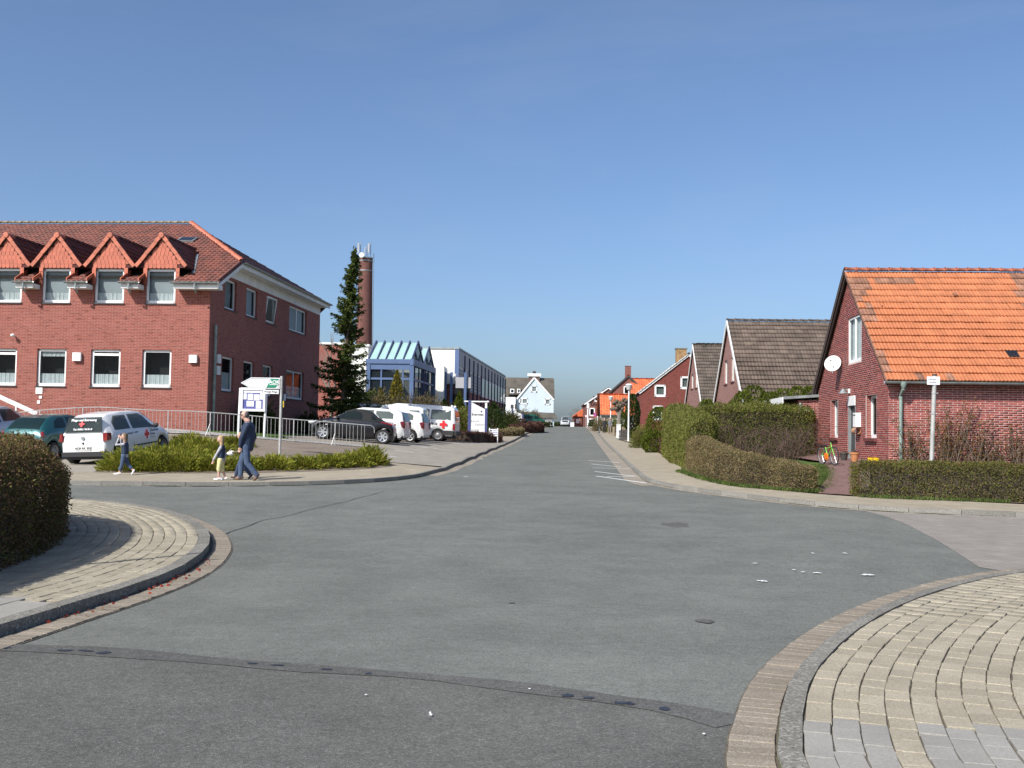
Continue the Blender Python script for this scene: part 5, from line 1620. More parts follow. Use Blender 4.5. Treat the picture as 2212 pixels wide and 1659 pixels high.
# flower pots and yellow box
def pot(px, py, label, mat, r=.13, hh=.22, name='flower_pot'):
    p = G(px, py, RAISE); z = h(p.x, p.y) + RAISE + .02
    root = wthing(name, label, 'pot', (p.x, p.y, z))
    m = MB(); m.lathe([(r * .65, 0), (r * .95, hh * .82), (r * 1.08, hh * .82), (r * 1.08, hh), (r * .9, hh), (r * .85, hh * .8), (.001, hh * .8)], 16, TR(p.x, p.y, z)); m.build('pot_body', mat, root, smooth=True)
    g = np.random.default_rng(int(px)); C = g.normal(0, .05, (60, 3)) + np.array([p.x, p.y, z + hh]); foliage('withered_stems', C, .07, L_DEAD, root, .3, seed=int(px))
pot(1823, 996, 'dark flower pot standing by the house door', simple('pot_dark', (.05, .045, .04), .7), .13, .24)
pot(1846, 999, 'terracotta pot standing by the house door', simple('terracotta2', (.45, .19, .08), .8), .13, .27)
p = HB.p(-.1, -.45, 0); z = h(p.x, p.y) + RAISE
yb = wthing('yellow_toy_box', 'small yellow plastic box at the corner of the brick house', 'box', (p.x - .45, p.y, z))
m = MB(); Mq = TR(p.x - .45, p.y, z) @ rotz(.3); m.box(-.11, -.09, 0, .11, .09, .13, Mq); m.build('body', simple('yellow_plastic', (.75, .48, .02), .4), yb)
m = MB(); m.box(-.115, -.095, .131, -.05, .095, .18, Mq); m.box(.05, -.095, .131, .115, .095, .18, Mq); m.build('handles', simple('yellow_plastic2', (.72, .45, .02), .4), yb)
# ------------------------------------------------------------------ other houses on the right
M_TILE_BR = simple('tile_brown', (.112, .082, .063), .75, var=.25, scale=1.5, island=.22)
M_TILE_BR2 = simple('tile_brown_dark', (.10, .078, .062), .75, var=.25, scale=1.5, island=.22)
M_BRK_PALE = brick_mat('brick_pale_red', (.30, .14, .115), (.25, .11, .09), (.36, .28, .25), .25, .0625, .011, .85)
M_BRK_DK = brick_mat('brick_dark_red', (.19, .042, .030), (.15, .033, .025), (.17, .07, .055), .25, .0625, .008, .85, dirt=.15)
M_BRK_HOTEL = brick_mat('brick_brown_red', (.22, .075, .055), (.18, .06, .045), (.25, .16, .14), .25, .07, .011, .85)
M_ORANGE2 = simple('tile_bright_orange', (.55, .13, .045), .7, var=.2, scale=1.2, island=.2)
RD = (.0606, 1)
def gwin(O, T, boxes, **kw):
    out = []
    for x0, y0, x1, y1 in boxes:
        a0, z1 = onwall(x0, y0, O, T); a1, z0 = onwall(x1, y1, O, T); out.append((a0, z0, a1, z1, dict(kw)))
    return out
def brown_house(label, Ya, pxa, zr, half, pitch, L, wins, most, tile, rl=.34, chim=None):
    Xa = (pxa - CX) / F_PX * Ya
    bv = Vector((RD[0], RD[1], 0)).normalized()
    C = Vector((Xa, Ya, 0)) - bv * half
    ze = zr - half * math.tan(pitch)
    bf = BF((C.x, C.y), RD)
    Ol = bf.p(0, 2 * half, 0)
    left = gwin(Ol, -bf.B, wins, inset=.06, fw=.07, sill=M_SILLR)
    return gable_house('brown_roofed_house', label, (C.x, C.y), RD, L, 2 * half, h(C.x, C.y + half), ze, zr, 'a', M_BRK_PALE, tile, .30, rl, verge=M_WHITE2, over=.3, vover=.10, most=most,
                       tile_kw=dict(waves=2, amp=.016, lift=.055, k=6), left=left, chimney=chim)
b1, _bf = brown_house('pale brick house with long brown tiled roof, next to the orange-roofed house', 49.0, 1574, 6.93, 5.4, R(38.5), 9.5,
                  ((1579.6, 773, 1586, 823), (1565, 780, 1571, 828.5)), 300, M_TILE_BR, .33, (6.9, 5.6, .8, 7.45, M_BRK_PALE))
b2, _ = brown_house('farther pale brick house with brown tiled roof, half hidden behind the nearer one', 68.0, 1499, 7.43, 5.4, R(38.5), 9.0, ((1502, 806, 1506, 837), (1493.5, 810, 1497.5, 839)), 0, M_TILE_BR2)
# dark red gabled house with white verges
Yd = 92.0
Cd = at(1384, 850, Yd); apex = at(1487, 766, Yd)
wd = 2 * (apex.x - Cd.x)
T_d = BF((Cd.x, Yd), RD).T
frw = gwin((Cd.x, Yd), T_d, ((1414, 831, 1438, 857.5), (1470, 813, 1494, 841), (1410, 876, 1432, 908)), inset=-.03, fw=.16, blind=simple('blind_grey', (.16, .18, .17), .8))
gable_house('dark_red_gabled_house', 'dark red brick gable house with white verge boards', (Cd.x, Yd), RD, wd, 9.0, h(Cd.x, Yd), Cd.z + .2, apex.z, 'b', M_BRK_DK, M_TILE_BR, .30, .34, verge=M_WHITE, over=.15, vover=.1,
            tile_kw=dict(waves=2, amp=.012, k=4), front=frw, chimney=(wd / 2 - .55, 1.2, .9, apex.z + .55, simple('chimney_lichen', (.30, .19, .09), .9, var=.4, scale=6)))
# brick gable with chimney stack and orange side roof
Yg = 128.0
Ag = at(1357, 812, Yg); Eg = at(1312, 851, Yg)
wg = 2 * (Ag.x - Eg.x)
frw = gwin((Eg.x, Yg), T_d, ((1360, 832, 1374, 852) and (1347, 834, 1360, 853),), inset=-.05, fw=.14)
gable_house('brick_gable_house', 'brick house with pointed gable and chimney behind the low orange-roofed house', (Eg.x, Yg), RD, wg, 12.0, h(Eg.x, Yg), Eg.z, Ag.z, 'b', M_BRK_HOTEL, M_ORANGE2, .30, .34, verge=M_SILL, over=.2, vover=.15,
            tile_kw=dict(waves=1, amp=.02, k=4), front=frw, chimney=(wg / 2, .9, .7, Ag.z + 1.2, M_BRK_HOTEL))
r0 = at(1362, 819, Yg + .5); r1 = at(1425, 820, Yg + .5)
gable_house('orange_side_roof_house', 'house with bright orange tiled roof between the pointed gable and the dark red house', (r0.x - .2, Yg - 4.2), RD, r1.x - r0.x + 2, 9.4, h(r0.x, Yg), r0.z - 3.6, r0.z, 'a', M_BRK_HOTEL, M_ORANGE2, .30, .36, over=.3,
            tile_kw=dict(waves=1, amp=.025, k=4), ridge=False)
# low house with orange roof down to the hedge
Yo = 118.0
e0 = at(1299, 896, Yo - 3); e1 = at(1372, 897, Yo - 3); rr0 = at(1297, 853, Yo + 1.2)
gable_house('low_orange_roof_house', 'low house with steep orange tiled roof behind the pollarded tree', (e0.x, Yo - 3), RD, e1.x - e0.x, 8.0, h(e0.x, Yo), e0.z + .1, rr0.z, 'a', simple('grey_render', (.35, .36, .36), .9), M_ORANGE2, .30, .36, verge=M_SILL, over=.2, most=0,
            tile_kw=dict(waves=1, amp=.03, k=4), ridge=False)
# inn at the crest
Yh = 205.0
c0 = at(1265, 922, Yh); ez = at(1267, 871, Yh).z; ap = at(1312, 838, Yh)
frw = gwin((c0.x, Yh), T_d, ((1273, 881, 1285, 899), (1289, 881, 1301, 899), (1270, 904, 1284, 921), (1284, 858, 1292, 868)), inset=-.06, fw=.2, mull=())
inn, ibf = gable_house('brick_inn', 'two-storey brick inn with white-framed windows at the end of the street', (c0.x, Yh), (.02, 1), 8.6, 16.0, h(c0.x, Yh), ez, ap.z, 'b', M_BRK_HOTEL, simple('tile_rust', (.30, .095, .05), .8, var=.2, scale=1, island=.2), .30, .36,
            verge=M_WHITE, over=.3, vover=.25, tile_kw=dict(waves=1, amp=.02, k=3), front=frw)
p = at(1285, 873, Yh - .1)
lettering(inn, 'Don', .95, p, (1, 0, 0), ink('black', (.02, .02, .02)), bold=True)
m = MB(); m.tube([ibf.p(6.9, 1, ap.z - 1.0), ibf.p(6.9, 1, ap.z + 1.0)], .12, 8); m.build('flue', M_SILL, inn)
ann = wthing('inn_side_wing', 'low brick wing with a white window left of the inn at the crest', 'building', (c0.x - 4, Yh + 10, 3))
q0, q1 = at(1241, 925, Yh + 12), at(1257, 900, Yh + 12)
m = MB(); m.box(q0.x, Yh + 12, 2.3, q1.x, Yh + 20, q1.z); m.build('wall', M_BRK_HOTEL, ann)
m = MB(); m.prism([(q0.x - .3, Yh + 11.7, q1.z + .01), (q1.x + .3, Yh + 11.7, q1.z + .01), (q1.x + .3, Yh + 11.7, q1.z + 1.6)], (0, 8.6, 0)); m.build('roof', M_ORANGE2, ann)
a, b = at(1244, 914, Yh + 12), at(1252, 905, Yh + 12)
m = MB(); m.box(a.x, Yh + 11.93, a.z, b.x, Yh + 11.99, b.z); m.build('window', M_WHITE, ann)

# ------------------------------------------------------------------ left: white house at the crest
Yw = 200.0
M_RENDER = simple('pale_blue_render', (.52, .60, .65), .9, var=.05, scale=.6)
M_WROOF = simple('tile_dark_grey', (.085, .075, .06), .85, var=.35, scale=.7, island=.2)
Cw0, Cw1, apw = at(1087, 921, Yw), at(1198, 921, Yw), at(1154, 813, Yw - 2)
Ln, Rn = at(1116, 860, Yw - 2), at(1196, 866, Yw - 2)
wh = wthing('white_gabled_house', 'pale blue-white house with dark roof and white garage at the crest', 'house', (Ln.x, Yw, 2.9))
bw_ = BF((Ln.x, Yw - 2), (0, 1))
W_ = Rn.x - Ln.x; za, zen = apw.z - .25, (Ln.z + Rn.z) / 2; ax = apw.x - Ln.x
wins = gwin(bw_.p(0, 0, 0), bw_.T, ((1152 - 6, 834, 1153 + 9 - 0, 848),)) 
wl_ = [onwall(*q, bw_.p(0, 0, 0), bw_.T) for q in ((1122, 860), (1140, 873), (1177, 861), (1189, 875), (1148, 833), (1160, 848), (1178, 900), (1192, 920))]
wb = [(wl_[0][0], wl_[1][1], wl_[1][0], wl_[0][1]), (wl_[2][0], wl_[3][1], wl_[3][0], wl_[2][1]), (wl_[4][0], wl_[5][1], wl_[5][0], wl_[4][1])]
m = MB(); m.panel(bw_.p(0, 0, 0), bw_.T, [(0, 2.4), (W_, 2.4), (W_, zen), (ax, za), (0, zen)], [rect(*q) for q in wb], .15); m.build('gable_wall', M_RENDER, wh)
m = MB(); m.panel(bw_.p(0, 9, 0), -bw_.B, rect(0, 2.4, 9, zen)); m.panel(bw_.p(W_, 0, 0), bw_.B, rect(0, 2.4, 9, zen)); m.panel(bw_.p(W_, 9, 0), -bw_.T, [(0, 2.4), (W_, 2.4), (W_, zen), (W_ - ax, za), (0, zen)]); m.build('rear_wall', M_RENDER, wh)
for q in wb: window(wh, bw_.p(0, 0, 0), bw_.T, *q, inset=-.06, fw=.17, mull=((q[0] + .5,) if q[2] - q[0] > 1.4 else ()), blind=M_BLIND)
for s0, s1, nm in ((0, ax, 1), (W_, ax, -1)):
    A, B_ = bw_.p(s0, -.15, zen), bw_.p(s1, -.15, za)
    m = MB(); m.bar(A, B_, .12, .28); m.build('verge_board', M_WHITE, wh)
    m = MB(); m.prism([A + Vector((0, 0, .12)), B_ + Vector((0, 0, .12)), B_ + Vector((0, 9.3, .12)), A + Vector((0, 9.3, .12))], (0, 0, .1)); m.build('roof_slope', M_WROOF, wh)
# broad dark roof of the main house behind, with dormer and chimney
l0, l1 = at(1083, 856, Yw + 7), at(1198, 862, Yw + 7); t0, t1 = at(1083, 815, Yw + 11), at(1197, 817, Yw + 11)
m = MB(); m.prism([l0, Vector((l1.x, l1.y, l0.z)), Vector((t1.x, t1.y, t0.z)), t0], (0, .05, -.25)); m.build('main_roof', M_WROOF, wh)
m = MB(); m.box(l0.x, Yw + 7.3, 2.4, l1.x - .3, Yw + 16, l0.z - .1); m.prism([(l1.x - .3, Yw + 7.3, l0.z - .1), (l1.x - .3, Yw + 11, t0.z - .3), (l1.x - .3, Yw + 15, l0.z - .1)], (-.1, 0, 0)); m.build('main_wall', simple('white_render', (.74, .76, .77), .9, var=.05), wh)
d0, d1 = at(1098, 852, Yw + 5.5), at(1124, 837, Yw + 5.5)
m = MB(); m.box(d0.x, Yw + 5.5, d0.z, d1.x, Yw + 10, d1.z); dmr = m.build('dormer', M_WROOF, wh)
for x0, x1 in ((1102, 1111), (1117, 1124)):
    a, b = at(x0, 849, Yw + 5.4), at(x1, 840, Yw + 5.4)
    m = MB(); m.box(a.x, Yw + 5.40, a.z, b.x, Yw + 5.48, b.z); w_0 = m.build('dormer_window', M_WHITE, dmr)
    m = MB(); m.box(a.x + .15, Yw + 5.36, a.z + .15, b.x - .15, Yw + 5.39, b.z - .15); m.build('pane', G_DARK, w_0)
c0_, c1_ = at(1141, 825, Yw + 10), at(1167, 808, Yw + 10)
m = MB(); m.box(c0_.x + .1, Yw + 10, c0_.z - 1, c1_.x - .1, Yw + 11, c1_.z - .5); ch = m.build('chimney', simple('chimney_brown', (.14, .09, .075), .9), wh)
m = MB(); m.box(c0_.x - .15, Yw + 9.8, c1_.z - .49, c1_.x + .15, Yw + 11.2, c1_.z + .1); m.build('chimney_cap', M_WHITE2, ch)
m = MB(); m.lathe([(.3, 0), (.35, .3), (.2, .5)], 10, TR((c0_.x + c1_.x) / 2, Yw + 10.5, c1_.z + .1)); m.build('chimney_pot', M_SILL, ch)
# annexe roof and garage in front
g0, g1 = at(1150, 903, Yw - 4), at(1199, 896, Yw - 4)
m = MB(); m.prism([at(1128, 901, Yw - 5), at(1204, 903, Yw - 5), at(1198, 892, Yw - 2.1), at(1128, 889, Yw - 2.1)], (0, 0, -.15)); m.build('porch_roof', M_WROOF, wh)
m = MB(); m.box(Ln.x + .4, Yw - 4.5, 2.4, Rn.x, Yw - 2.05, at(1199, 904, Yw - 5).z - .1); gw_ = m.build('garage_wall', M_RENDER, wh)
a, b = at(1179, 921, Yw - 4.6), at(1192, 903, Yw - 4.6)
m = MB(); m.box(a.x, Yw - 4.58, 2.5, b.x, Yw - 4.52, b.z - .2); m.build('garage_door', M_WHITE, wh)
# white outbuilding pieces left of it
lw = wthing('white_side_building', 'low white building with dark-framed windows left of the pale gabled house', 'building', (at(1092, 921, Yw - 3).x, Yw - 3, 2.9))
a, b = at(1087, 921, Yw - 3), at(1115, 858, Yw - 3)
m = MB(); m.box(a.x - 3, Yw - 2.9, 2.3, b.x - .1, Yw + 6.5, b.z); m.build('wall', simple('white_wall', (.76, .78, .80), .9, var=.06), lw)
for x0, y0, x1, y1, mt in ((1103, 874, 1109, 882, M_SILL), (1112, 873, 1116, 883, M_SILL), (1107, 884, 1116, 896, M_WHITE)):
    p, q = at(x0, y1, Yw - 3.1), at(x1, y0, Yw - 3.1)
    m = MB(); m.box(p.x, Yw - 2.98, p.z, q.x, Yw - 2.92, q.z); m.build('window' if mt is M_SILL else 'balcony_panel', mt, lw)

# ------------------------------------------------------------------ glass pavilion with blue frame
M_BLUE = simple('blue_steel', (.085, .135, .26), .5, var=.08, scale=2)
M_BLUED = simple('blue_steel_dark', (.05, .06, .15), .5, var=.1, scale=2)
G_ROOF = simple('roof_glass', (.36, .54, .49), .12, var=.06, scale=.8, spec=.8)
G_PAV = glass_mat('pavilion_glass', (.03, .04, .05), .60)
Yp = 84.0
pv_ = wthing('glass_pavilion', 'glass pavilion with blue steel frame and two pitched glass roofs', 'pavilion', at(850, 880, Yp))
pc = at(890, 777, Yp)
PB = BF((pc.x, Yp), (.0826, 1))
pl_ = -(pc.x - at(795, 777, Yp).x)              # width along the front (negative a)
PE, PZ0 = pc.z, 1.2
PR = PE + (at(905, 738, Yp + 2.7).z - at(905, 777, Yp + 2.7).z) + .1
SP = 5.6                                          # one roof bay deep
PD = 2 * SP
# posts and rails
def pbar(p, q, w=.22, t=.22, nm='post', mt=None, up=(0, 0, 1)):
    m = MB(); m.bar(p, q, w, t, up); return m.build(nm, mt or M_BLUE, pv_)
for a in (pl_, 0):
    for b in (0, PD):
        pbar(PB.p(a, b, PZ0 - .5), PB.p(a, b, PE - .25), .32, .32, 'post', None, (0, 1, 0))
pbar(PB.p(pl_ - .2, -.03, PE - .16), PB.p(.2, -.03, PE - .16), .3, .36, 'eave_beam')
pbar(PB.p(.02, -.2, PE - .20), PB.p(.02, PD + .2, PE - .20), .26, .5, 'eave_beam')
pbar(PB.p(pl_, -.04, PE - .55), PB.p(0, -.04, PE - .55), .1, .5, 'fascia_panel')
zA = at(860, 822, Yp).z; zB_ = at(905, 905, Yp).z
for z in (at(850, 818, Yp).z,):
    pbar(PB.p(pl_, 0, z), PB.p(0, 0, z), .12, .16, 'rail')
    pbar(PB.p(0, 0, z), PB.p(0, PD, z), .12, .16, 'rail')
for t in (.30, .80):
    pbar(PB.p(pl_ * (1 - t), 0, PZ0), PB.p(pl_ * (1 - t), 0, PE - .6), .12, .12, 'mullion', None, (0, 1, 0))
for t in (.12, .30, .42, .5, .6, .72, .9):
    pbar(PB.p(0, PD * t, PZ0 + .6), PB.p(0, PD * t, PE - .45), .10 if t != .5 else .2, .10, 'mullion', M_BLUED, (0, 1, 0))
pbar(PB.p(0, 0, PZ0 + 1.0), PB.p(0, PD, PZ0 + 1.0), .14, .2, 'rail')
m = MB(); m.box(-.12, .1, PZ0 - .6, .0, PD - .1, PZ0 + .9, PB.M()); m.build('brick_plinth', M_BRICK_L, pv_)
m = MB(); m.box(pl_ + .1, .04, PZ0, -.1, .06, PE - .6, PB.M()); m.build('front_glazing', G_PAV, pv_)
m = MB(); m.box(-.03, .1, PZ0 + 1.0, -.01, PD - .1, PE - .4, PB.M()); m.build('side_glazing', G_PAV, pv_)
m = MB(); m.box(pl_, PD - .1, PZ0, 0, PD, PE - .4, PB.M()); m.build('rear_wall', simple('hall_wall', (.25, .24, .23), .9), pv_)
m = MB(); m.box(pl_ - .1, 0, PZ0, pl_, PD, PE - .4, PB.M()); m.build('side_wall', simple('hall_wall2', (.30, .32, .36), .9), pv_)
m = MB(); m.box(pl_ * .55, 1.0, PZ0 + 3.0, -.5, 3.4, PZ0 + 3.3, PB.M()); m.build('gallery', M_ZINC, pv_)
for k in range(2):
    b0 = k * SP
    for (o, v, sgn) in ((b0, 1, 1), (b0 + SP, -1, -1)):
        n = 5
        for i in range(n):
            a0, a1 = pl_ + (-pl_) * i / n, pl_ + (-pl_) * (i + 1) / n
            P4 = [PB.p(a0 + .06, o, PE + .02), PB.p(a1 - .06, o, PE + .02), PB.p(a1 - .06, b0 + SP / 2, PR), PB.p(a0 + .06, b0 + SP / 2, PR)]
            if sgn < 0: P4 = P4[::-1]
            m = MB(); m.prism(P4, (0, 0, -.03)); m.build('roof_pane', G_ROOF, pv_)
        for i in range(n + 1):
            a0 = pl_ + (-pl_) * i / n
            pbar(PB.p(a0, o, PE + .02), PB.p(a0, b0 + SP / 2, PR + .12), .09, .16, 'rafter', M_BLUED)
    for f in (.33, .67):
        pbar(PB.p(.02, b0 + SP * f, PE), PB.p(.02, b0 + SP * (.25 if f < .5 else .75), PE + (PR - PE) * .5), .05, .06, 'gable_strut', M_BLUED)
    pbar(PB.p(.02, b0 + SP * .25, PE + (PR - PE) * .5), PB.p(.02, b0 + SP * .5, PE), .05, .06, 'gable_strut', M_BLUED)
    pbar(PB.p(.02, b0 + SP * .75, PE + (PR - PE) * .5), PB.p(.02, b0 + SP * .5, PE), .05, .06, 'gable_strut', M_BLUED)
    m = MB(); m.prism([PB.p(-.02, b0, PE), PB.p(-.02, b0 + SP, PE), PB.p(-.02, b0 + SP / 2, PR - .05)], -PB.T * .02); m.build('gable_pane', G_PAV, pv_)

# ------------------------------------------------------------------ long showroom with blue fins
M_PANEL = simple('grey_panel', (.42, .41, .42), .6, var=.08, scale=.8)
M_CREAM = simple('white_panel', (.76, .75, .70), .6, var=.05, scale=.8)
M_BRK_S = brick_mat('brick_showroom', (.33, .10, .075), (.27, .08, .06), (.30, .16, .14), .25, .0833, .01, .85)
Ys = 104.0
sc_ = at(990, 752, Ys)
SB = BF((sc_.x, Ys), (.086, 1))
ST, SZ0 = sc_.z, 1.2
SL = 50.0
sh = wthing('showroom_building', 'long two-storey showroom with grey panels and rows of dark blue fins', 'building', (sc_.x, Ys, SZ0))
zc = at(960, 806, Ys).z
m = MB(); m.box(-9, .0, zc, 0, SL, ST - .1, SB.M()); m.build('upper_shell', M_CREAM, sh)
m = MB(); m.box(-9, .02, SZ0 - .6, 0, SL - .02, zc - .002, SB.M()); m.build('brick_shell', M_BRK_S, sh)
m = MB(); m.box(-9.1, -.1, ST - .1 + .002, .12, SL + .1, ST + .06, SB.M()); m.build('roof_edge', M_ZINC, sh)
m = MB(); m.box(-.32, -.06, SZ0, .10, .25, ST - .1, SB.M()); m.build('corner_pier', M_BLUE, sh)
nfin = 13
M_FIN = simple('navy_fin', (.022, .024, .06), .6)
zmid = ST - 1.75
wm_ = SB.M()
for i in range(nfin):
    b0 = .6 + i * (SL - .8) / nfin; b1_ = .6 + (i + 1) * (SL - .8) / nfin
    m = MB(); m.box(.0 + .003, b0 + .1, zmid, .06, b1_ - .1, ST - .15, wm_); m.build('fascia_panel', M_PANEL, sh)
    m = MB(); m.box(.002, b1_ - .11, SZ0 - .3, .17, b1_ + .11, ST - .45, wm_); m.build('fin', M_FIN, sh)
    if i < 5:
        m = MB(); m.box(.003, b0 + .2, zmid - 2.2, .05, b1_ - .2, zmid - .15, wm_); lv = m.build('louvre', M_PANEL, sh)
        for k in range(6):
            m = MB(); m.box(.051, b0 + .25, zmid - 2.1 + k * .34, .075, b1_ - .25, zmid - 2.02 + k * .34, wm_); m.build('slat', M_BLUED, lv)
    else:
        m = MB(); m.box(.003, b0 + .3, zmid - 2.3, .08, b1_ - .3, zmid - .15, wm_); wf = m.build('window', M_WHITE, sh)
        m = MB(); m.box(.081, b0 + .55, zmid - 2.0, .1, b1_ - .55, zmid - .4, wm_); m.build('pane', G_DARK, wf)
        if i > 7:
            m = MB(); m.box(.003, b0 + .3, zmid - 5.3, .08, b1_ - .3, zmid - 3.4, wm_); wf = m.build('window', M_WHITE, sh)
            m = MB(); m.box(.081, b0 + .55, zmid - 5.0, .1, b1_ - .55, zmid - 3.7, wm_); m.build('pane', G_DARK, wf)
# white entrance block
en = wthing('white_entrance_block', 'white flat-roofed entrance block between the glass pavilion and the showroom', 'building', at(945, 880, 98))
e0, e1 = at(932, 880, 97), at(968, 800, 97)
m = MB(); m.box(e0.x - .5, 97, .8, e0.x + 1.1, 102, e1.z + .4); m.build('tower_wall', M_CREAM, en)
m = MB(); m.box(e0.x + 1.11, 98.5, at(960, 828, 98).z, e1.x + .6, 102, e1.z - .2); m.build('canopy', M_CREAM, en)
e2 = at(1010, 815, 98)
m = MB(); m.box(e1.x + .62, 98.2, at(990, 838, 98).z, e2.x + .3, 101, e2.z + .0); m.build('canopy_panel', M_PANEL, en)
for x in (961, 974, 1004):
    p = at(x, 880, 98.0); m = MB(); m.box(p.x - .12, 98.0, .9, p.x + .12, 98.18, e1.z - .1); m.build('post', M_BLUE, en)
m = MB(); m.box(e0.x + 1.12, 99.5, .8, e2.x, 99.7, at(960, 828, 98).z - .01); m.build('entrance_glazing', G_DARK, en)
# brick works building with white parapet left of the pavilion
bk = wthing('brick_works_building', 'low brick building with white parapet behind the spruce', 'building', at(700, 880, 95))
k0, k1, k2 = at(672, 890, 95), at(790, 742, 95), at(740, 742, 95)
m = MB(); m.box(k0.x - 4, 95, .8, k2.x + .3, 108, k2.z - .1); m.build('brick_wall', M_BRK_S, bk)
m = MB(); m.box(k0.x - 4.1, 94.9, k2.z - .098, k2.x + .4, 108.1, k2.z + .08); m.build('parapet', M_WHITE2, bk)
m = MB(); m.box(k2.x + .31, 94.6, .8, k1.x + .3, 106, k1.z - .3); m.build('white_wall', M_CREAM, bk)
m = MB(); m.box(k2.x + .25, 94.5, k1.z - .298, k1.x + .4, 106.1, k1.z - .1); m.build('cornice', M_WHITE2, bk)
# far red-brick chimney with aerials
M_BRK_C = brick_mat('brick_stack', (.17, .06, .048), (.13, .048, .04), (.15, .09, .08), .25, .0833, .01, .85, dirt=.3)
Yc = 140.0
cb, ct = at(785.5, 760, Yc), at(786, 557, Yc)
st = wthing('factory_chimney', 'tall round brick chimney with aerials on top behind the spruce', 'chimney', (cb.x, Yc, 2))
rb_, rt_ = 18.0 / F_PX * Yc, 15.0 / F_PX * Yc
z0c, z1c = 2.0, ct.z
rbase = rb_ + (rb_ - rt_) * (cb.z - z0c) / (z1c - cb.z)
vs_, fs_ = [], []
m = MB(); m.lathe([(rbase, z0c), (rb_, cb.z), (rt_, z1c - 1.4), (rt_ * 1.0, z1c)], 40, TR(cb.x, Yc, 0)); shaft = m.build('shaft', M_BRK_C, st, smooth=True)
uvl = shaft.data.uv_layers[0]
for pl2 in shaft.data.polygons:
    for li in pl2.loop_indices:
        co = shaft.data.vertices[shaft.data.loops[li].vertex_index].co
        a_ = math.atan2(co.y - Yc, co.x - cb.x)
        if a_ < 0 and pl2.center.x < cb.x and abs(pl2.center.y - Yc) < .2: a_ += 2 * math.pi
        uvl.data[li].uv = (a_ * rt_ * 1.2, co.z)
for z in (z1c - .05, z1c - .45, z1c - 1.75):
    m = MB(); m.lathe([(rt_ * 1.0, z - .07), (rt_ * 1.04, z - .07), (rt_ * 1.04, z + .07), (rt_ * 1.0, z + .07)], 32, TR(cb.x, Yc, 0)); m.build('steel_band', M_ZINC, st, smooth=True)
for px, y0, y1, w in ((774, 525, 547, .2), (796, 526, 546, .2), (788, 534, 556, .1)):
    a, b = at(px, y1, Yc - .8), at(px, y0, Yc - .8)
    m = MB(); m.box(a.x - w / 2, Yc - .9, a.z, a.x + w / 2, Yc - .7, b.z); m.build('aerial_panel', M_PANEL, st)
    m = MB(); m.tube([(a.x + .25, Yc - .6, z1c - .1), (a.x + .25, Yc - .6, b.z + .3)], .05, 6); m.build('mast', M_ZINC, st)
a = at(781.5, 551, Yc - 1.2); m = MB(); m.lathe([(.001, 0), (.3, .05), (.33, .2), (.001, .2)], 16, TR(*a) @ Matrix.Rotation(R(90), 4, 'X')); m.build('dish_aerial', M_WHITE, st, smooth=True)
for s_ in (0, .25):
    m = MB(); m.tube([(cb.x + rb_ + .15, Yc - s_, 6), (cb.x + rt_ + .15, Yc - s_, z1c + .6)], .03, 5); m.build('ladder_rail', M_ZINC, st)
for k in range(46):
    t = k / 46; z = 7 + (z1c - 7) * t; x = cb.x + .15 + rb_ + (rt_ - rb_) * (z - 6) / (z1c + .6 - 6)
    m = MB(); m.tube([(x, Yc, z), (x, Yc - .25, z)], .022, 4); m.build('ladder_rung', M_ZINC, st)
# ------------------------------------------------------------------ vehicles
def paint(name, c, rough=.35, metal=0.0, coat=.8):
    m, nt, b = new_mat(name)
    vec = _pos(nt)
    cc = _mixrgb(nt, _range(nt, _noise(nt, vec, 5, 4), .3, .7), tuple(x * .94 for x in c), c)
    nt.links.new(cc, b.inputs['Base Color'])
    b.inputs['Roughness'].default_value = rough; b.inputs['Metallic'].default_value = metal
    b.inputs['Coat Weight'].default_value = coat; b.inputs['Coat Roughness'].default_value = .05
    return m
P_WHITE = paint('paint_white', (.80, .80, .79)); P_BLACK = paint('paint_black', (.006, .006, .009), .3, 0, .45); P_GREEN = paint('paint_petrol', (.015, .10, .105), .3, .3)
P_SILVER = paint('paint_silver', (.40, .42, .45), .35, .6); P_PALE = paint('paint_pale_blue', (.45, .50, .56), .35, .4); P_DGREEN = paint('paint_green', (.01, .085, .05))
P_SUV = paint('paint_suv', (.55, .56, .58), .35, .3)
M_RUB = simple('rubber', (.018, .018, .019), .8); M_PLAS = simple('black_plastic', (.025, .025, .027), .6); M_RIM = simple('alloy', (.55, .56, .57), .35, .7, var=.1, scale=10)
M_HUB = simple('steel_wheel', (.22, .22, .23), .5, .4); M_LAMPR = simple('lamp_red', (.22, .008, .010), .15, spec=.8, coat=.6); M_LAMPW = simple('lamp_clear', (.70, .72, .74), .12, spec=.9, coat=.7)
M_LAMPP = simple('lamp_pink', (.55, .30, .30), .2); M_PLATE = simple('number_plate', (.78, .78, .75), .5); M_SOFTTOP = simple('soft_top', (.012, .012, .013), .85); M_SEAT = simple('seat_cloth', (.03, .03, .035), .9)
M_CROSS = simple('cross_red', (.72, .02, .025), .5, var=.02)
def lerp_tab(tab, x):
    return float(np.interp(x, [p[0] for p in tab], [p[1] for p in tab]))
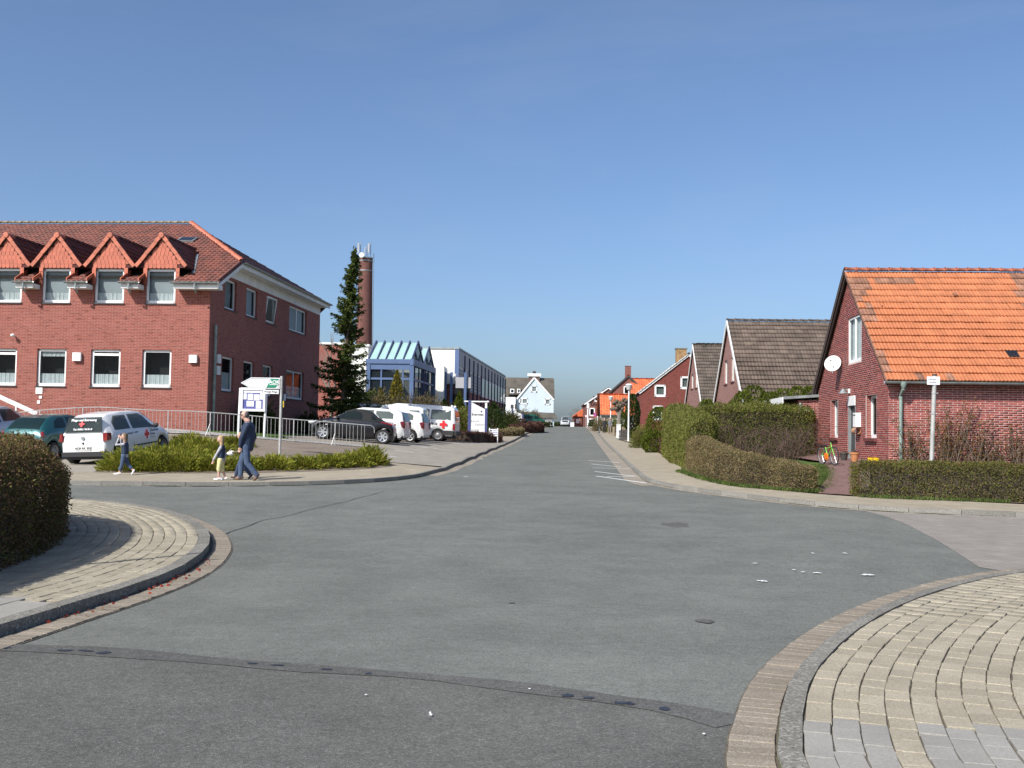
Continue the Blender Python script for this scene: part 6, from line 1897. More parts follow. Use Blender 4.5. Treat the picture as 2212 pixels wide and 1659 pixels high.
class Car:
    """x forward, origin on the ground below the middle"""
    def __init__(s, name, label, L, W, top, belt, wheelbase, wr, mat, fo, group=None, sill=.24, tumble=.16, wid=None, cat='car', flare=.0, rake=.05):
        s.L, s.W, s.top, s.belt, s.wr, s.sill, s.tumble = L, W, top, belt, wr, sill, tumble
        s.mat = mat
        s.xf, s.xr = L / 2 - fo, L / 2 - fo - wheelbase
        s.wid = wid or [(-.5, .80), (-.47, .9), (-.4, .97), (-.25, 1), (.2, 1), (.35, .97), (.44, .90), (.485, .78), (.5, .66)]
        s.root = thing(name, label, cat, (0, 0, 0), 0, group)
        s.tops = lambda x: lerp_tab(top, x / L)
        s.belts = lambda x: min(lerp_tab(belt, x / L), s.tops(x) - .035)
        s.hw = lambda x: W / 2 * lerp_tab(s.wid, x / L)
        s.bot = s._bot
        s.body()
    def _bot(s, x):
        z = s.sill + (.10 if abs(x) > s.L * .47 else 0)
        R_ = s.wr + .055
        for wx in (s.xf, s.xr):
            if abs(x - wx) < R_:
                z = max(z, s.wr + math.sqrt(R_ * R_ - (x - wx) ** 2) * 1.0 - .0)
        return z
    def ytop(s, x):
        hgt = max(0, s.tops(x) - s.belts(x))
        return s.hw(x) * .965 - s.tumble * min(1, hgt / .5) - .03 - min(.09, hgt * .2)
    def side_y(s, x, z):
        """half width of the skin at height z"""
        b, t = s.belts(x), s.tops(x); w = s.hw(x)
        zb = s.bot(x)
        if z >= b:
            return float(np.interp(z, [b, t - .05], [w * .965, s.ytop(x)]))
        return float(np.interp(z, [zb, zb + .1, (zb + b) / 2, b], [w * .93, w * .985, w, w * .965]))
    def sec(s, x):
        w, b, t, zb = s.hw(x), s.belts(x), s.tops(x), s.bot(x)
        zb = min(zb, b - .06)
        yt = s.ytop(x)
        return [(w * .93, zb), (w * .985, zb + (b - zb) * .2), (w, zb + (b - zb) * .5), (w * .992, zb + (b - zb) * .8), (w * .965, b), (w * .965 + (yt - w * .965) * .5, b + (t - .05 - b) * .5), (yt, t - .05), (yt * .93, t - .018), (yt * .6, t - .003), (0, t)]
    def body(s):
        xs = sorted(set([-s.L / 2 + s.L * i / 46 for i in range(47)] + [wx + (s.wr + .055) * k for wx in (s.xf, s.xr) for k in (-1.001, -.999, -.92, -.75, -.5, -.25, 0, .25, .5, .75, .92, .999, 1.001)] + [s.L / 2 - .02, -s.L / 2 + .02]))
        m = MB(); n = None
        for x in xs:
            h_ = s.sec(x)
            ring = [(x, y, z) for y, z in h_] + [(x, -y, z) for y, z in h_[-2::-1]]
            n = len(ring); m.v += ring
        for i in range(len(xs) - 1):
            for k in range(n - 1):
                m.f.append((i * n + k, i * n + k + 1, (i + 1) * n + k + 1, (i + 1) * n + k))
        m.f.append(tuple(range(n))[::-1]); m.f.append(tuple(range((len(xs) - 1) * n, len(xs) * n)))
        s.body_o = m.build('body', s.mat, s.root, smooth=True, uv=False, sharp=50)
        u = MB(); u.box(-s.L * .46, -s.W * .40, .16, s.L * .46, s.W * .40, s.sill + .25); u.build('underbody', M_PLAS, s.root, uv=False)
    def wheel(s, x, sgn, rim='alloy', spokes=6):
        y = (s.W / 2 - .10) * sgn
        M = TR(x, y, s.wr) @ Matrix.Rotation(R(90) * -sgn, 4, 'X')
        r = s.wr
        m = MB(); m.lathe([(r * .66, -.09), (r * .9, -.10), (r, -.07), (r, .07), (r * .92, .10), (r * .66, .095), (r * .66, -.09)], 28, M); wh_ = m.build('wheel', M_RUB, s.root, smooth=True, uv=False)
        m = MB()
        if rim == 'alloy':
            m.lathe([(r * .68, .03), (r * .68, .096), (r * .60, .09), (r * .58, .03)], 24, M)
            m.lathe([(.001, .085), (r * .16, .085), (r * .2, .06), (.001, .05)], 12, M)
            for k in range(spokes):
                a = 2 * math.pi * k / spokes
                d = Vector((math.cos(a), math.sin(a), 0)); p = M @ (d * r * .1 + Vector((0, 0, .065))); q = M @ (d * r * .63 + Vector((0, 0, .075)))
                m.bar(p, q, r * .19, .03, M.to_3x3() @ Vector((0, 0, 1)))
            m.build('rim', M_RIM, wh_, smooth=False, uv=False)
            m = MB(); m.lathe([(.001, .02), (r * .66, .02), (r * .66, .03), (.001, .03)], 20, M); m.build('brake_disc', M_PLAS, wh_, uv=False)
        else:
            m.lathe([(r * .67, .05), (r * .67, .096), (r * .58, .088), (r * .46, .05), (r * .3, .075), (r * .12, .09), (.001, .09)], 24, M); m.build('rim', rim, wh_, smooth=True, uv=False)
            m = MB()
            for k in range(8):
                a = 2 * math.pi * k / 8; p = M @ Vector((math.cos(a) * r * .47, math.sin(a) * r * .47, .055)); q = M @ Vector((math.cos(a) * r * .47, math.sin(a) * r * .47, .062)); m.tube([p, q], .025, 8)
            m.build('rim_holes', M_PLAS, wh_, uv=False)
    def wheels(s, rim='alloy', spokes=6):
        for x in (s.xf, s.xr):
            for g in (1, -1): s.wheel(x, g, rim, spokes)
        return s
    def side_patch(s, name, pts, mat, off=.008, sides=(1, -1), parent=None, dense=3):
        """panel following the flank, outline in (x, z)"""
        for g in sides:
            m = MB(); P_ = []
            for i in range(len(pts)):
                a, b = pts[i], pts[(i + 1) % len(pts)]
                for k in range(dense):
                    t = k / dense; P_.append((a[0] + (b[0] - a[0]) * t, a[1] + (b[1] - a[1]) * t))
            cx, cz = sum(p[0] for p in P_) / len(P_), sum(p[1] for p in P_) / len(P_)
            f3 = lambda x, z: (x, g * (s.side_y(x, z) + off), z)
            n = len(P_)
            vs = [f3(*p) for p in P_] + [f3(cx + (p[0] - cx) * .5, cz + (p[1] - cz) * .5) for p in P_] + [f3(cx, cz)]
            fs = [(i, (i + 1) % n, n + (i + 1) % n, n + i) for i in range(n)] + [(n + i, n + (i + 1) % n, 2 * n) for i in range(n)]
            if g > 0: fs = [f[::-1] for f in fs]
            m.add(vs, fs); m.build(name, mat, parent or s.root, smooth=True, uv=False)
    def top_patch(s, name, x0, x1, f=.94, mat=None, off=.01, z_lim=None, f1=None):
        """glass lying on the upper skin between two stations (windscreen, rear window)"""
        m = MB(); n, k = 10, 8
        f1 = f1 or f
        for i in range(n + 1):
            x = x0 + (x1 - x0) * i / n
            ff = f + (f1 - f) * i / n
            yt, t = s.ytop(x), s.tops(x)
            nx = -(s.tops(x + .02) - s.tops(x - .02)) / .04
            nn = Vector((nx, 0, 1)).normalized() * off
            for j in range(k + 1):
                y = (-1 + 2 * j / k) * yt * ff
                q = abs(y) / max(yt, .01)
                z = t - (.003 * (q / .6) if q < .6 else .003 + .015 * (q - .6) / .33 if q < .93 else .018 + .032 * (q - .93) / .07)
                m.v.append((x + nn.x, y, z + nn.z))
        for i in range(n):
            for j in range(k):
                m.f.append((i * (k + 1) + j, i * (k + 1) + j + 1, (i + 1) * (k + 1) + j + 1, (i + 1) * (k + 1) + j))
        return m.build(name, mat or G_CAR, s.root, smooth=True, uv=False)
    def extra(s, name, fn, mat, parent=None, smooth=False):
        m = MB(); fn(m); return m.build(name, mat, parent or s.root, smooth=smooth, uv=False)
    def mirrors(s, x, z, mat):
        for g in (1, -1):
            y = s.side_y(x, z)
            s.extra('mirror', lambda m: m.ellipsoid((x, g * (y + .12), z), (.06, .10, .075), 10, 6), mat, None, True)
    def cabin(s, x0, x1, z):
        """dark seats seen through the glass"""
        for x in (x0, x1):
            for g in (1, -1):
                s.extra('seat', lambda m: (m.box(x - .1, g * s.W * .22 - .2, .45, x + .05, g * s.W * .22 + .2, z - .18), m.box(x - .09, g * s.W * .22 - .12, z - .17, x + .03, g * s.W * .22 + .12, z)), M_SEAT)
    def rear_plate(s, z, txt='NOR·RK 303', x=None, w=.52):
        x = -s.L / 2 - .012 if x is None else x
        p = s.extra('number_plate', lambda m: m.box(x - .01, -w / 2, z - .055, x + .02, w / 2, z + .055), M_PLATE)
        if txt:
            lettering(p, txt, .10, (x - .013, 0, z), (0, -1, 0), ink('black', (.02, .02, .02)), bold=True, sx=.95)
        return p
    def place(s, x, y, heading, dz=0.0):
        """heading: compass bearing in degrees from +Y towards +X; sits on the slope"""
        a = R(90 - heading)
        f = Vector((math.cos(a), math.sin(a))); z = lambda d, e: h(x + f.x * d - f.y * e, y + f.y * d + f.x * e)
        zf, zr = z(s.xf, 0), z(s.xr, 0); zl, zg = z(0, .7), z(0, -.7)
        pitch = math.atan2(zf - zr, s.xf - s.xr); roll = math.atan2(zl - zg, 1.4)
        zc = (zf + zr) / 2 + RAISE + dz
        s.root.matrix_basis = TR(x, y, zc) @ rotz(a) @ Matrix.Rotation(-pitch, 4, 'Y') @ Matrix.Rotation(roll, 4, 'X')
        return s
def cross_mesh(m, c, xd, ud, s_, n):
    c, xd, ud, n = Vector(c), Vector(xd), Vector(ud), Vector(n)
    a, b = s_ * .5, s_ * .17
    pts = [(-b, -a), (b, -a), (b, -b), (a, -b), (a, b), (b, b), (b, a), (-b, a), (-b, b), (-a, b), (-a, -b), (-b, -b)]
    m.prism([c + xd * x + ud * y for x, y in pts], n * .004)

# --- white three-door hatchback with red crosses
fx_top = [(-.5, .42), (-.497, .62), (-.49, .95), (-.465, 1.20), (-.435, 1.40), (-.37, 1.475), (-.2, 1.52), (.0, 1.50), (.1, 1.45), (.17, 1.32), (.26, 1.06), (.30, .99), (.38, .94), (.45, .86), (.485, .72), (.497, .55), (.5, .42)]
fx_belt = [(-.5, .9), (-.3, .93), (.25, .86), (.3, .84), (.5, .6)]
fx = Car('white_hatchback', 'white hatchback with red cross on its door and rear window beside the juniper bed', 3.83, 1.66, fx_top, fx_belt, 2.465, .29, P_WHITE, .70)
fx.wheels(M_HUB)
fx.side_patch('side_window', [(-1.42, .99), (-.62, .98), (-.58, 1.40), (-1.18, 1.41), (-1.40, 1.22)], G_CAR)
fx.side_patch('side_window', [(-.50, .97), (.80, .93), (.72, 1.0), (.42, 1.28), (.22, 1.40), (-.46, 1.41)], G_CAR)
fx.top_patch('windscreen', .44, 1.05, .93)
fx.extra('rear_window', lambda m: m.prism([(-1.905 + .028, -.62, .97), (-1.905 + .028, .62, .97), (-1.71, .53, 1.40), (-1.71, -.53, 1.40)], (-.02, 0, .008)), G_CAR)
for g in (1, -1):
    fx.extra('taillight', lambda m: m.prism([(-1.90, g * .64, .70), (-1.90, g * .77, .72), (-1.72, g * .80, .73), (-1.72, g * .80, .93), (-1.88, g * .76, .95), (-1.90, g * .64, .94)][::g], (-.025, g * .02, 0)), M_LAMPR)
fx.mirrors(.72, .98, M_PLAS)
fx.rear_plate(.50)
fx.extra('bumper_trim', lambda m: m.box(-1.93, -.70, .26, -1.80, .70, .40), M_PLAS)
fx.extra('tailgate_badge', lambda m: m.lathe([(.001, 0), (.055, 0), (.055, .02), (.001, .02)], 16, TR(-1.905, 0, .80) @ Matrix.Rotation(R(-90), 4, 'Y')), M_ZINC)
fx.extra('tailgate_handle', lambda m: m.box(-1.93, -.02, .62, -1.90, .02, .68), M_PLAS)
fx.cabin(-.35, -1.0, 1.18)
for g in (-1,):
    y = fx.side_y(.2, .75) + .012
    fx.extra('red_cross', lambda m: cross_mesh(m, (.22, g * y, .74), (1, 0, 0), (0, 0, 1), .28, (0, g, 0)), M_CROSS)
    for i, t in enumerate(('Deutsches', 'Rotes', 'Kreuz')):
        lettering(fx.body_o, t, .115, (.42, g * (fx.side_y(.6, .75) + .014), .84 - i * .11), (1, 0, 0), ink('black', (.02, .02, .02)), align='LEFT')
    lettering(fx.body_o, 'TEL. 04931 / 94 81-0', .085, (-1.28, g * (fx.side_y(-.9, .82) + .012), .83), (1, 0, 0), ink('black', (.02, .02, .02)), align='LEFT')
    fx.extra('door_handle', lambda m: m.box(-.46, g * (fx.side_y(-.4, .85) + .005) - .015, .83, -.28, g * (fx.side_y(-.4, .85) + .005) + .015, .86), M_PLAS)
    fx.extra('side_moulding', lambda m: m.box(-.55, g * (fx.side_y(0, .45) + .004) - .008, .43, 1.0, g * (fx.side_y(0, .45) + .004) + .008, .47), M_PLAS)
    fx.extra('door_seam', lambda m: (m.tube([(-.55, g * (fx.side_y(-.55, z) + .002), z) for z in (.30, .5, .7, .9)], .006, 4), m.tube([(.92, g * (fx.side_y(.92, z) + .002), z) for z in (.30, .5, .7, .88)], .006, 4)), M_PLAS)
nrm = Vector((-.43, 0, .17)).normalized(); up_ = Vector((.17, 0, .43)).normalized()
fx.extra('window_cross', lambda m: cross_mesh(m, Vector((-1.80, .06, 1.20)) + nrm * .032, (0, -1, 0), up_, .17, nrm), M_CROSS)
lettering(fx.root, 'Pflege und Betreuung', .095, Vector((-1.765, 0, 1.31)) + nrm * .036, (0, -1, 0), ink('white', (.8, .8, .8)), up_, bold=True)
lettering(fx.root, 'Tel. 04931 94 81-0', .08, Vector((-1.865, 0, 1.045)) + nrm * .036, (0, -1, 0), ink('white', (.8, .8, .8)), up_, bold=True)
fx.extra('aerial', lambda m: m.tube([(-.9, 0, 1.51), (-1.2, 0, 1.86)], .006, 4), M_PLAS)
pF = G(262, 992, RAISE)
fx.place(-12.15, 33.2, 11)

# --- petrol-green rounded hatchback behind the hedge
gk_top = [(-.5, .4), (-.495, .75), (-.47, .95), (-.42, 1.12), (-.34, 1.30), (-.22, 1.385), (0, 1.39), (.1, 1.34), (.2, 1.14), (.28, .97), (.4, .88), (.47, .72), (.5, .45)]
gk_belt = [(-.5, .88), (-.3, .93), (.3, .84), (.5, .6)]
gc_ = Car('green_hatchback', 'petrol green rounded hatchback half hidden behind the dark hedge', 3.62, 1.63, gk_top, gk_belt, 2.45, .28, P_GREEN, .6)
gc_.wheels(M_HUB)
gc_.side_patch('side_window', [(-1.15, .99), (-.50, .98), (-.42, 1.30), (-.72, 1.30), (-1.0, 1.20)], G_CAR)
gc_.side_patch('side_window', [(-.38, .98), (.80, .93), (.45, 1.20), (.25, 1.29), (-.30, 1.31)], G_CAR)
gc_.top_patch('windscreen', .42, 1.0, .93)
gc_.top_patch('rear_window', -1.66, -1.20, .86, None, .012, None, .9)
for g in (1, -1):
    gc_.extra('taillight', lambda m: m.ellipsoid((-1.66, g * .66, .78), (.1, .08, .14), 10, 6), M_LAMPR, None, True)
gc_.mirrors(.62, .97, P_GREEN); gc_.rear_plate(.52, None); gc_.cabin(-.3, -.9, 1.1)
gc_.extra('rear_wiper', lambda m: m.tube([(-1.62, .1, .985), (-1.66, .42, .98)], .01, 4), M_PLAS)
gc_.place(-14.95, 35.0, 10)
# --- pale saloon at the left edge
ps = Car('pale_blue_hatchback', 'pale silver-blue car at the left edge of the picture', 4.0, 1.7, [(-.5, .42), (-.49, .9), (-.45, 1.15), (-.36, 1.42), (-.15, 1.48), (.05, 1.45), (.12, 1.36), (.26, .98), (.4, .88), (.48, .68), (.5, .42)], gk_belt, 2.5, .3, P_PALE, .75)
ps.wheels(M_HUB)
ps.side_patch('side_window', [(-1.4, 1.0), (-.5, .98), (-.45, 1.38), (-1.15, 1.38)], G_CAR); ps.side_patch('side_window', [(-.38, .98), (.8, .93), (.38, 1.32), (-.33, 1.39)], G_CAR)
ps.top_patch('windscreen', .5, 1.0, .93); ps.top_patch('rear_window', -1.78, -1.46, .9)
for g in (1, -1): ps.extra('taillight', lambda m: m.ellipsoid((-1.92, g * .68, .8), (.07, .08, .17), 10, 6), M_LAMPR, None, True)
ps.mirrors(.7, .97, P_PALE); ps.rear_plate(.5, None); ps.cabin(-.3, -.9, 1.15)
ps.place(-17.75, 36.4, 8)

# --- black two-seat convertible
kv_top = [(-.5, .45), (-.495, .66), (-.47, .83), (-.40, .90), (-.345, .915), (-.28, 1.08), (-.20, 1.27), (-.10, 1.335), (0, 1.33), (.06, 1.25), (.14, 1.07), (.20, .93), (.3, .87), (.4, .79), (.47, .66), (.495, .52), (.5, .42)]
kv_belt = [(-.5, .8), (-.35, .88), (.18, .86), (.3, .80), (.5, .55)]
kv = Car('black_convertible', 'black convertible with closed soft top parked behind the railing', 3.5, 1.64, kv_top, kv_belt, 2.45, .30, P_BLACK, .62)
kv.wheels('alloy', 6)
soft = MB()
for i in range(15):
    x = -1.27 + i * (1.47) / 14
    hs_ = kv.sec(x)[4:]
    ring = [(x, y * 1.012, z + .012) for y, z in hs_] + [(x, -y * 1.012, z + .012) for y, z in hs_[-2::-1]]
    nk = len(ring); soft.v += ring
for i in range(14):
    for k in range(nk - 1): soft.f.append((i * nk + k, i * nk + k + 1, (i + 1) * nk + k + 1, (i + 1) * nk + k))
soft.build('soft_top', M_SOFTTOP, kv.root, smooth=True, uv=False)
kv.side_patch('side_window', [(-.42, .925), (.62, .90), (.45, 1.02), (.22, 1.20), (-.08, 1.275), (-.34, 1.20), (-.42, 1.08)], G_CAR, .026)
kv.side_patch('rear_quarter_window', [(-1.05, .945), (-.80, .95), (-.80, 1.15), (-.90, 1.10)], G_CAR, .03)
kv.top_patch('windscreen', .20, .66, .93)
kv.top_patch('rear_window', -1.18, -.85, .62, None, .03)
for g in (1, -1):
    kv.extra('taillight', lambda m: m.prism([(-1.66, g * .735, .76), (-1.18, g * .79, .85), (-1.18, g * .785, .88), (-1.40, g * .765, .87), (-1.67, g * .70, .81)][::-g], (-.02, g * .02, .02)), M_LAMPR)
    kv.extra('headlight', lambda m: m.ellipsoid((1.62, g * .58, .66), (.17, .10, .08), 10, 6), M_LAMPW, None, True)
kv.mirrors(.58, .93, P_BLACK)
kv.extra('door_handle', lambda m: (m.box(-.42, .80, .78, -.28, .83, .81), m.box(-.42, -.83, .78, -.28, -.80, .81)), M_PLAS)
kv.rear_plate(.52, None); kv.cabin(-.15, -.2, 1.02)
kv.place(-6.6, 44.3, -91)

# --- two white small cars, group of look-alikes told apart by place
tw_top = [(-.5, .40), (-.495, .75), (-.485, .95), (-.46, 1.22), (-.43, 1.38), (-.36, 1.44), (-.15, 1.47), (.05, 1.45), (.16, 1.34), (.30, 1.02), (.36, .96), (.44, .86), (.485, .66), (.5, .42)]
tw_belt = [(-.5, .98), (-.35, .98), (.3, .86), (.5, .6)]
def small_car(label):
    c = Car('white_small_car', label, 3.6, 1.65, tw_top, tw_belt, 2.37, .285, P_WHITE, .62, 'white cars parked side by side on the forecourt')
    c.wheels('alloy', 5)
    c.side_patch('side_window', [(-1.28, 1.04), (-.50, 1.0), (-.46, 1.34), (-1.05, 1.36), (-1.25, 1.26)], G_CAR)
    c.side_patch('side_window', [(-.40, 1.0), (.95, .94), (.52, 1.24), (.30, 1.36), (-.36, 1.37)], G_CAR)
    c.top_patch('windscreen', .60, 1.12, .93)
    c.extra('rear_window', lambda m: m.prism([(-1.775, -.60, .98), (-1.775, .60, .98), (-1.60, .50, 1.36), (-1.60, -.50, 1.36)], (-.02, 0, .01)), G_CAR)
    for g in (1, -1):
        c.extra('taillight', lambda m: m.prism([(-1.765, g * .70, .98), (-1.79, g * .60, .92), (-1.80, g * .66, .66), (-1.70, g * .80, .70), (-1.60, g * .81, .95)][::-g], (-.02, g * .015, 0)), M_LAMPP if False else M_LAMPR)
    c.mirrors(.80, .98, M_PLAS); c.rear_plate(.50, None); c.cabin(-.2, -.85, 1.16)
    c.extra('bumper_trim', lambda m: m.box(-1.81, -.62, .28, -1.72, .62, .40), P_SILVER)
    lettering(c.body_o, 'TEL. 04931 / 94 81-0', .085, (-1.3, c.side_y(-.9, .86) + .012, .88), (-1, 0, 0), ink('grey', (.25, .25, .26)), align='RIGHT')
    return c
small_car('white small car parked between the black convertible and the second white car').place(-6.4, 47.2, -84)
small_car('white small car with silver wheels, second behind the black convertible').place(-5.8, 50.6, -82)
# --- white compact van
vn = Car('white_compact_van', 'white compact van parked between the small white car and the red cross minibus', 4.0, 1.68, [(-.5, .42), (-.495, .9), (-.485, 1.3), (-.46, 1.68), (-.40, 1.76), (.0, 1.78), (.1, 1.70), (.22, 1.30), (.28, 1.08), (.4, .96), (.48, .75), (.5, .45)],
         [(-.5, 1.02), (.3, .95), (.5, .6)], 2.6, .30, P_WHITE, .75, 'white cars parked side by side on the forecourt')
vn.wheels('alloy', 5); vn.side_patch('side_window', [(-1.75, 1.10), (-1.15, 1.08), (-1.15, 1.56), (-1.65, 1.58)], G_CAR); vn.side_patch('side_window', [(-.2, 1.06), (.95, 1.02), (.5, 1.5), (-.1, 1.58)], G_CAR)
vn.extra('rear_window', lambda m: m.prism([(-1.965, -.62, 1.1), (-1.965, .62, 1.1), (-1.85, .58, 1.6), (-1.85, -.58, 1.6)], (-.02, 0, .01)), G_CAR); vn.top_patch('windscreen', .55, 1.02, .93)
for g in (1, -1): vn.extra('taillight', lambda m: m.box(-1.99, g * .74 - .07, .72, -1.86, g * .74 + .09, 1.12), M_LAMPR)
vn.rear_plate(.55, None); vn.mirrors(.95, 1.1, M_PLAS)
vn.place(-6.3, 54.4, -83)
# --- red cross minibus
t4_top = [(-.5, .45), (-.498, .9), (-.492, 1.3), (-.478, 1.78), (-.45, 1.90), (-.2, 1.94), (.2, 1.93), (.27, 1.84), (.37, 1.32), (.42, 1.12), (.47, .96), (.493, .7), (.5, .45)]
t4_belt = [(-.5, 1.10), (.35, 1.08), (.5, .7)]
t4 = Car('red_cross_minibus', 'white minibus with red cross on its side at the end of the parked row', 4.78, 1.84, t4_top, t4_belt, 2.92, .32, P_WHITE, .95, None, .30, .10, cat='minibus')
t4.wheels(M_HUB)
for q in ([(-2.12, 1.16), (-1.02, 1.16), (-1.02, 1.70), (-2.08, 1.70)], [(-.92, 1.16), (.30, 1.16), (.30, 1.70), (-.92, 1.70)], [(.40, 1.16), (1.70, 1.12), (1.36, 1.62), (.46, 1.70)]):
    t4.side_patch('side_window', q, G_CAR)
t4.extra('rear_window', lambda m: m.prism([(-2.385, -.70, 1.16), (-2.385, .70, 1.16), (-2.27, .66, 1.74), (-2.27, -.66, 1.74)], (-.015, 0, .003)), G_CAR)
t4.top_patch('windscreen', 1.36, 1.95, .93)
for g in (1, -1):
    t4.extra('taillight', lambda m: m.box(-2.39, g * .80 - .07, .66, -2.26, g * .80 + .115, .98), M_LAMPR)
    t4.extra('side_cladding', lambda m: m.box(-2.32, g * .905 - .02, .36, -1.72, g * .905 + .02, .60), M_PLAS)
    y = t4.side_y(-1.6, .92) + .025
    if g > 0:
        t4.extra('red_cross', lambda m: cross_mesh(m, (-1.75, g * y, .92), (-1, 0, 0), (0, 0, 1), .42, (0, g, 0)), M_CROSS)
        lettering(t4.body_o, 'Deutsches Rotes Kreuz', .23, (-1.42, g * (t4.side_y(-1.0, .95) + .02), .95), (-1, 0, 0), ink('black', (.02, .02, .02)), align='RIGHT', bold=True)
t4.extra('rear_bumper', lambda m: m.box(-2.46, -.86, .36, -2.30, .86, .58), M_PLAS); t4.rear_plate(.75, None); t4.mirrors(1.55, 1.2, M_PLAS)
for y in (-.5, .5): t4.extra('roof_lamp', lambda m: m.ellipsoid((-2.1, y, 1.93), (.08, .06, .06), 8, 5), M_LAMPW, None, True)
t4.place(-5.35, 58.6, -84)
# --- silver car roof behind the row
sv = Car('silver_minivan', 'silver minivan behind the white vans, only its roof and windows showing', 4.6, 1.8, [(-.5, .45), (-.49, 1.1), (-.46, 1.72), (-.2, 1.86), (.12, 1.84), (.2, 1.72), (.34, 1.15), (.45, .9), (.5, .5)], t4_belt, 2.85, .31, P_SILVER, .9)
sv.wheels(M_HUB)
for q in ([(-1.9, 1.18), (-.9, 1.16), (-.9, 1.62), (-1.85, 1.62)], [(-.8, 1.16), (.3, 1.14), (.3, 1.62), (-.8, 1.64)], [(.4, 1.14), (1.45, 1.12), (.95, 1.6), (.45, 1.63)]): sv.side_patch('side_window', q, G_CAR)
sv.top_patch('windscreen', .95, 1.55, .93)
sv.place(-8.2, 61.4, -84)
# --- green estate and SUV far up the street
ge_ = Car('green_van', 'green van parked beside the second white sign', 4.4, 1.75, [(-.5, .45), (-.49, 1.1), (-.46, 1.55), (-.3, 1.72), (.1, 1.72), (.2, 1.55), (.32, 1.1), (.45, .95), (.5, .5)], [(-.5, 1.0), (.5, .75)], 2.6, .32, P_DGREEN, .85)
ge_.wheels(M_WHITE2)
for q in ([(-1.9, 1.08), (-.7, 1.08), (-.7, 1.5), (-1.85, 1.5)], [(-.6, 1.08), (.3, 1.06), (.3, 1.5), (-.6, 1.52)], [(.4, 1.06), (1.3, 1.04), (.8, 1.46), (.45, 1.5)]): ge_.side_patch('side_window', q, G_CAR)
ge_.top_patch('windscreen', .9, 1.4, .93)
for g in (1, -1): ge_.extra('headlight', lambda m: m.ellipsoid((2.12, g * .6, .75), (.08, .14, .1), 8, 5), M_LAMPW, None, True)
Yge = 150.0; pge = at(1145, 918, Yge); ge_.place(pge.x, Yge, 78)
su = Car('silver_suv', 'silver off-road car coming over the crest of the street', 4.5, 1.85, [(-.5, .6), (-.49, 1.2), (-.45, 1.7), (0, 1.78), (.1, 1.72), (.2, 1.2), (.45, 1.05), (.49, .8), (.5, .6)], [(-.5, 1.1), (.5, .9)], 2.7, .36, P_SUV, .85)
su.wheels('alloy', 5); su.top_patch('windscreen', .45, .92, .93); su.side_patch('side_window', [(-1.9, 1.15), (.3, 1.12), (.3, 1.6), (-1.8, 1.6)], G_CAR)
su.extra('roof_rack', lambda m: m.box(-1.6, -.7, 1.8, .2, .7, 1.92), P_SILVER)
for g in (1, -1): su.extra('headlight', lambda m: m.ellipsoid((2.2, g * .68, .92), (.08, .14, .1), 8, 5), M_LAMPW, None, True)
su.extra('grille', lambda m: m.box(2.2, -.5, .8, 2.27, .5, 1.0), M_PLAS); su.extra('front_plate', lambda m: m.box(2.26, -.26, .6, 2.29, .26, .7), M_PLATE); su.mirrors(.7, 1.2, M_PLAS)
psu = at(1221, 921, 196.0); su.place(psu.x, 196.0, 184, .0)
# ------------------------------------------------------------------ street furniture
M_STEEL = simple('galvanised', (.40, .40, .39), .55, .35, var=.15, scale=8)
M_POLE = simple('grey_pole', (.42, .42, .40), .6, .2, var=.2, scale=5)
M_SIGNW = simple('sign_white', (.82, .82, .82), .45, var=.03)
M_SIGNG = simple('sign_green', (.015, .22, .12), .45, var=.05)
M_NAVY = simple('sign_navy', (.06, .07, .20), .5, var=.08)
M_WOOD = simple('weathered_wood', (.24, .19, .13), .9, var=.3, scale=9)
gz = lambda p: h(p[0], p[1]) + RAISE
# railing along the ramp
rl_path = smooth([(-22, 39.0), (-18.5, 39.2), (-15.3, 39.45), (-12, 39.75), (-8.7, 40.05), (-5.5, 40.35)], .14)
rl = wthing('ramp_railing', 'long galvanised railing with thin upright bars in front of the brick building', 'railing', (-12, 39.75, gz((-12, 39.75))))
RH = .84
rp = [Vector((p.x, p.y, gz(p))) for p in rl_path]
m = MB()
for a, b in zip(rp[::4], rp[4::4] + [rp[-1]]): m.bar(a + Vector((0, 0, RH)), b + Vector((0, 0, RH)), .035, .03)
e = rp[-1]; m.tube([e + Vector((0, 0, RH)), e + Vector((.22, .02, RH - .01)), e + Vector((.34, .03, RH - .1)), e + Vector((.36, .03, RH - .3))], .014, 6)
m.build('top_rail', M_STEEL, rl)
bal = MB().tube([(0, 0, .0), (0, 0, RH - .015)], .008, 5).mesh('baluster', M_STEEL, False, False)
pst = MB().box(-.018, -.018, -.15, .018, .018, RH + .0).mesh('post', M_STEEL, False, False)
for i, p in enumerate(rp):
    o = link('post' if i % 11 == 0 else 'baluster', pst if i % 11 == 0 else bal, rl)
    o.matrix_basis = Matrix.Translation(p + Vector((rng.uniform(-.02, .02) if i % 11 else 0, 0, -.02)))
for i in range(11, len(rp), 33):
    m = MB(); m.bar(rp[i] + Vector((0, 0, RH * .5)), rp[i] + Vector((-.08, -.28, -.05)), .025, .025); m.build('brace', M_STEEL, rl)
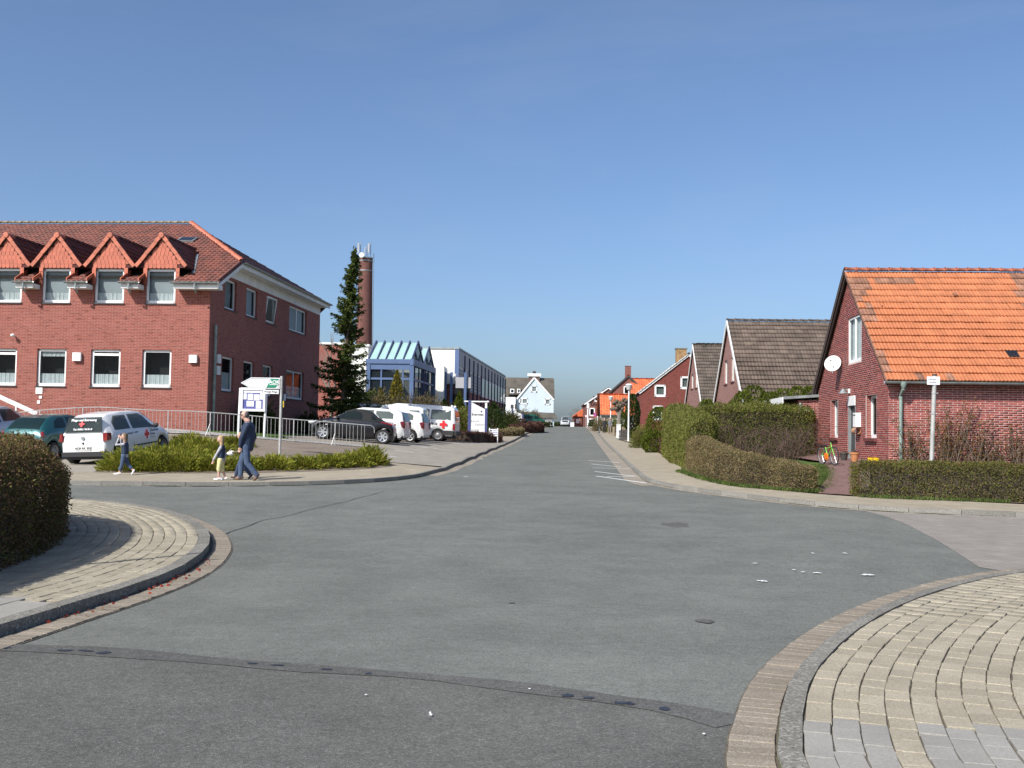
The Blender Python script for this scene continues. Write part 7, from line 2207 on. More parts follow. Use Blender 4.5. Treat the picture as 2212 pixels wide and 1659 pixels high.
# notice board
Yn = 41.4
nb = wthing('notice_board', 'white framed notice board with papers behind the railing', 'notice board', at(545, 945, Yn))
n0, n1 = at(519, 888, Yn), at(575.5, 838, Yn)
for px, yt in ((517.5, 838), (573.5, 845)):
    a, b = at(px, yt, Yn), at(px - 3.5, 945, Yn); a.x += .03
    m = MB(); m.tube([(b.x, Yn + .03, gz((b.x, Yn)) - .15), (a.x, Yn + .03, a.z)], .048, 10); m.build('post', M_SIGNW, nb, smooth=True)
fr = MB(); x0, x1, z0, z1 = n0.x + .02, n1.x - .02, n0.z, n1.z
for q in ((x0, z0, x1, z0 + .09), (x0, z1 - .09, x1, z1), (x0, z0 + .09, x0 + .08, z1 - .09), (x1 - .08, z0 + .09, x1, z1 - .09)):
    fr.box(q[0], Yn - .09, q[1], q[2], Yn - .02, q[3])
fr.build('frame', M_SIGNW, nb)
m = MB(); m.box(x0 + .06, Yn - .05, z0 + .06, x1 - .06, Yn - .03, z1 - .06); bd = m.build('pin_board', simple('blue_felt', (.09, .10, .28), .9), nb)
M_PAPER = simple('paper', (.72, .72, .76), .9, var=.06); W_, H_ = x1 - x0, z1 - z0
for u0, v0, u1, v1 in ((.10, .78, .88, .90), (.10, .50, .24, .76), (.28, .48, .50, .74), (.53, .46, .77, .72), (.79, .50, .90, .78), (.24, .20, .54, .44), (.62, .12, .84, .44)):
    m = MB(); m.box(x0 + u0 * W_, Yn - .058, z0 + v0 * H_, x0 + u1 * W_, Yn - .0535, z0 + v1 * H_); m.build('notice_paper', M_PAPER, bd)
# direction sign
pb = G(604, 985, RAISE); Yq = pb.y
ds = wthing('direction_sign_post', 'grey pole with white arrow sign, green logo panel and street name plate', 'sign', (pb.x, Yq, gz(pb)))
pt = at(608.5, 814, Yq)
axis = lambda z: Vector((pb.x + (pt.x - pb.x) * (z - gz(pb)) / (pt.z - gz(pb)), Yq, z))
m = MB(); m.tube([axis(gz(pb) - .2), axis(pt.z + .02)], .042, 10); m.build('pole', M_POLE, ds, smooth=True)
a0, a1 = at(521, 842.5, Yq), at(606, 816.5, Yq); yf = Yq - .06
zt_, zb_ = at(606, 816.5, Yq).z, at(600, 840.5, Yq).z; zm = (zt_ + zb_) / 2
tip = at(521, 829.5, Yq).x; sh_ = at(543, 829, Yq).x; xr_ = a1.x - .01
m = MB(); m.prism([(tip, yf, zm), (sh_, yf, zb_), (xr_, yf, zb_), (xr_, yf, zt_), (sh_, yf, zt_)], (0, .03, 0)); ar = m.build('arrow_plate', M_SIGNW, ds)
k_ = .03
m = MB(); o1 = [(tip + .06, zm), (sh_ + .01, zb_ + k_), (xr_ - k_, zb_ + k_), (xr_ - k_, zt_ - k_), (sh_ + .01, zt_ - k_)]
for p, q in zip(o1, o1[1:] + o1[:1]): m.bar((p[0], yf - .004, p[1]), (q[0], yf - .004, q[1]), .006, .011, (0, 0, 1) if abs(p[0] - q[0]) > .02 else (1, 0, 0))
m.build('border_line', ink('grey', (.25, .25, .26)), ar)
gx0, gx1 = at(578, 830, Yq).x, at(590, 830, Yq).x
m = MB(); m.prism([(at(576, 840, Yq).x, yf - .003, zb_ + .035), (xr_ - .14, yf - .003, zb_ + .035), (xr_ - .035, yf - .003, zb_ + .14), (xr_ - .035, yf - .003, zt_ - .035), (at(586, 820, Yq).x, yf - .003, zt_ - .035)], (0, -.004, 0)); gp2 = m.build('green_panel', M_SIGNG, ar)
lettering(gp2, 'AOK', .155, ((at(584.5, 827, Yq).x + xr_ - .03) / 2, yf - .009, zm + .035), (1, 0, 0), ink('white', (.8, .8, .8)), bold=True)
m = MB(); m.box(at(583, 827, Yq).x, yf - .0095, zm - .05, xr_ - .05, yf - .0075, zm - .032); m.build('underline', ink('white', (.8, .8, .8)), gp2)
p0, p1 = at(569, 850.5, Yq), at(603, 842.8, Yq)
m = MB(); m.box(p0.x, yf - .002, p0.z, p1.x, yf + .02, p1.z); pl2 = m.build('street_name_plate', M_SIGNW, ds)
lettering(pl2, 'Hooge-Riege', .088, ((p0.x + p1.x) / 2, yf - .006, (p0.z + p1.z) / 2 + .005), (1, 0, 0), ink('black', (.02, .02, .02)), sx=.92)
p0, p1 = at(604, 865, Yq), at(617, 851.5, Yq)
m = MB(); m.box(p0.x, Yq + .03, p0.z, p1.x, Yq + .05, p1.z); m.build('small_square_plate', simple('plate_dark', (.06, .08, .12), .5, var=.4, scale=20), ds)
p0 = at(610.5, 880, Yq); p1 = at(610, 866, Yq)
m = MB(); m.box(p0.x - .02, Yq + .01, p0.z, p0.x + .035, Yq + .06, p1.z); m.build('yellow_tag', simple('tag_yellow', (.55, .38, .03), .5), ds)
for z in (zt_ - .05, zb_ + .05):
    m = MB(); m.tube([axis(z) - Vector((0, 0, .02)), axis(z) + Vector((0, 0, .02))], .052, 10); m.build('clamp', M_STEEL, ds)
# street name post on the right
pr = Vector((at(2009, 1030, 25.0).x, 25.0))
sp = wthing('street_name_post', 'leaning grey pole with small white street name plate before the orange-roofed house', 'sign', (pr.x, pr.y, gz(pr)))
tp = at(2019, 811, 25.0)
m = MB(); m.tube([(pr.x, 25, gz(pr) - .2), tp], .05, 12); m.build('pole', M_POLE, sp, smooth=True)
m = MB(); m.tube([tp + Vector((0, 0, -.01)), tp + Vector((0, 0, .03))], .055, 12); m.build('cap', M_PLAS, sp)
p0, p1 = at(2001, 831, 25), at(2028, 814, 25)
m = MB(); m.box(p0.x, 24.94, p0.z, p1.x, 24.965, p1.z); pl3 = m.build('street_name_plate', M_SIGNW, sp)
lettering(pl3, 'Nikolai-', .062, (p0.x + .12, 24.937, p1.z - .06), (1, 0, 0), ink('greyblue', (.15, .18, .25))); lettering(pl3, 'straße', .062, (p0.x + .12, 24.937, p0.z + .06), (1, 0, 0), ink('greyblue', (.15, .18, .25)))
for z in (tp.z - .42, tp.z - .9):
    q = Vector((pr.x, 25, 0)).lerp(Vector((tp.x, 25, 0)), (z - gz(pr)) / (tp.z - gz(pr))); q.z = z
    m = MB(); m.tube([q - Vector((0, 0, .02)), q + Vector((0, 0, .02))], .058, 10); m.tube([q, q + Vector((.09, -.02, 0))], .012, 6); m.build('clamp', M_STEEL, sp)
# tall pole outside the left edge whose shadow crosses the pavement
tpole = wthing('tall_grey_pole', 'tall plain grey pole beyond the left edge casting a thin shadow over the corner pavement', 'pole', (-6.75, 9.15, .1))
m = MB(); m.tube([(-6.75, 9.15, -.1), (-6.75, 9.15, 4.3)], [.055, .035], 10); m.build('shaft', M_POLE, tpole, smooth=True)
m = MB(); m.tube([(-6.75, 9.15, 4.3), (-6.75, 9.15, 4.35)], .045, 10); m.build('cap', M_PLAS, tpole)

# advertising signs of the showroom
def pylon(label, Y, xl, xr, yl, yr, yb, lines, bar=False):
    a, b = at(xl, yl, Y), at(xr, yr, Y); zb = gz((a.x, Y)) - .1
    root = wthing('advertising_sign', label, 'sign', ((a.x + b.x) / 2, Y, zb), 'white showroom signs with blue posts')
    W_ = b.x - a.x; pw = W_ * .13
    for x, z in ((a.x, a.z + .1), (b.x - pw, b.z + .05)):
        m = MB(); m.box(x, Y - .08, zb - .2, x + pw, Y + .12, z); m.build('post', M_NAVY, root)
    m = MB(); m.prism([(a.x + pw, Y - .02, zb + .15), (b.x - pw, Y - .02, zb + .15), (b.x - pw, Y - .02, b.z), (a.x + pw, Y - .02, a.z)], (0, .06, 0)); pn = m.build('panel', M_SIGNW, root)
    H_ = b.z - zb
    cx_ = (a.x + b.x) / 2
    for t, f, sz, dx, al, cl in lines:
        lettering(pn, t, sz * W_, (a.x + pw + dx * W_ if al == 'LEFT' else cx_ + dx * W_, Y - .026, zb + f * H_), (1, 0, 0), cl, bold=(al != 'LEFT'), align=al)
    m = MB(); m.prism([(cx_ + .14 * W_, Y - .024, zb + .93 * H_), (cx_ + .19 * W_, Y - .024, zb + .96 * H_), (cx_ + .24 * W_, Y - .024, zb + .93 * H_), (cx_ + .19 * W_, Y - .024, zb + .89 * H_)], (0, -.004, 0)); m.build('emblem', ink('purple', (.08, .02, .12)), pn)
    if bar:
        z = a.z + .02
        m = MB(); m.tube([(a.x - .25, Y + .02, z), (b.x + .02, Y + .02, z)], .045, 8); m.ellipsoid((b.x + .02, Y + .02, z), (.09, .09, .07), 10, 6); m.build('lamp_bar', M_SIGNW, root, smooth=True)
        m = MB(); m.box(b.x - pw, Y - .07, b.z + .06, b.x - .02, Y + .1, z - .08); m.build('lamp_housing', M_SIGNW, root)
    return root
GY = ink('grey', (.25, .25, .26)); BK = ink('black', (.02, .02, .02)); TL = ink('teal', (.02, .28, .28))
pylon('large white showroom sign with blue posts beside the parked minibus', 66.0, 1011.5, 1053, 868, 884, 942,
      [('Everwien', .83, .165, 0, 'CENTER', BK), ('RAUM', .62, .15, .02, 'LEFT', GY), ('|DESIGN', .52, .15, .22, 'LEFT', GY), ('> PLANEN', .36, .10, .02, 'LEFT', GY), ('> GESTALTEN', .28, .10, .02, 'LEFT', GY), ('> WOHNIDEEN', .20, .10, .02, 'LEFT', GY)], True)
pylon('middle-sized white showroom sign on the island farther up the left pavement', 112.0, 1105.5, 1131, 886, 895, 925,
      [('Everwien', .84, .15, 0, 'CENTER', BK)] + [('— — — —', .68 - .09 * i, .09, .05, 'LEFT', GY) for i in range(7)])
pylon('small white showroom sign in front of the garage of the pale house', 158.0, 1164.5, 1177.5, 907, 912, 923, [('Everwien', .8, .15, 0, 'CENTER', BK)])
# customer parking board
Yk = 62.0
p0, p1 = at(1056, 942, Yk), at(1076, 927, Yk)
pk = wthing('parking_board', 'low white customer parking board in front of the large showroom sign', 'sign', (p0.x, Yk, p0.z))
for x in (p0.x, p1.x - .05):
    m = MB(); m.box(x, Yk, gz((x, Yk)) - .1, x + .05, Yk + .05, p1.z + .06); m.build('post', M_SIGNW, pk)
m = MB(); m.box(p0.x, Yk - .03, p0.z, p1.x, Yk - .004, p1.z); pk2 = m.build('board', M_SIGNW, pk)
m = MB(); m.box(p0.x + .05, Yk - .036, p0.z + .06, p0.x + .17, Yk - .032, p1.z - .05); m.build('parking_panel', BK, pk2)
lettering(pk2, 'P', .2, (p0.x + .11, Yk - .038, (p0.z + p1.z) / 2), (1, 0, 0), ink('white', (.8, .8, .8)), bold=True)
for i, t in enumerate(('Kunden-', 'parkplatz', 'Everwien')): lettering(pk2, t, .08, (p0.x + .36, Yk - .034, p1.z - .09 - i * .11), (1, 0, 0), ink('blue', (.1, .1, .4)) if i < 2 else BK, bold=True)
# street lamps
def lamp(label, px, Y, ytop, head=.3):
    b = Vector((at(px, 940, Y).x, Y)); zt = at(px, ytop, Y).z; z0 = gz(b)
    root = wthing('street_lamp', label, 'street lamp', (b.x, Y, z0), 'white street lamps on the right pavement')
    m = MB(); m.tube([(b.x, Y, z0 - .1), (b.x, Y, z0 + 1.1), (b.x, Y, zt - .42)], [.06, .055, .045], 10); m.build('post', M_SIGNW, root, smooth=True)
    m = MB(); m.lathe([(.05, -.44), (.16, -.40), (.21, -.10), (.19, -.10), (.001, -.10)], 18, TR(b.x, Y, zt)); m.build('lantern_glass', simple('lantern_glass', (.42, .43, .43), .4), root, smooth=True)
    m = MB(); m.lathe([(.23, -.10), (.22, -.05), (.12, .0), (.001, .01)], 18, TR(b.x, Y, zt)); m.build('lantern_cap', M_SIGNW, root, smooth=True)
    return root
lamp('nearest white street lamp on the right pavement, in front of the dark conifer', 1357.5, 72.0, 829)
lamp('second white street lamp, in front of the low orange roof', 1318.5, 110.0, 856)
lamp('farthest white street lamp beside the white banner', 1302, 150.0, 871)
ll = wthing('t_shaped_lamp', 'thin lamp post with flat head in front of the pale gabled house', 'street lamp', (at(1136, 918, 165).x, 165, h(at(1136, 918, 165).x, 165)))
p0, p1 = at(1135.5, 918, 165), at(1136.5, 876.5, 165)
m = MB(); m.tube([(p0.x, 165, h(p0.x, 165)), (p0.x, 165, p1.z)], .05, 8); m.build('post', M_POLE, ll)
m = MB(); m.prism([(p0.x - .35, 164.8, p1.z + .1), (p0.x - .1, 164.8, p1.z - .1), (p0.x + .1, 164.8, p1.z - .1), (p0.x + .35, 164.8, p1.z + .1)], (0, .4, 0)); m.build('lamp_head', M_PANEL, ll)
# banner, traffic signs, posts at the crest
def round_sign(name, label, px, py, Y, r, mats, parts=('disc', 'face'), tri=False, ring=None):
    c = at(px, py, Y)
    root = wthing(name, label, 'sign', (c.x, Y, gz((c.x, Y))))
    m = MB(); m.tube([(c.x, Y + .06, gz((c.x, Y)) - .1), (c.x, Y + .06, c.z + r)], .035, 8); m.build('post', M_POLE, root)
    n = 3 if tri else 24
    for i, (k, mt) in enumerate(mats):
        m = MB(); m.prism([(c.x + k * r * math.sin(2 * math.pi * j / n + (math.pi if tri else 0)), Y - .01 * i, c.z + k * r * math.cos(2 * math.pi * j / n + (math.pi if tri else 0))) for j in range(n)], (0, -.008, 0)); m.build('sign_plate' if i == 0 else 'sign_face', mt, root)
    return root
M_SRED = simple('sign_red', (.55, .03, .08), .5); M_SBLUE = simple('sign_blue', (.10, .12, .42), .5)
round_sign('no_stopping_sign', 'round red and blue no-stopping sign beside the white banner', 1286.5, 895.5, 150.0, .31, ((1, M_SRED), (.8, simple('sign_mauve', (.35, .10, .28), .5))))
round_sign('yield_sign', 'small white and red triangular sign left of the white post at the crest', 1266, 899, 172.0, .30, ((1, M_SRED), (.78, M_SIGNW)), tri=True)
wp_ = at(1269.5, 921, 172); wt_ = at(1270, 871, 172)
ws = wthing('white_info_post', 'white post with thick head beside the inn at the crest', 'post', (wp_.x, 172, gz((wp_.x, 172))))
m = MB(); m.tube([(wp_.x, 172, gz((wp_.x, 172)) - .1), (wp_.x, 172, wt_.z - .8)], .10, 10); m.build('shaft', M_SIGNW, ws); m = MB(); m.box(wp_.x - .18, 171.85, wt_.z - .8, wp_.x + .18, 172.15, wt_.z); m.build('head', M_SIGNW, ws)
bn = at(1290, 921, 150.0); bz = gz((bn.x, 150))
ban = wthing('white_banner', 'tall narrow white banner flag beside the low orange roof', 'banner', (bn.x, 150, bz))
top_ = at(1296, 851, 150.0)
m = MB(); m.tube([(bn.x, 150, bz - .1), (bn.x + .05, 150, bz + 2.2), (top_.x, 150, top_.z)], [.10, .06, .03], 8); m.build('pole', M_SIGNW, ban)
q = [at(x, y, 149.9) for x, y in ((1297, 852), (1299.5, 880), (1301.5, 896), (1292, 900), (1292.5, 880))]
m = MB(); m.prism(q, (0, .03, 0)); m.build('flag', simple('banner_cloth', (.74, .78, .80), .8), ban)
bs = wthing('white_box_at_crest', 'small white box beside the off-road car at the crest', 'box', (at(1236, 921, 190).x, 190, h(at(1236, 921, 190).x, 190)))
p0, p1 = at(1232, 924, 190), at(1240, 913, 190)
m = MB(); m.box(p0.x, 189.7, p0.z - .3, p1.x, 190.3, p1.z); m.build('cabinet', M_SIGNW, bs); m = MB(); m.box(p0.x - .03, 189.67, p1.z + .002, p1.x + .03, 190.33, p1.z + .06); m.build('lid', M_WHITE2, bs)
# electricity cabinet, low wall, wooden posts
Ye = 76.0
p0, p1 = at(1332, 949, Ye), at(1341, 918, Ye)
ec = wthing('electricity_cabinet', 'white upright electricity cabinet on the right pavement below the pollarded tree', 'cabinet', (p0.x, Ye, gz((p0.x, Ye))))
m = MB(); m.box(p0.x, Ye, gz((p0.x, Ye)) + .08, p1.x, Ye + .3, p1.z); m.build('housing', M_WHITE2, ec)
m = MB(); m.box(p0.x - .02, Ye - .02, p1.z + .002, p1.x + .02, Ye + .32, p1.z + .05); m.build('roof', M_WHITE2, ec)
m = MB(); m.box(p0.x + .03, Ye - .01, gz((p0.x, Ye)) - .1, p1.x - .03, Ye + .28, gz((p0.x, Ye)) + .079); m.build('plinth', M_ZINC, ec)
lwp = [(kerbR(y) + x, y) for x, y in ((2.05, 74.5), (2.05, 77), (2.05, 80))]
dw = wthing('dark_garden_fence', 'low dark board fence behind the nearest street lamp', 'fence', (lwp[0][0], 74.5, gz(lwp[0])))
p0, p1 = at(1336, 950, 73.5), at(1356, 929, 73.5)
nb_ = 9
for i in range(nb_):
    x = p0.x + .05 + (p1.x - p0.x) * i / nb_
    m = MB(); m.box(x, 73.5, gz((x, 73.5)) - .1, x + (p1.x - p0.x) / nb_ - .012, 73.53, p1.z + rng.uniform(-.01, .01)); m.build('board', simple('dark_fence%d' % i, (.05, .047, .045), .8) if i == 0 else bpy.data.materials['dark_fence0'], dw)
for z in (.25, .55):
    m = MB(); m.box(p0.x, 73.54, gz((p0.x, 73.5)) + z, p1.x, 73.58, gz((p0.x, 73.5)) + z + .06); m.build('rail', bpy.data.materials['dark_fence0'], dw)
for i, (px, yt, Y, r) in enumerate(((1326.5, 922, 84, .13), (1319, 919, 88, .06), (1314, 922, 92, .05), (1346, 922, 80, .07), (1350, 924, 79, .05))):
    b = Vector((at(px, 935, Y).x, Y)); z1 = at(px, yt, Y).z
    po = wthing('wooden_post', ['stout wooden post nearest the electricity cabinet', 'thin wooden post left of the stout post', 'thin pale post beside the two people', 'pale post right of the electricity cabinet', 'thin pale post beside the nearest street lamp'][i], 'post', (b.x, Y, gz(b)), 'garden posts by the right pavement')
    m = MB(); m.tube([(b.x, Y, gz(b) - .1), (b.x, Y, z1 - .04)], r, 10); m.build('shaft', M_WOOD, po); m = MB(); m.tube([(b.x, Y, z1 - .04), (b.x, Y, z1)], [r * 1.02, r * .7], 10); m.build('top', M_WOOD, po)

# ------------------------------------------------------------------ people
M_SKIN = simple('skin', (.55, .33, .25), .55, var=.06, scale=20)
def cloth(name, c, rough=.9): return simple(name, c, rough, var=.18, scale=16, bump=.3)
def rings(m, R_, n=14):
    vs, fs = [], []
    for (x, y, z, rx, ry) in R_:
        for k in range(n):
            a = 2 * math.pi * k / n; vs.append((x + rx * math.cos(a), y + ry * math.sin(a), z))
    for i in range(len(R_) - 1):
        for k in range(n): fs.append((i * n + k, i * n + (k + 1) % n, (i + 1) * n + (k + 1) % n, (i + 1) * n + k))
    fs += [tuple(range(n))[::-1], tuple(range((len(R_) - 1) * n, len(R_) * n))]
    return m.add(vs, fs)
def limb(m, pts, rad):
    m.tube(pts, rad, 10)
    for p, r in zip(pts, rad): m.ellipsoid(p, (r, r, r), 10, 6)
def fused(m, name, mat, parent, vox=.012):
    o = m.build(name, mat, parent, smooth=True, uv=False, sharp=None)
    md = o.modifiers.new('fuse', 'REMESH'); md.mode = 'VOXEL'; md.voxel_size = vox; md.use_smooth_shade = True
    sm = o.modifiers.new('soften', 'SMOOTH'); sm.factor = .5; sm.iterations = 3
    return o
def hand(m, w, d, s=1.0, side=1):
    """palm and five curled fingers from wrist w along d"""
    w, d = Vector(w), Vector(d).normalized()
    u = Vector((0, 1, 0)) if abs(d.y) < .8 else Vector((1, 0, 0))
    f = d.cross(u).normalized() * -1; u = f.cross(d).normalized()
    c = w + d * .045 * s
    m.ellipsoid(c, (.032 * s, .022 * s, .045 * s), 8, 6)
    for i, L in enumerate((.062, .072, .068, .054)):
        b = w + d * .075 * s + f * (.027 - .018 * i) * s
        m.tube([b, b + d * L * .5 * s, b + d * L * .85 * s + u * -side * .03 * s], [.010 * s, .0095 * s, .008 * s], 6)
    b = w + d * .03 * s + f * .03 * s
    m.tube([b, b + d * .03 * s + f * .022 * s, b + d * .06 * s + f * .022 * s], [.012 * s, .011 * s, .009 * s], 6)
def person(label, loc, rz, S, J, C, hair='short', child=False, glasses=False, group=None, trouser_to=1.0, vest=False, vox=.011, name='person', bulky=1.0):
    """S: scale in metres of standing height; J: joints (x forward, z) as fractions of height; side offsets built in"""
    root = thing(name, label, 'person', loc, rz, group)
    X = lambda k, y=0.0: Vector((J[k][0] * S, y * S, J[k][1] * S))
    hd = .125 if not child else .155       # head height as a fraction
    hr = hd / 2 * S
    body = MB()
    hc = X('head')
    tilt = Matrix.Rotation(J.get('nod', 0), 4, 'Y')
    body.ellipsoid(hc, (hr * .88, hr * .74, hr), 16, 12)
    body.ellipsoid(hc + Vector((hr * .25, 0, -hr * .45)), (hr * .60, hr * .52, hr * .55), 12, 8)       # jaw
    body.ellipsoid(hc + Vector((hr * .93, 0, -hr * .08)), (hr * .16, hr * .12, hr * .2), 8, 6)          # nose
    body.ellipsoid(hc + Vector((hr * .80, 0, -hr * .48)), (hr * .10, hr * .24, hr * .07), 8, 6)          # lips
    for g in (1, -1):
        body.ellipsoid(hc + Vector((-hr * .05, g * hr * .74, -hr * .08)), (hr * .2, hr * .08, hr * .28), 8, 6)   # ears
    ch = X('chest')
    body.tube([ch + Vector((0, 0, .03 * S)), hc + Vector((-hr * .15, 0, -hr * .6))], [.042 * S, .036 * S], 10)
    hip = X('hip')
    sw, hw = (.105, .052) if not child else (.098, .055)
    rings(body, [(hip.x, 0, hip.z - .03 * S, .06 * S, .085 * S), (hip.x, 0, hip.z + .05 * S, .062 * S, .088 * S), ((hip.x + ch.x) / 2, 0, (hip.z + ch.z) / 2, .055 * S, .078 * S), (ch.x, 0, ch.z - .03 * S, .066 * S, .098 * S), (ch.x, 0, ch.z + .035 * S, .045 * S, .075 * S)])
    top = MB(); tr = MB(); fore = MB()
    for g, s_ in ((1, 'l'), (-1, 'r')):
        sh = X('sh', g * sw); el = X('el' + s_, g * sw * 1.12); wr = X('wr' + s_, g * sw * (J.get('wy' + s_, 1.05)))
        limb(body, [sh, el, wr], [.027 * S, .022 * S, .017 * S])
        hd_ = J.get('hd' + s_); dv = Vector((hd_[0], 0, hd_[1])) if hd_ else (wr - el)
        hand(body, wr, dv, S / 1.75 * (1.1 if child else 1.0), g)
        limb(fore if vest else top, [sh, el, wr + (el - wr) * .08], [.036 * S * bulky, .030 * S * bulky, .024 * S])
        hp = X('hip', g * hw) - Vector((0, 0, .02 * S)); kn = X('kn' + s_, g * hw); an = X('an' + s_, g * hw * .9); to = X('to' + s_, g * hw * 1.05)
        limb(body, [hp, kn, an], [.05 * S, .034 * S, .022 * S])
        body.tube([an, to], [.02 * S, .016 * S], 8)
        e_ = kn + (an - kn) * max(0, min(1, (trouser_to - .5) * 2)) if trouser_to < 1 else an + (kn - an) * .04
        limb(tr, [hp, kn, e_], [.062 * S, .046 * S, (.036 if trouser_to == 1 else .042) * S])
        shoe = MB(); fd = (to - an); heel = an - fd.normalized() * .028 * S + Vector((0, 0, -.012 * S))
        limb(shoe, [heel, (an + to) / 2 + Vector((0, 0, -.012 * S)), to], [.024 * S, .026 * S, .020 * S])
        fused(shoe, 'shoe', C['shoe'], root, .010)
    rings(tr, [(hip.x, 0, hip.z - .055 * S, .068 * S, .095 * S), (hip.x, 0, hip.z + .055 * S, .068 * S, .094 * S)])
    lo = J.get('hem', .035) * S
    rings(top, [(hip.x, 0, hip.z - lo, .074 * S * bulky, .102 * S), (hip.x, 0, hip.z + .04 * S, .080 * S * bulky, .104 * S), ((hip.x + ch.x) / 2, 0, (hip.z + ch.z) / 2, .080 * S * bulky, .102 * S), (ch.x, 0, ch.z - .045 * S, .078 * S * bulky, .112 * S), (ch.x, 0, ch.z + .015 * S, .060 * S, .09 * S), (ch.x + .004 * S, 0, ch.z + .045 * S, .044 * S, .05 * S)])
    bo = fused(body, 'body', M_SKIN, root, .0085 if not child else .0075)
    fused(tr, 'trousers', C['trousers'], root, vox); fused(top, 'jacket' if not vest else 'waistcoat', C['top'], root, vox)
    if vest:
        rings(fore, [(hip.x, 0, hip.z - .055 * S, .078 * S, .105 * S), (hip.x, 0, hip.z + .03 * S, .076 * S, .10 * S)])
        fused(fore, 'sleeves', C['sleeve'], root, vox)
    hm = MB()
    hm.ellipsoid(hc + Vector((-hr * .16, 0, hr * .16)), (hr * .86, hr * .80, hr * .92), 16, 10)
    if hair == 'long':
        hm.ellipsoid(hc + Vector((-hr * .45, 0, -hr * .55)), (hr * .55, hr * .84, hr * 1.35), 14, 10)
        hm.ellipsoid(hc + Vector((-hr * .55, 0, -hr * 1.35)), (hr * .42, hr * .80, hr * .9), 14, 10)
    if hair == 'balding':
        hm = MB(); hm.ellipsoid(hc + Vector((-hr * .38, 0, hr * .05)), (hr * .66, hr * .82, hr * .82), 16, 10)
    fused(hm, 'hair', C['hair'], root, .012)
    for g in (1, -1):
        e = MB(); e.ellipsoid(hc + Vector((hr * .80, g * hr * .30, hr * .02)), (hr * .07, hr * .12, hr * .07), 8, 6); e.build('eye', ink('black', (.02, .02, .02)), bo, smooth=True, uv=False)
    if glasses:
        gm = MB(); gm.box(hc.x + hr * .70, -hr * .66, hc.z - hr * .08, hc.x + hr * .97, hr * .66, hc.z + hr * .20)
        for g in (1, -1): gm.box(hc.x - hr * .1, g * hr * .76 - .004, hc.z + hr * .05, hc.x + hr * .8, g * hr * .76 + .004, hc.z + hr * .14)
        gm.build('sunglasses', M_PLAS, root)
    return root
JEANS = cloth('denim', (.055, .085, .15)); JEANS2 = cloth('denim_dark', (.035, .05, .10)); NAVY = cloth('navy_jacket', (.016, .030, .066), .7); GREYK = cloth('grey_knit', (.40, .40, .43)); YEL = cloth('yellow_cotton', (.66, .60, .30))
H_BROWN = simple('hair_brown', (.13, .085, .05), .6, var=.3, scale=30); H_BLOND = simple('hair_blond', (.36, .24, .12), .6, var=.3, scale=30); H_GREY = simple('hair_grey', (.10, .085, .075), .7, var=.3, scale=30)
SH_W = simple('shoe_white', (.78, .78, .80), .6); SH_B = simple('shoe_brown', (.13, .075, .05), .6); SH_D = simple('shoe_dark', (.05, .045, .045), .6); OLIVE = cloth('olive_top', (.12, .11, .06))
JM = dict(head=(.035, .928), chest=(-.02, .80), sh=(-.035, .785), hip=(-.005, .50), ell=(.04, .61), wrl=(.065, .475), elr=(-.08, .62), wrr=(-.05, .48), knl=(-.035, .245), anl=(-.175, .075), tol=(-.135, .012), knr=(.075, .255), anr=(.085, .045), tor=(.165, .018), hem=.075, hdl=(.1, -1))
zt = lambda x, y: h(x, y) + RAISE
pm = G(530, 1037.5, RAISE)
person('man in navy jacket, jeans and sunglasses walking left on the far pavement', (pm.x, pm.y, zt(*pm)), math.pi, 1.76, JM, dict(top=NAVY, trousers=JEANS, shoe=SH_B, hair=H_GREY), 'balding', glasses=True, bulky=1.28)
JC = dict(head=(.05, .905), chest=(.0, .735), sh=(-.01, .72), hip=(0, .47), ell=(.07, .56), wrl=(.21, .545), elr=(.06, .56), wrr=(.19, .535), knl=(-.05, .24), anl=(-.20, .07), tol=(-.15, .015), knr=(.10, .25), anr=(.15, .05), tor=(.24, .022), hem=.05, hdl=(1, .1), hdr=(1, .1), wyl=.7, wyr=.7)
pc_ = pm + Vector((-.24, .62))
ch_ = person('child in jeans walking half hidden behind the man, holding a white bag', (pc_.x, pc_.y, zt(*pc_)), math.pi, 1.22, JC, dict(top=OLIVE, trousers=JEANS2, shoe=SH_D, hair=H_BLOND), 'short', child=True)
bagp = Vector((pc_.x - .30, pc_.y - .06, zt(*pc_) + .64))
bag = wthing('white_bag', 'small white bag carried by the child behind the man', 'bag', bagp)
m = MB(); m.ellipsoid(bagp, (.10, .06, .055), 12, 8); m.ellipsoid(bagp + Vector((.05, 0, .03)), (.06, .05, .04), 10, 6); m.build('pouch', SH_W, bag, smooth=True); m = MB(); m.tube([bagp + Vector((-.06, 0, .04)), bagp + Vector((0, 0, .09)), bagp + Vector((.06, 0, .04))], .006, 6); m.build('strap', SH_W, bag)
JG = dict(head=(.02, .905), chest=(-.01, .735), sh=(-.015, .72), hip=(0, .47), ell=(.065, .575), wrl=(.14, .435), elr=(-.06, .57), wrr=(-.05, .45), knl=(.03, .25), anl=(.02, .05), tol=(.12, .022), knr=(-.02, .245), anr=(-.10, .055), tor=(.0, .02), hem=.0, hdl=(.3, -1))
pg = G(476, 1037.5, RAISE)
person('girl in yellow knee shorts and navy waistcoat walking ahead of the man', (pg.x, pg.y, zt(*pg)), math.pi, 1.14, JG, dict(top=NAVY, sleeve=GREYK, trousers=YEL, shoe=SH_W, hair=H_BLOND), 'long', child=True, trouser_to=.58, vest=True)
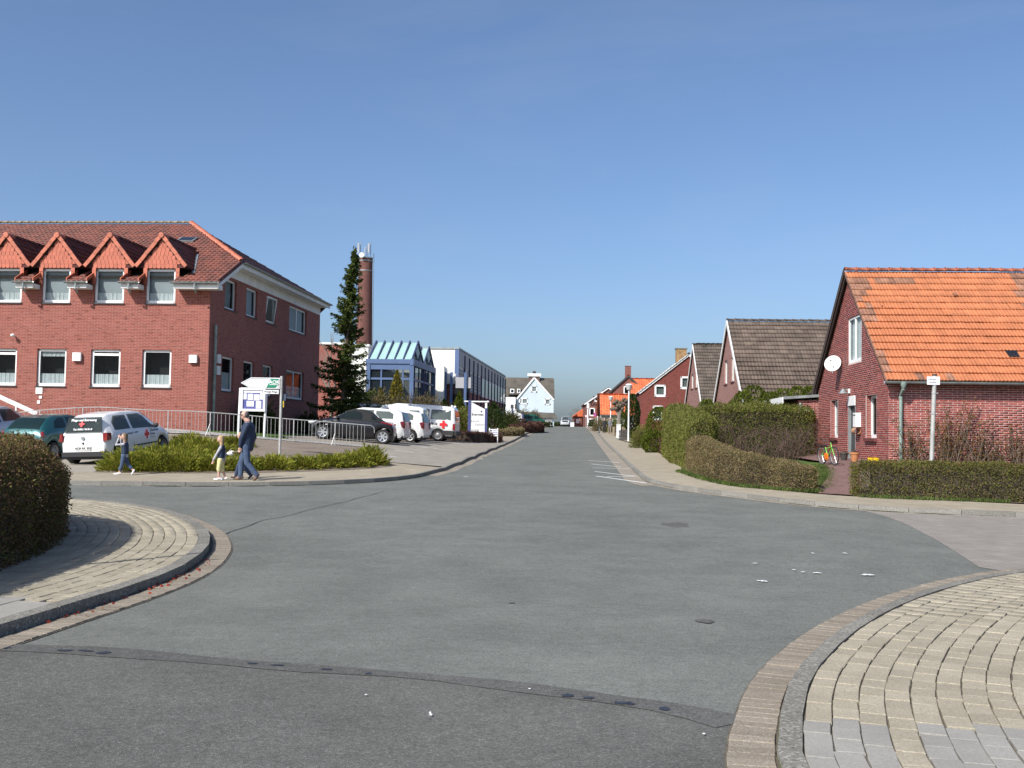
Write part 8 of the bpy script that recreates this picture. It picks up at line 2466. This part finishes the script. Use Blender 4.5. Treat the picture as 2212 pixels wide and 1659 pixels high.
JG2 = dict(head=(.02, .905), chest=(-.005, .735), sh=(.0, .72), hip=(0, .47), ell=(.17, .70), wrl=(.13, .86), elr=(.12, .68), wrr=(.12, .84), knl=(.035, .25), anl=(.10, .05), tol=(.21, .025), knr=(-.05, .26), anr=(-.20, .10), tor=(-.16, .02), hem=.0, hdl=(-.3, 1), hdr=(-.3, 1), wyl=.55, wyr=.55)
pg2 = G(268, 1026, RAISE)
person('long-haired girl in capri jeans holding her hands to her face beside the white hatchback', (pg2.x, pg2.y, zt(*pg2)), math.pi, 1.12, JG2, dict(top=NAVY, sleeve=GREYK, trousers=JEANS, shoe=SH_W, hair=H_BROWN), 'long', child=True, trouser_to=.8, vest=True)
# two people with a bicycle far up the right pavement
BLACKC = cloth('black_coat', (.02, .02, .022)); PLUM = cloth('plum_coat', (.10, .02, .05)); GREYC = cloth('grey_coat', (.16, .17, .18)); REDT = cloth('red_boots', (.16, .03, .03))
JS = dict(head=(.02, .92), chest=(0, .78), sh=(0, .765), hip=(0, .49), ell=(.03, .60), wrl=(.12, .50), elr=(-.02, .60), wrr=(.06, .47), knl=(.05, .26), anl=(.04, .045), tol=(.12, .02), knr=(-.02, .26), anr=(-.08, .06), tor=(0, .02), hem=.04)
Yp1 = 94.0
q1 = at(1303, 938, Yp1); q2 = at(1318, 938, Yp1)
person('person in dark open coat and white shirt pushing a bicycle far up the right pavement', (q1.x + .12, Yp1, zt(q1.x, Yp1)), R(-95), 1.35, JS, dict(top=BLACKC, trousers=BLACKC, shoe=SH_D, hair=H_GREY), vox=.016)
person('person in grey coat and red boots beside the cyclist far up the right pavement', (q2.x, Yp1 + .2, zt(q2.x, Yp1)), R(-88), 1.38, JS, dict(top=GREYC, trousers=GREYC, shoe=REDT, hair=H_GREY), vox=.016)
def bicycle(label, loc, rz, s, frame, guard=None, lean=.0):
    root = thing('bicycle', label, 'bicycle', loc, rz)
    root.rotation_euler = (lean, 0, rz)
    r = .30 * s; wb = .92 * s
    for x in (-wb / 2, wb / 2):
        m = MB(); pts = [(x + r * math.cos(a), 0, r + r * math.sin(a)) for a in [2 * math.pi * i / 24 for i in range(25)]]; m.tube(pts, .02 * s, 6, False); w = m.build('wheel', M_RUB, root, smooth=True, uv=False)
        m = MB(); pts = [(x + r * .9 * math.cos(a), 0, r + r * .9 * math.sin(a)) for a in [2 * math.pi * i / 24 for i in range(25)]]; m.tube(pts, .010 * s, 5, False); m.tube([(x, -.04 * s, r), (x, .04 * s, r)], .022 * s, 8); m.build('rim', M_RIM, w, uv=False)
        m = MB()
        for k in range(12):
            a = 2 * math.pi * k / 12; m.tube([(x, 0, r), (x + r * .9 * math.cos(a), 0, r + r * .9 * math.sin(a))], .0025, 3, False)
        m.build('spokes', M_RIM, w, uv=False)
    bb = Vector((-.02 * s, 0, .27 * s)); st_ = Vector((-.16 * s, 0, .58 * s)); hd1 = Vector((.30 * s, 0, .60 * s)); ra = Vector((-wb / 2, 0, r)); fa = Vector((wb / 2, 0, r))
    m = MB()
    for a, b, t in ((bb, st_, .018), (bb, hd1 - Vector((-.02 * s, 0, .06 * s)), .022), (st_ - Vector((0, 0, .06 * s)), hd1, .018), (ra, bb, .012), (ra, st_ - Vector((0, 0, .05 * s)), .011)): m.tube([a, b], t * s, 8)
    m.build('frame', frame, root, smooth=True, uv=False)
    m = MB(); m.tube([fa, hd1, hd1 + Vector((-.05 * s, 0, .14 * s))], [.012 * s, .016 * s, .012 * s], 8); m.build('fork', frame, root, smooth=True, uv=False)
    hb = hd1 + Vector((-.05 * s, 0, .16 * s))
    m = MB(); m.tube([hb + Vector((-.10 * s, -.26 * s, .05 * s)), hb + Vector((0, -.14 * s, .05 * s)), hb, hb + Vector((0, .14 * s, .05 * s)), hb + Vector((-.10 * s, .26 * s, .05 * s))], .011 * s, 7); m.build('handlebar', M_PLAS, root, smooth=True, uv=False)
    m = MB(); m.ellipsoid(st_ + Vector((-.03 * s, 0, .06 * s)), (.13 * s, .07 * s, .03 * s), 10, 6); m.tube([st_, st_ + Vector((-.02 * s, 0, .05 * s))], .012 * s, 6); m.build('saddle', M_PLAS, root, smooth=True, uv=False)
    m = MB(); m.tube([bb + Vector((0, -.09 * s, -.1 * s)), bb + Vector((0, -.05 * s, -.1 * s)), bb + Vector((0, -.05 * s, 0)), bb + Vector((0, .05 * s, 0)), bb + Vector((0, .05 * s, .1 * s)), bb + Vector((0, .09 * s, .1 * s))], .010 * s, 6); m.build('pedals', M_PLAS, root, uv=False)
    if guard:
        m = MB(); m.ellipsoid(bb + Vector((-.02, -.05 * s, 0)), (.16 * s, .012, .13 * s), 14, 8); m.build('chain_guard', guard, root, smooth=True, uv=False)
        m = MB(); m.box(-wb / 2 - .22 * s, -.06 * s, r * 2 + .03 * s, -wb / 2 + .14 * s, .06 * s, r * 2 + .05 * s); m.build('rack', M_PLAS, root, uv=False)
    return root
pbk = G(1790, 1004, RAISE + .02)
bicycle("child's green bicycle with orange chain guard by the gable of the orange-roofed house", (pbk.x, pbk.y, zt(*pbk) + .025), R(-81), .85, simple('green_frame', (.18, .52, .06), .4), simple('orange_plastic', (.75, .17, .02), .4), R(4))
bicycle('small bicycle pushed by the person in the dark coat', (q1.x - .35, Yp1 - .1, zt(q1.x - .35, Yp1)), R(-100), .85, M_ZINC)
# ------------------------------------------------------------------ planting
# foreground left: big clipped hedge round the corner
hedge('clipped_hedge', 'large dark clipped hedge in the left foreground', [(-5.85, 6.5), (-6.05, 9.3), (-6.2, 11.4), (-6.6, 13.4), (-7.4, 15.2), (-8.9, 16.3), (-12, 16.8), (-16, 16.9)], 1.8, [1.32, 1.33, 1.34, 1.36, 1.36, 1.34], L_DARKHEDGE, .036, 3000, seed=3, bump=.08, round_=.36, core=.6)
grass_strip('weeds_under_hedge', 'green weeds at the foot of the dark foreground hedge', [(-5.5, 9.2), (-5.75, 11), (-6.1, 13), (-6.7, 14.8), (-7.6, 16.2)], .22, 2600, .11, 5)
# right: clipped hedge before the house
hedge('clipped_hedge', 'low clipped hedge in front of the orange-roofed house', [(8.1, 24.75), (10.3, 24.3), (12.5, 23.95), (16, 23.5), (22, 22.9)], 1.05, [.80, .84, .86, .86], L_HEDGER, .042, 2000, seed=4, bump=.06)
grass_strip('grass_edge', 'grass growing at the foot of the right clipped hedge', [(7.95, 24.35), (8.7, 23.95), (9.6, 23.7), (11, 23.5)], .10, 900, .10, 6)
# low brown hedge curving round the corner, and the tall hedge behind
hedge('brown_hedge', 'low brownish hedge curving along the pavement to the garden path', [(7.1, 25.55), (6.75, 26.6), (6.2, 27.9), (5.85, 29.4), (5.75, 31.5), (5.95, 34.0)], .8, [.62, .74, .86, .98, 1.1, 1.15], L_BROWN, .045, 2300, seed=5, bump=.05, aspect=.4)
hedge('tall_hedge', 'tall green garden hedge along the right pavement', [(6.15, 34.0), (6.35, 38.0), (6.75, 43.0), (7.0, 46.0)], 1.0, [1.75, 2.0, 2.15, 2.15], L_PRIVET, .055, 1300, seed=6, bump=.09)
hedge('tall_hedge', 'tall green hedge across the garden beside the brick annexe', [(6.9, 38.4), (8.4, 38.6), (9.8, 38.9), (10.9, 39.2)], 1.1, [2.1, 2.05, 1.95, 1.75], L_PRIVET, .055, 1300, seed=7, bump=.12)
grass_strip('grass_edge', 'grass growing at the foot of the low brown hedge', [(7.4, 25.2), (6.7, 25.6), (5.9, 26.8), (5.4, 28.2), (5.15, 30), (5.2, 33)], .12, 3000, .11, 7)
grass_strip('lawn_grass', 'grass of the small lawn beside the garden path', [(7.55, 26.0), (8.0, 27.2), (8.5, 29), (8.8, 31)], .38, 4000, .06, 8)
# heap of bare brambles before the tall hedge
def brambles(label, c, r, n, seed):
    r_ = random.Random(seed); root = wthing('bramble_thicket', label, 'shrub', (c[0], c[1], h(*c)))
    m = MB()
    for _ in range(n):
        a = r_.uniform(0, 6.28); d = r_.uniform(.2, 1)
        p = Vector((c[0] + r[0] * d * math.cos(a) * .8, c[1] + r[1] * d * math.sin(a), h(*c) + .05))
        b = r_.uniform(0, 6.28); L = r_.uniform(.5, 1.3)
        q = p + Vector((math.cos(b) * L * .6, math.sin(b) * L * .3, r_.uniform(.25, 1) * r[2])); e = q + Vector((math.cos(b) * L * .9, math.sin(b) * L * .4, r_.uniform(-.5, .0)))
        m.tube([p, (p + q) / 2 + Vector((0, 0, .12)), q, e], [.012, .010, .008, .004], 4, False)
    m.build('canes', simple('cane_bark', (.085, .052, .038), .8, var=.4, scale=14), root, uv=False)
    g = np.random.default_rng(seed); C = np.column_stack([c[0] + g.normal(0, r[0] * .5, 1800), c[1] + g.normal(0, r[1] * .5, 1800), h(*c) + .1 + np.abs(g.normal(0, r[2] * .5, 1800))])
    foliage('leaves', C, .05, L_DKCON, root, .5, None, 1, seed)
brambles('tangle of bare brown brambles between the low and the tall hedge', (8.1, 35.6), (1.7, 1.6, 1.25), 130, 11)
brambles('second tangle of bare stems at the end of the hedge by the annexe', (9.8, 37.2), (.8, 1.0, 1.3), 90, 12)
# thujas behind the tall hedge
for i, (px, yt, Y, w) in enumerate(((1628, 832, 42.0, .85), (1605, 845, 42.4, .7), (1660, 846, 42.0, .75), (1690, 840, 42.2, .8), (1722, 834, 42.5, .6), (1748, 834, 42.6, .6), (1584, 868, 42.8, .6), (1527, 862, 45, .6))):
    p = at(px, yt, Y); z0 = h(p.x, Y) + RAISE
    bush('thuja', ['broad thuja in front of the long brown roof, tallest on the left', 'thuja at the left of the row before the brown roof', 'third thuja from the left before the brown roof', 'thuja in the middle of the row before the brown roof', 'pointed thuja second from the orange-roofed house', 'pointed thuja next to the orange-roofed house', 'short thuja at the left foot of the pale brick gable', 'small conifer left of the pale brick gable'][i],
         (p.x, Y), (w, w, p.z - z0), L_THUJA, 2600, .11, 'tree', 'thujas behind the tall hedge', 20 + i, .4, .8, .55, True, 'column')
L_WALLS = leaf_mat('leaves_wall_shrub', [(.13, .055, .02), (.18, .09, .03), (.09, .075, .02), (.22, .11, .04), (.10, .10, .025)], .6, .25)
# climbing shrubs against the front wall
for i, (px, w, hh, yt) in enumerate(((2058, .95, 0, 842), (2118, .75, 0, 880), (1985, .7, 0, 890), (2165, .6, 0, 935), (2215, .35, 0, 890))):
    p = at(px, yt, 29.2); z0 = h(p.x, 29.2) + RAISE
    lb = ['tall half-bare brown shrub against the clinker wall behind the name post', 'brown shrub right of the tallest wall shrub', 'thin bare shrub near the downpipe', 'low brown shrub against the wall at the right', 'thin shrub at the right edge of the wall'][i]
    root = wthing('wall_shrub', lb, 'shrub', (p.x, 29.3, z0), 'shrubs against the clinker wall')
    r_ = random.Random(300 + i); m = MB(); C, A = [], []
    for k in range(int(16 + 26 * w)):
        b = Vector((p.x + r_.uniform(-.25, .25), 29.42 + r_.uniform(-.12, .12), z0 - .1)); L = (p.z - z0) * r_.uniform(.35, 1.0)
        e = b + Vector((r_.gauss(0, .55) * w, r_.uniform(-.18, .18), L)); md = (b + e) / 2 + Vector((r_.uniform(-.1, .1), r_.uniform(-.08, .08), L * .08))
        m.tube([b, md, e], [.012, .008, .003], 4, False)
        for q in range(int(19 * L)):
            t = r_.uniform(.15, 1); c = b.lerp(e, t) + (md - (b + e) / 2) * (1 - abs(2 * t - 1)) + Vector((r_.gauss(0, .045), r_.gauss(0, .045), r_.gauss(0, .04)))
            C.append(c[:]); A.append((r_.uniform(-.5, .5), r_.uniform(-.5, .5), .6))
    m.build('stem', M_BARK, root, uv=False)
    foliage('leaves', np.array(C), .075, L_WALLS, root, .4, np.array(A), .5, 40 + i)
# junipers round the corner bed
jun = [(-10.6, 29.3, .75, .62), (-9.9, 29.4, .7, .6), (-9.1, 29.5, .75, .6), (-8.3, 29.75, .7, .46), (-7.5, 30.0, .7, .4), (-6.7, 30.3, .7, .42), (-5.95, 30.8, .7, .37), (-5.3, 31.4, .7, .40), (-4.7, 32.0, .65, .42), (-4.3, 32.8, .6, .56),
       (-10.3, 31.0, .85, .6), (-10.0, 32.6, .85, .55), (-10.0, 34.4, .85, .5), (-9.2, 31.2, .7, .45), (-10.9, 36.0, .8, .42), (-9.3, 35.9, .7, .35), (-9.1, 33.2, .7, .42), (-4.55, 34.0, .5, .4)]
JL = ['leftmost spreading juniper at the pavement, behind the girl by the hatchback', 'second juniper from the left along the pavement', 'third juniper from the left along the pavement', 'fourth juniper from the left along the pavement', 'juniper behind the girl in yellow shorts', 'juniper beside the walking man', 'juniper right of the walking man', 'juniper in front of the arrow sign post', 'second juniper from the right tip of the bed', 'juniper at the right tip of the bed',
      'juniper just right of the white hatchback, near the pavement', 'juniper beside the front wheel of the white hatchback', 'juniper above the front of the white hatchback', 'juniper inside the bed behind the front row', 'juniper at the upper left of the bed below the railing', 'juniper in the upper bed below the railing', 'juniper in the middle of the bed', 'low juniper at the forecourt edge of the bed']
for i, (x, y, r_, hh) in enumerate(jun):
    bush('spreading_juniper', JL[i], (x, y), (r_, r_ * .85, hh), L_JUNI, 2600, .13, 'shrub', 'junipers in the corner bed', 60 + i, .22, .45, .42, False, 'ball', None, .25)
# spruce by the brick building
ps_ = at(750, 900, 53.5)
spruce('spruce', 'tall ragged dark spruce at the corner of the brick building', (ps_.x - .15, 53.5), at(766, 541, 53.5).z - h(ps_.x, 53.5), 3)
# mixed shrubs behind the parked cars
sh_l = [('golden_conifer', 'tall golden conifer in front of the glass pavilion', 858, 800, 68, .9, L_YELLOW, 'cone'), ('golden_conifer', 'smaller golden conifer left of the tall one', 822, 838, 67, .8, L_YELLOW, 'cone'),
        ('bare_shrub', 'brown bare shrub below the glass pavilion, left', 800, 838, 66, 1.6, L_SHRUB, 'ball'), ('bare_shrub', 'brown bare shrub between the golden conifer and the minibus', 895, 852, 66.5, 1.5, L_SHRUB, 'ball'), ('bare_shrub', 'brown bare shrub behind the minibus roof', 930, 862, 67, 1.4, L_SHRUB, 'ball'),
        ('dark_conifer', 'dark green conifer left of the large showroom sign', 992, 846, 70, .8, L_THUJA, 'cone'), ('dark_conifer', 'dark conifer behind the minibus', 960, 862, 70, .8, L_DKCON, 'cone'), ('green_shrub', 'green shrub right behind the minibus', 985, 878, 68, 1.2, L_PRIVET, 'ball'), ('bare_shrub', 'brown shrub at the foot of the spruce', 775, 866, 62, 1.3, L_SHRUB, 'ball'),
        ('dark_conifer', 'dark conifer right of the large showroom sign', 1066, 868, 92, 1.4, L_DKCON, 'cone'), ('dark_conifer', 'broad dark evergreen behind the customer parking board', 1085, 880, 96, 1.6, L_DKCON, 'ball'), ('bare_shrub', 'purplish bare shrub left of the second showroom sign', 1098, 893, 108, 1.4, L_BARB, 'ball'),
        ('round_bare_shrub', 'round clipped bare shrub below the window of the pale house', 1122, 884, 160, 1.5, L_SHRUB, 'ball'), ('round_bare_shrub', 'second round bare shrub near the garage of the pale house', 1152, 888, 168, 1.5, L_SHRUB, 'ball'), ('golden_shrub', 'low golden shrub in front of the second showroom sign', 1085, 918, 98, 1.5, L_YELLOW, 'ball'),
        ('dark_shrub', 'dark clipped shrub at the shaded wall of the brick building', 669, 894, 56, 1.0, L_DKCON, 'ball'), ('dark_shrub', 'dark shrub behind the notice board', 552, 872, 46.5, .9, L_DKCON, 'ball')]
for i, (nm, lb, px, yt, Y, w, mt, shp) in enumerate(sh_l):
    p = at(px, yt, Y); z0 = h(p.x, Y) + RAISE * .7
    bush(nm, lb, (p.x, Y), (w * 1.25, w * 1.1, max(.5, p.z - z0)), mt, 10500 if shp == 'ball' and mt is not L_DKCON else 4200, .15 if mt is not L_SHRUB else .19, 'shrub', None, 90 + i, .22 if mt is L_SHRUB else .4, .8, .55, True, shp, None, .15)
# low hedges along the left kerb uphill
hedge('low_hedge', 'low reddish brown hedge below the large showroom sign', [(-4.6, 62.2), (-2.4, 61.2), (-1.55, 62.0), (-1.0, 65.5)], 1.1, [.55, .6, .55, .5], L_BARB, .09, 420, seed=31, bump=.09)
hedge('low_hedge', 'low dark hedge on the island before the second showroom sign', [(-1.2, 78), (.1, 80), (.4, 86)], 1.3, [.5, .6, .5], L_BROWN, .10, 330, seed=32, bump=.09)
hedge('low_hedge', 'reddish hedge island right of the customer parking board', [(.2, 92), (2.0, 96), (2.2, 104)], 1.6, [.7, .9, .8], L_BARB, .12, 240, seed=33, bump=.1)
hedge('low_hedge', 'dark hedge strip in front of the pale house at the crest', [(1.5, 148), (5.6, 150)], 1.4, .7, L_DKCON, .15, 150, seed=34, bump=.1)
# right side uphill
hedge('barberry_hedge', 'long dark red barberry hedge along the right pavement', [(kerbR(48) + 2.35, 48), (kerbR(56) + 2.3, 56), (kerbR(64) + 2.3, 64), (kerbR(72.5) + 2.35, 72.5)], .8, [.8, .85, .85, .8], L_BARB, .07, 620, seed=35, bump=.07)
def at_bush(nm, lb, px, yt, Y, w, mt, shp, n=2600, leaf=.13, seed=0, cat='shrub', asp=.45):
    p = at(px, yt, Y); z0 = h(p.x, Y) + RAISE * .7
    return bush(nm, lb, (p.x, Y), (w, w, max(.4, p.z - z0)), mt, n, leaf, cat, None, seed, asp, .8, .55, True, shp, None, .2)
at_bush('round_shrub', 'round clipped green shrub beside the barberry hedge', 1393, 920, 58.0, .95, L_PRIVET, 'ball', 3600, .09, 120)
at_bush('columnar_conifer', 'tall dark columnar conifer behind the nearest street lamp', 1367, 852, 84.0, .62, L_DKCON, 'column', 5200, .14, 121, 'tree')
at_bush('golden_conifer', 'golden green conifer between the round shrub and the tall hedge', 1424, 880, 55.0, .75, L_THUJA, 'column', 3600, .11, 122, 'tree')
at_bush('golden_conifer', 'small golden conifer at the pavement end of the tall hedge', 1412, 930, 50.0, .6, L_THUJA, 'column', 2400, .10, 123, 'tree')
at_bush('bare_shrub', 'bare brown shrub in front of the dark red house', 1470, 862, 62.0, 1.3, L_SHRUB, 'ball', 2600, .15, 124, 'shrub', .18)
at_bush('garden_shrub', 'brown hedge-like shrub below the low orange roof, left', 1306, 902, 108.0, 1.5, L_BROWN, 'ball', 2600, .16, 125)
at_bush('garden_shrub', 'olive shrub below the low orange roof, right', 1326, 904, 100.0, 1.1, L_PRIVET, 'ball', 2600, .15, 126)
at_bush('dark_shrub', 'dark evergreen in front of the inn', 1286, 905, 168.0, 1.2, L_DKCON, 'ball', 1800, .2, 127)
at_bush('columnar_conifer', 'slim yellow green conifer left of the nearest street lamp', 1346, 890, 82.0, .25, L_THUJA, 'column', 1500, .11, 128, 'tree')
# pollarded tree
Ypo = 82.0
pp = at(1337, 936, Ypo)
pol = wthing('pollarded_tree', 'pollarded tree with knobbly crown beside the electricity cabinet', 'tree', (pp.x, Ypo, gz((pp.x, Ypo))))
m = MB(); zk = at(1337, 894, Ypo).z; tp_ = [at(x, y, Ypo) for x, y in ((1329, 868), (1337, 872), (1347, 866), (1352, 868), (1326, 880), (1343, 880))]
m.tube([(pp.x, Ypo, gz((pp.x, Ypo)) - .2), (pp.x, Ypo, zk)], [.20, .16], 10)
for q in tp_: m.tube([(pp.x, Ypo, zk - .1), (Vector((pp.x, Ypo, zk)) + q) / 2 + Vector((0, .2, .1)), q], [.14, .12, .10], 8)
m.build('trunk', M_BARKG, pol, smooth=True)
m = MB(); r_ = random.Random(4)
for q in tp_:
    for _ in range(4): m.ellipsoid(q + Vector((r_.uniform(-.18, .18), r_.uniform(-.2, .2), r_.uniform(-.25, .15))), (.15, .15, .14), 8, 6)
m.build('knobs', M_BARK, pol, smooth=True)
g = np.random.default_rng(9); C = np.concatenate([np.array(q[:]) + g.normal(0, .18, (160, 3)) for q in tp_]); foliage('shoots', C, .14, L_SHRUB, pol, .12, np.tile([0, 0, 1.0], (len(C), 1)), .5, 9)
# bare trees beyond the crest and behind the brick building
pt_ = at(1240, 918, 235); bare_tree('bare_tree', 'bare tree beyond the crest left of the inn', (pt_.x, 235), 6.2, 1.0, 5, 5)
pt_ = at(700, 900, 66); bare_tree('bare_tree', 'thin bare birch behind the end of the brick building', (pt_.x + .2, 68), 7.2, .6, 8, 4)
hedge('far_hedge', 'dark hedge on the far side of the crest', [(8, 262), (16, 262), (26, 262)], 2.0, 1.6, L_DKCON, .3, 60, seed=41, bump=.2)
# litter: red leaves along the left kerb
C = []
for i in range(70):
    k = G(rng.uniform(190, 560), 0 + 1290, 0); 
    ch = [p for p in C_LNEAR if 8.5 < p.y < 13.0]; p = rng.choice(ch); C.append((p.x + abs(rng.gauss(.05, .06)), p.y + rng.uniform(-.2, .2), h(p.x, p.y) + .028))
prop(foliage('fallen_leaves', np.array(C), .035, leaf_mat('fallen_red', [(.25, .03, .02), (.35, .06, .04), (.15, .05, .03)]), None, .7, np.tile([1, 0, 0.0], (len(C), 1)), .6, 3), 'small red leaves lying in the gutter of the near left kerb', 'leaves', kind='stuff')
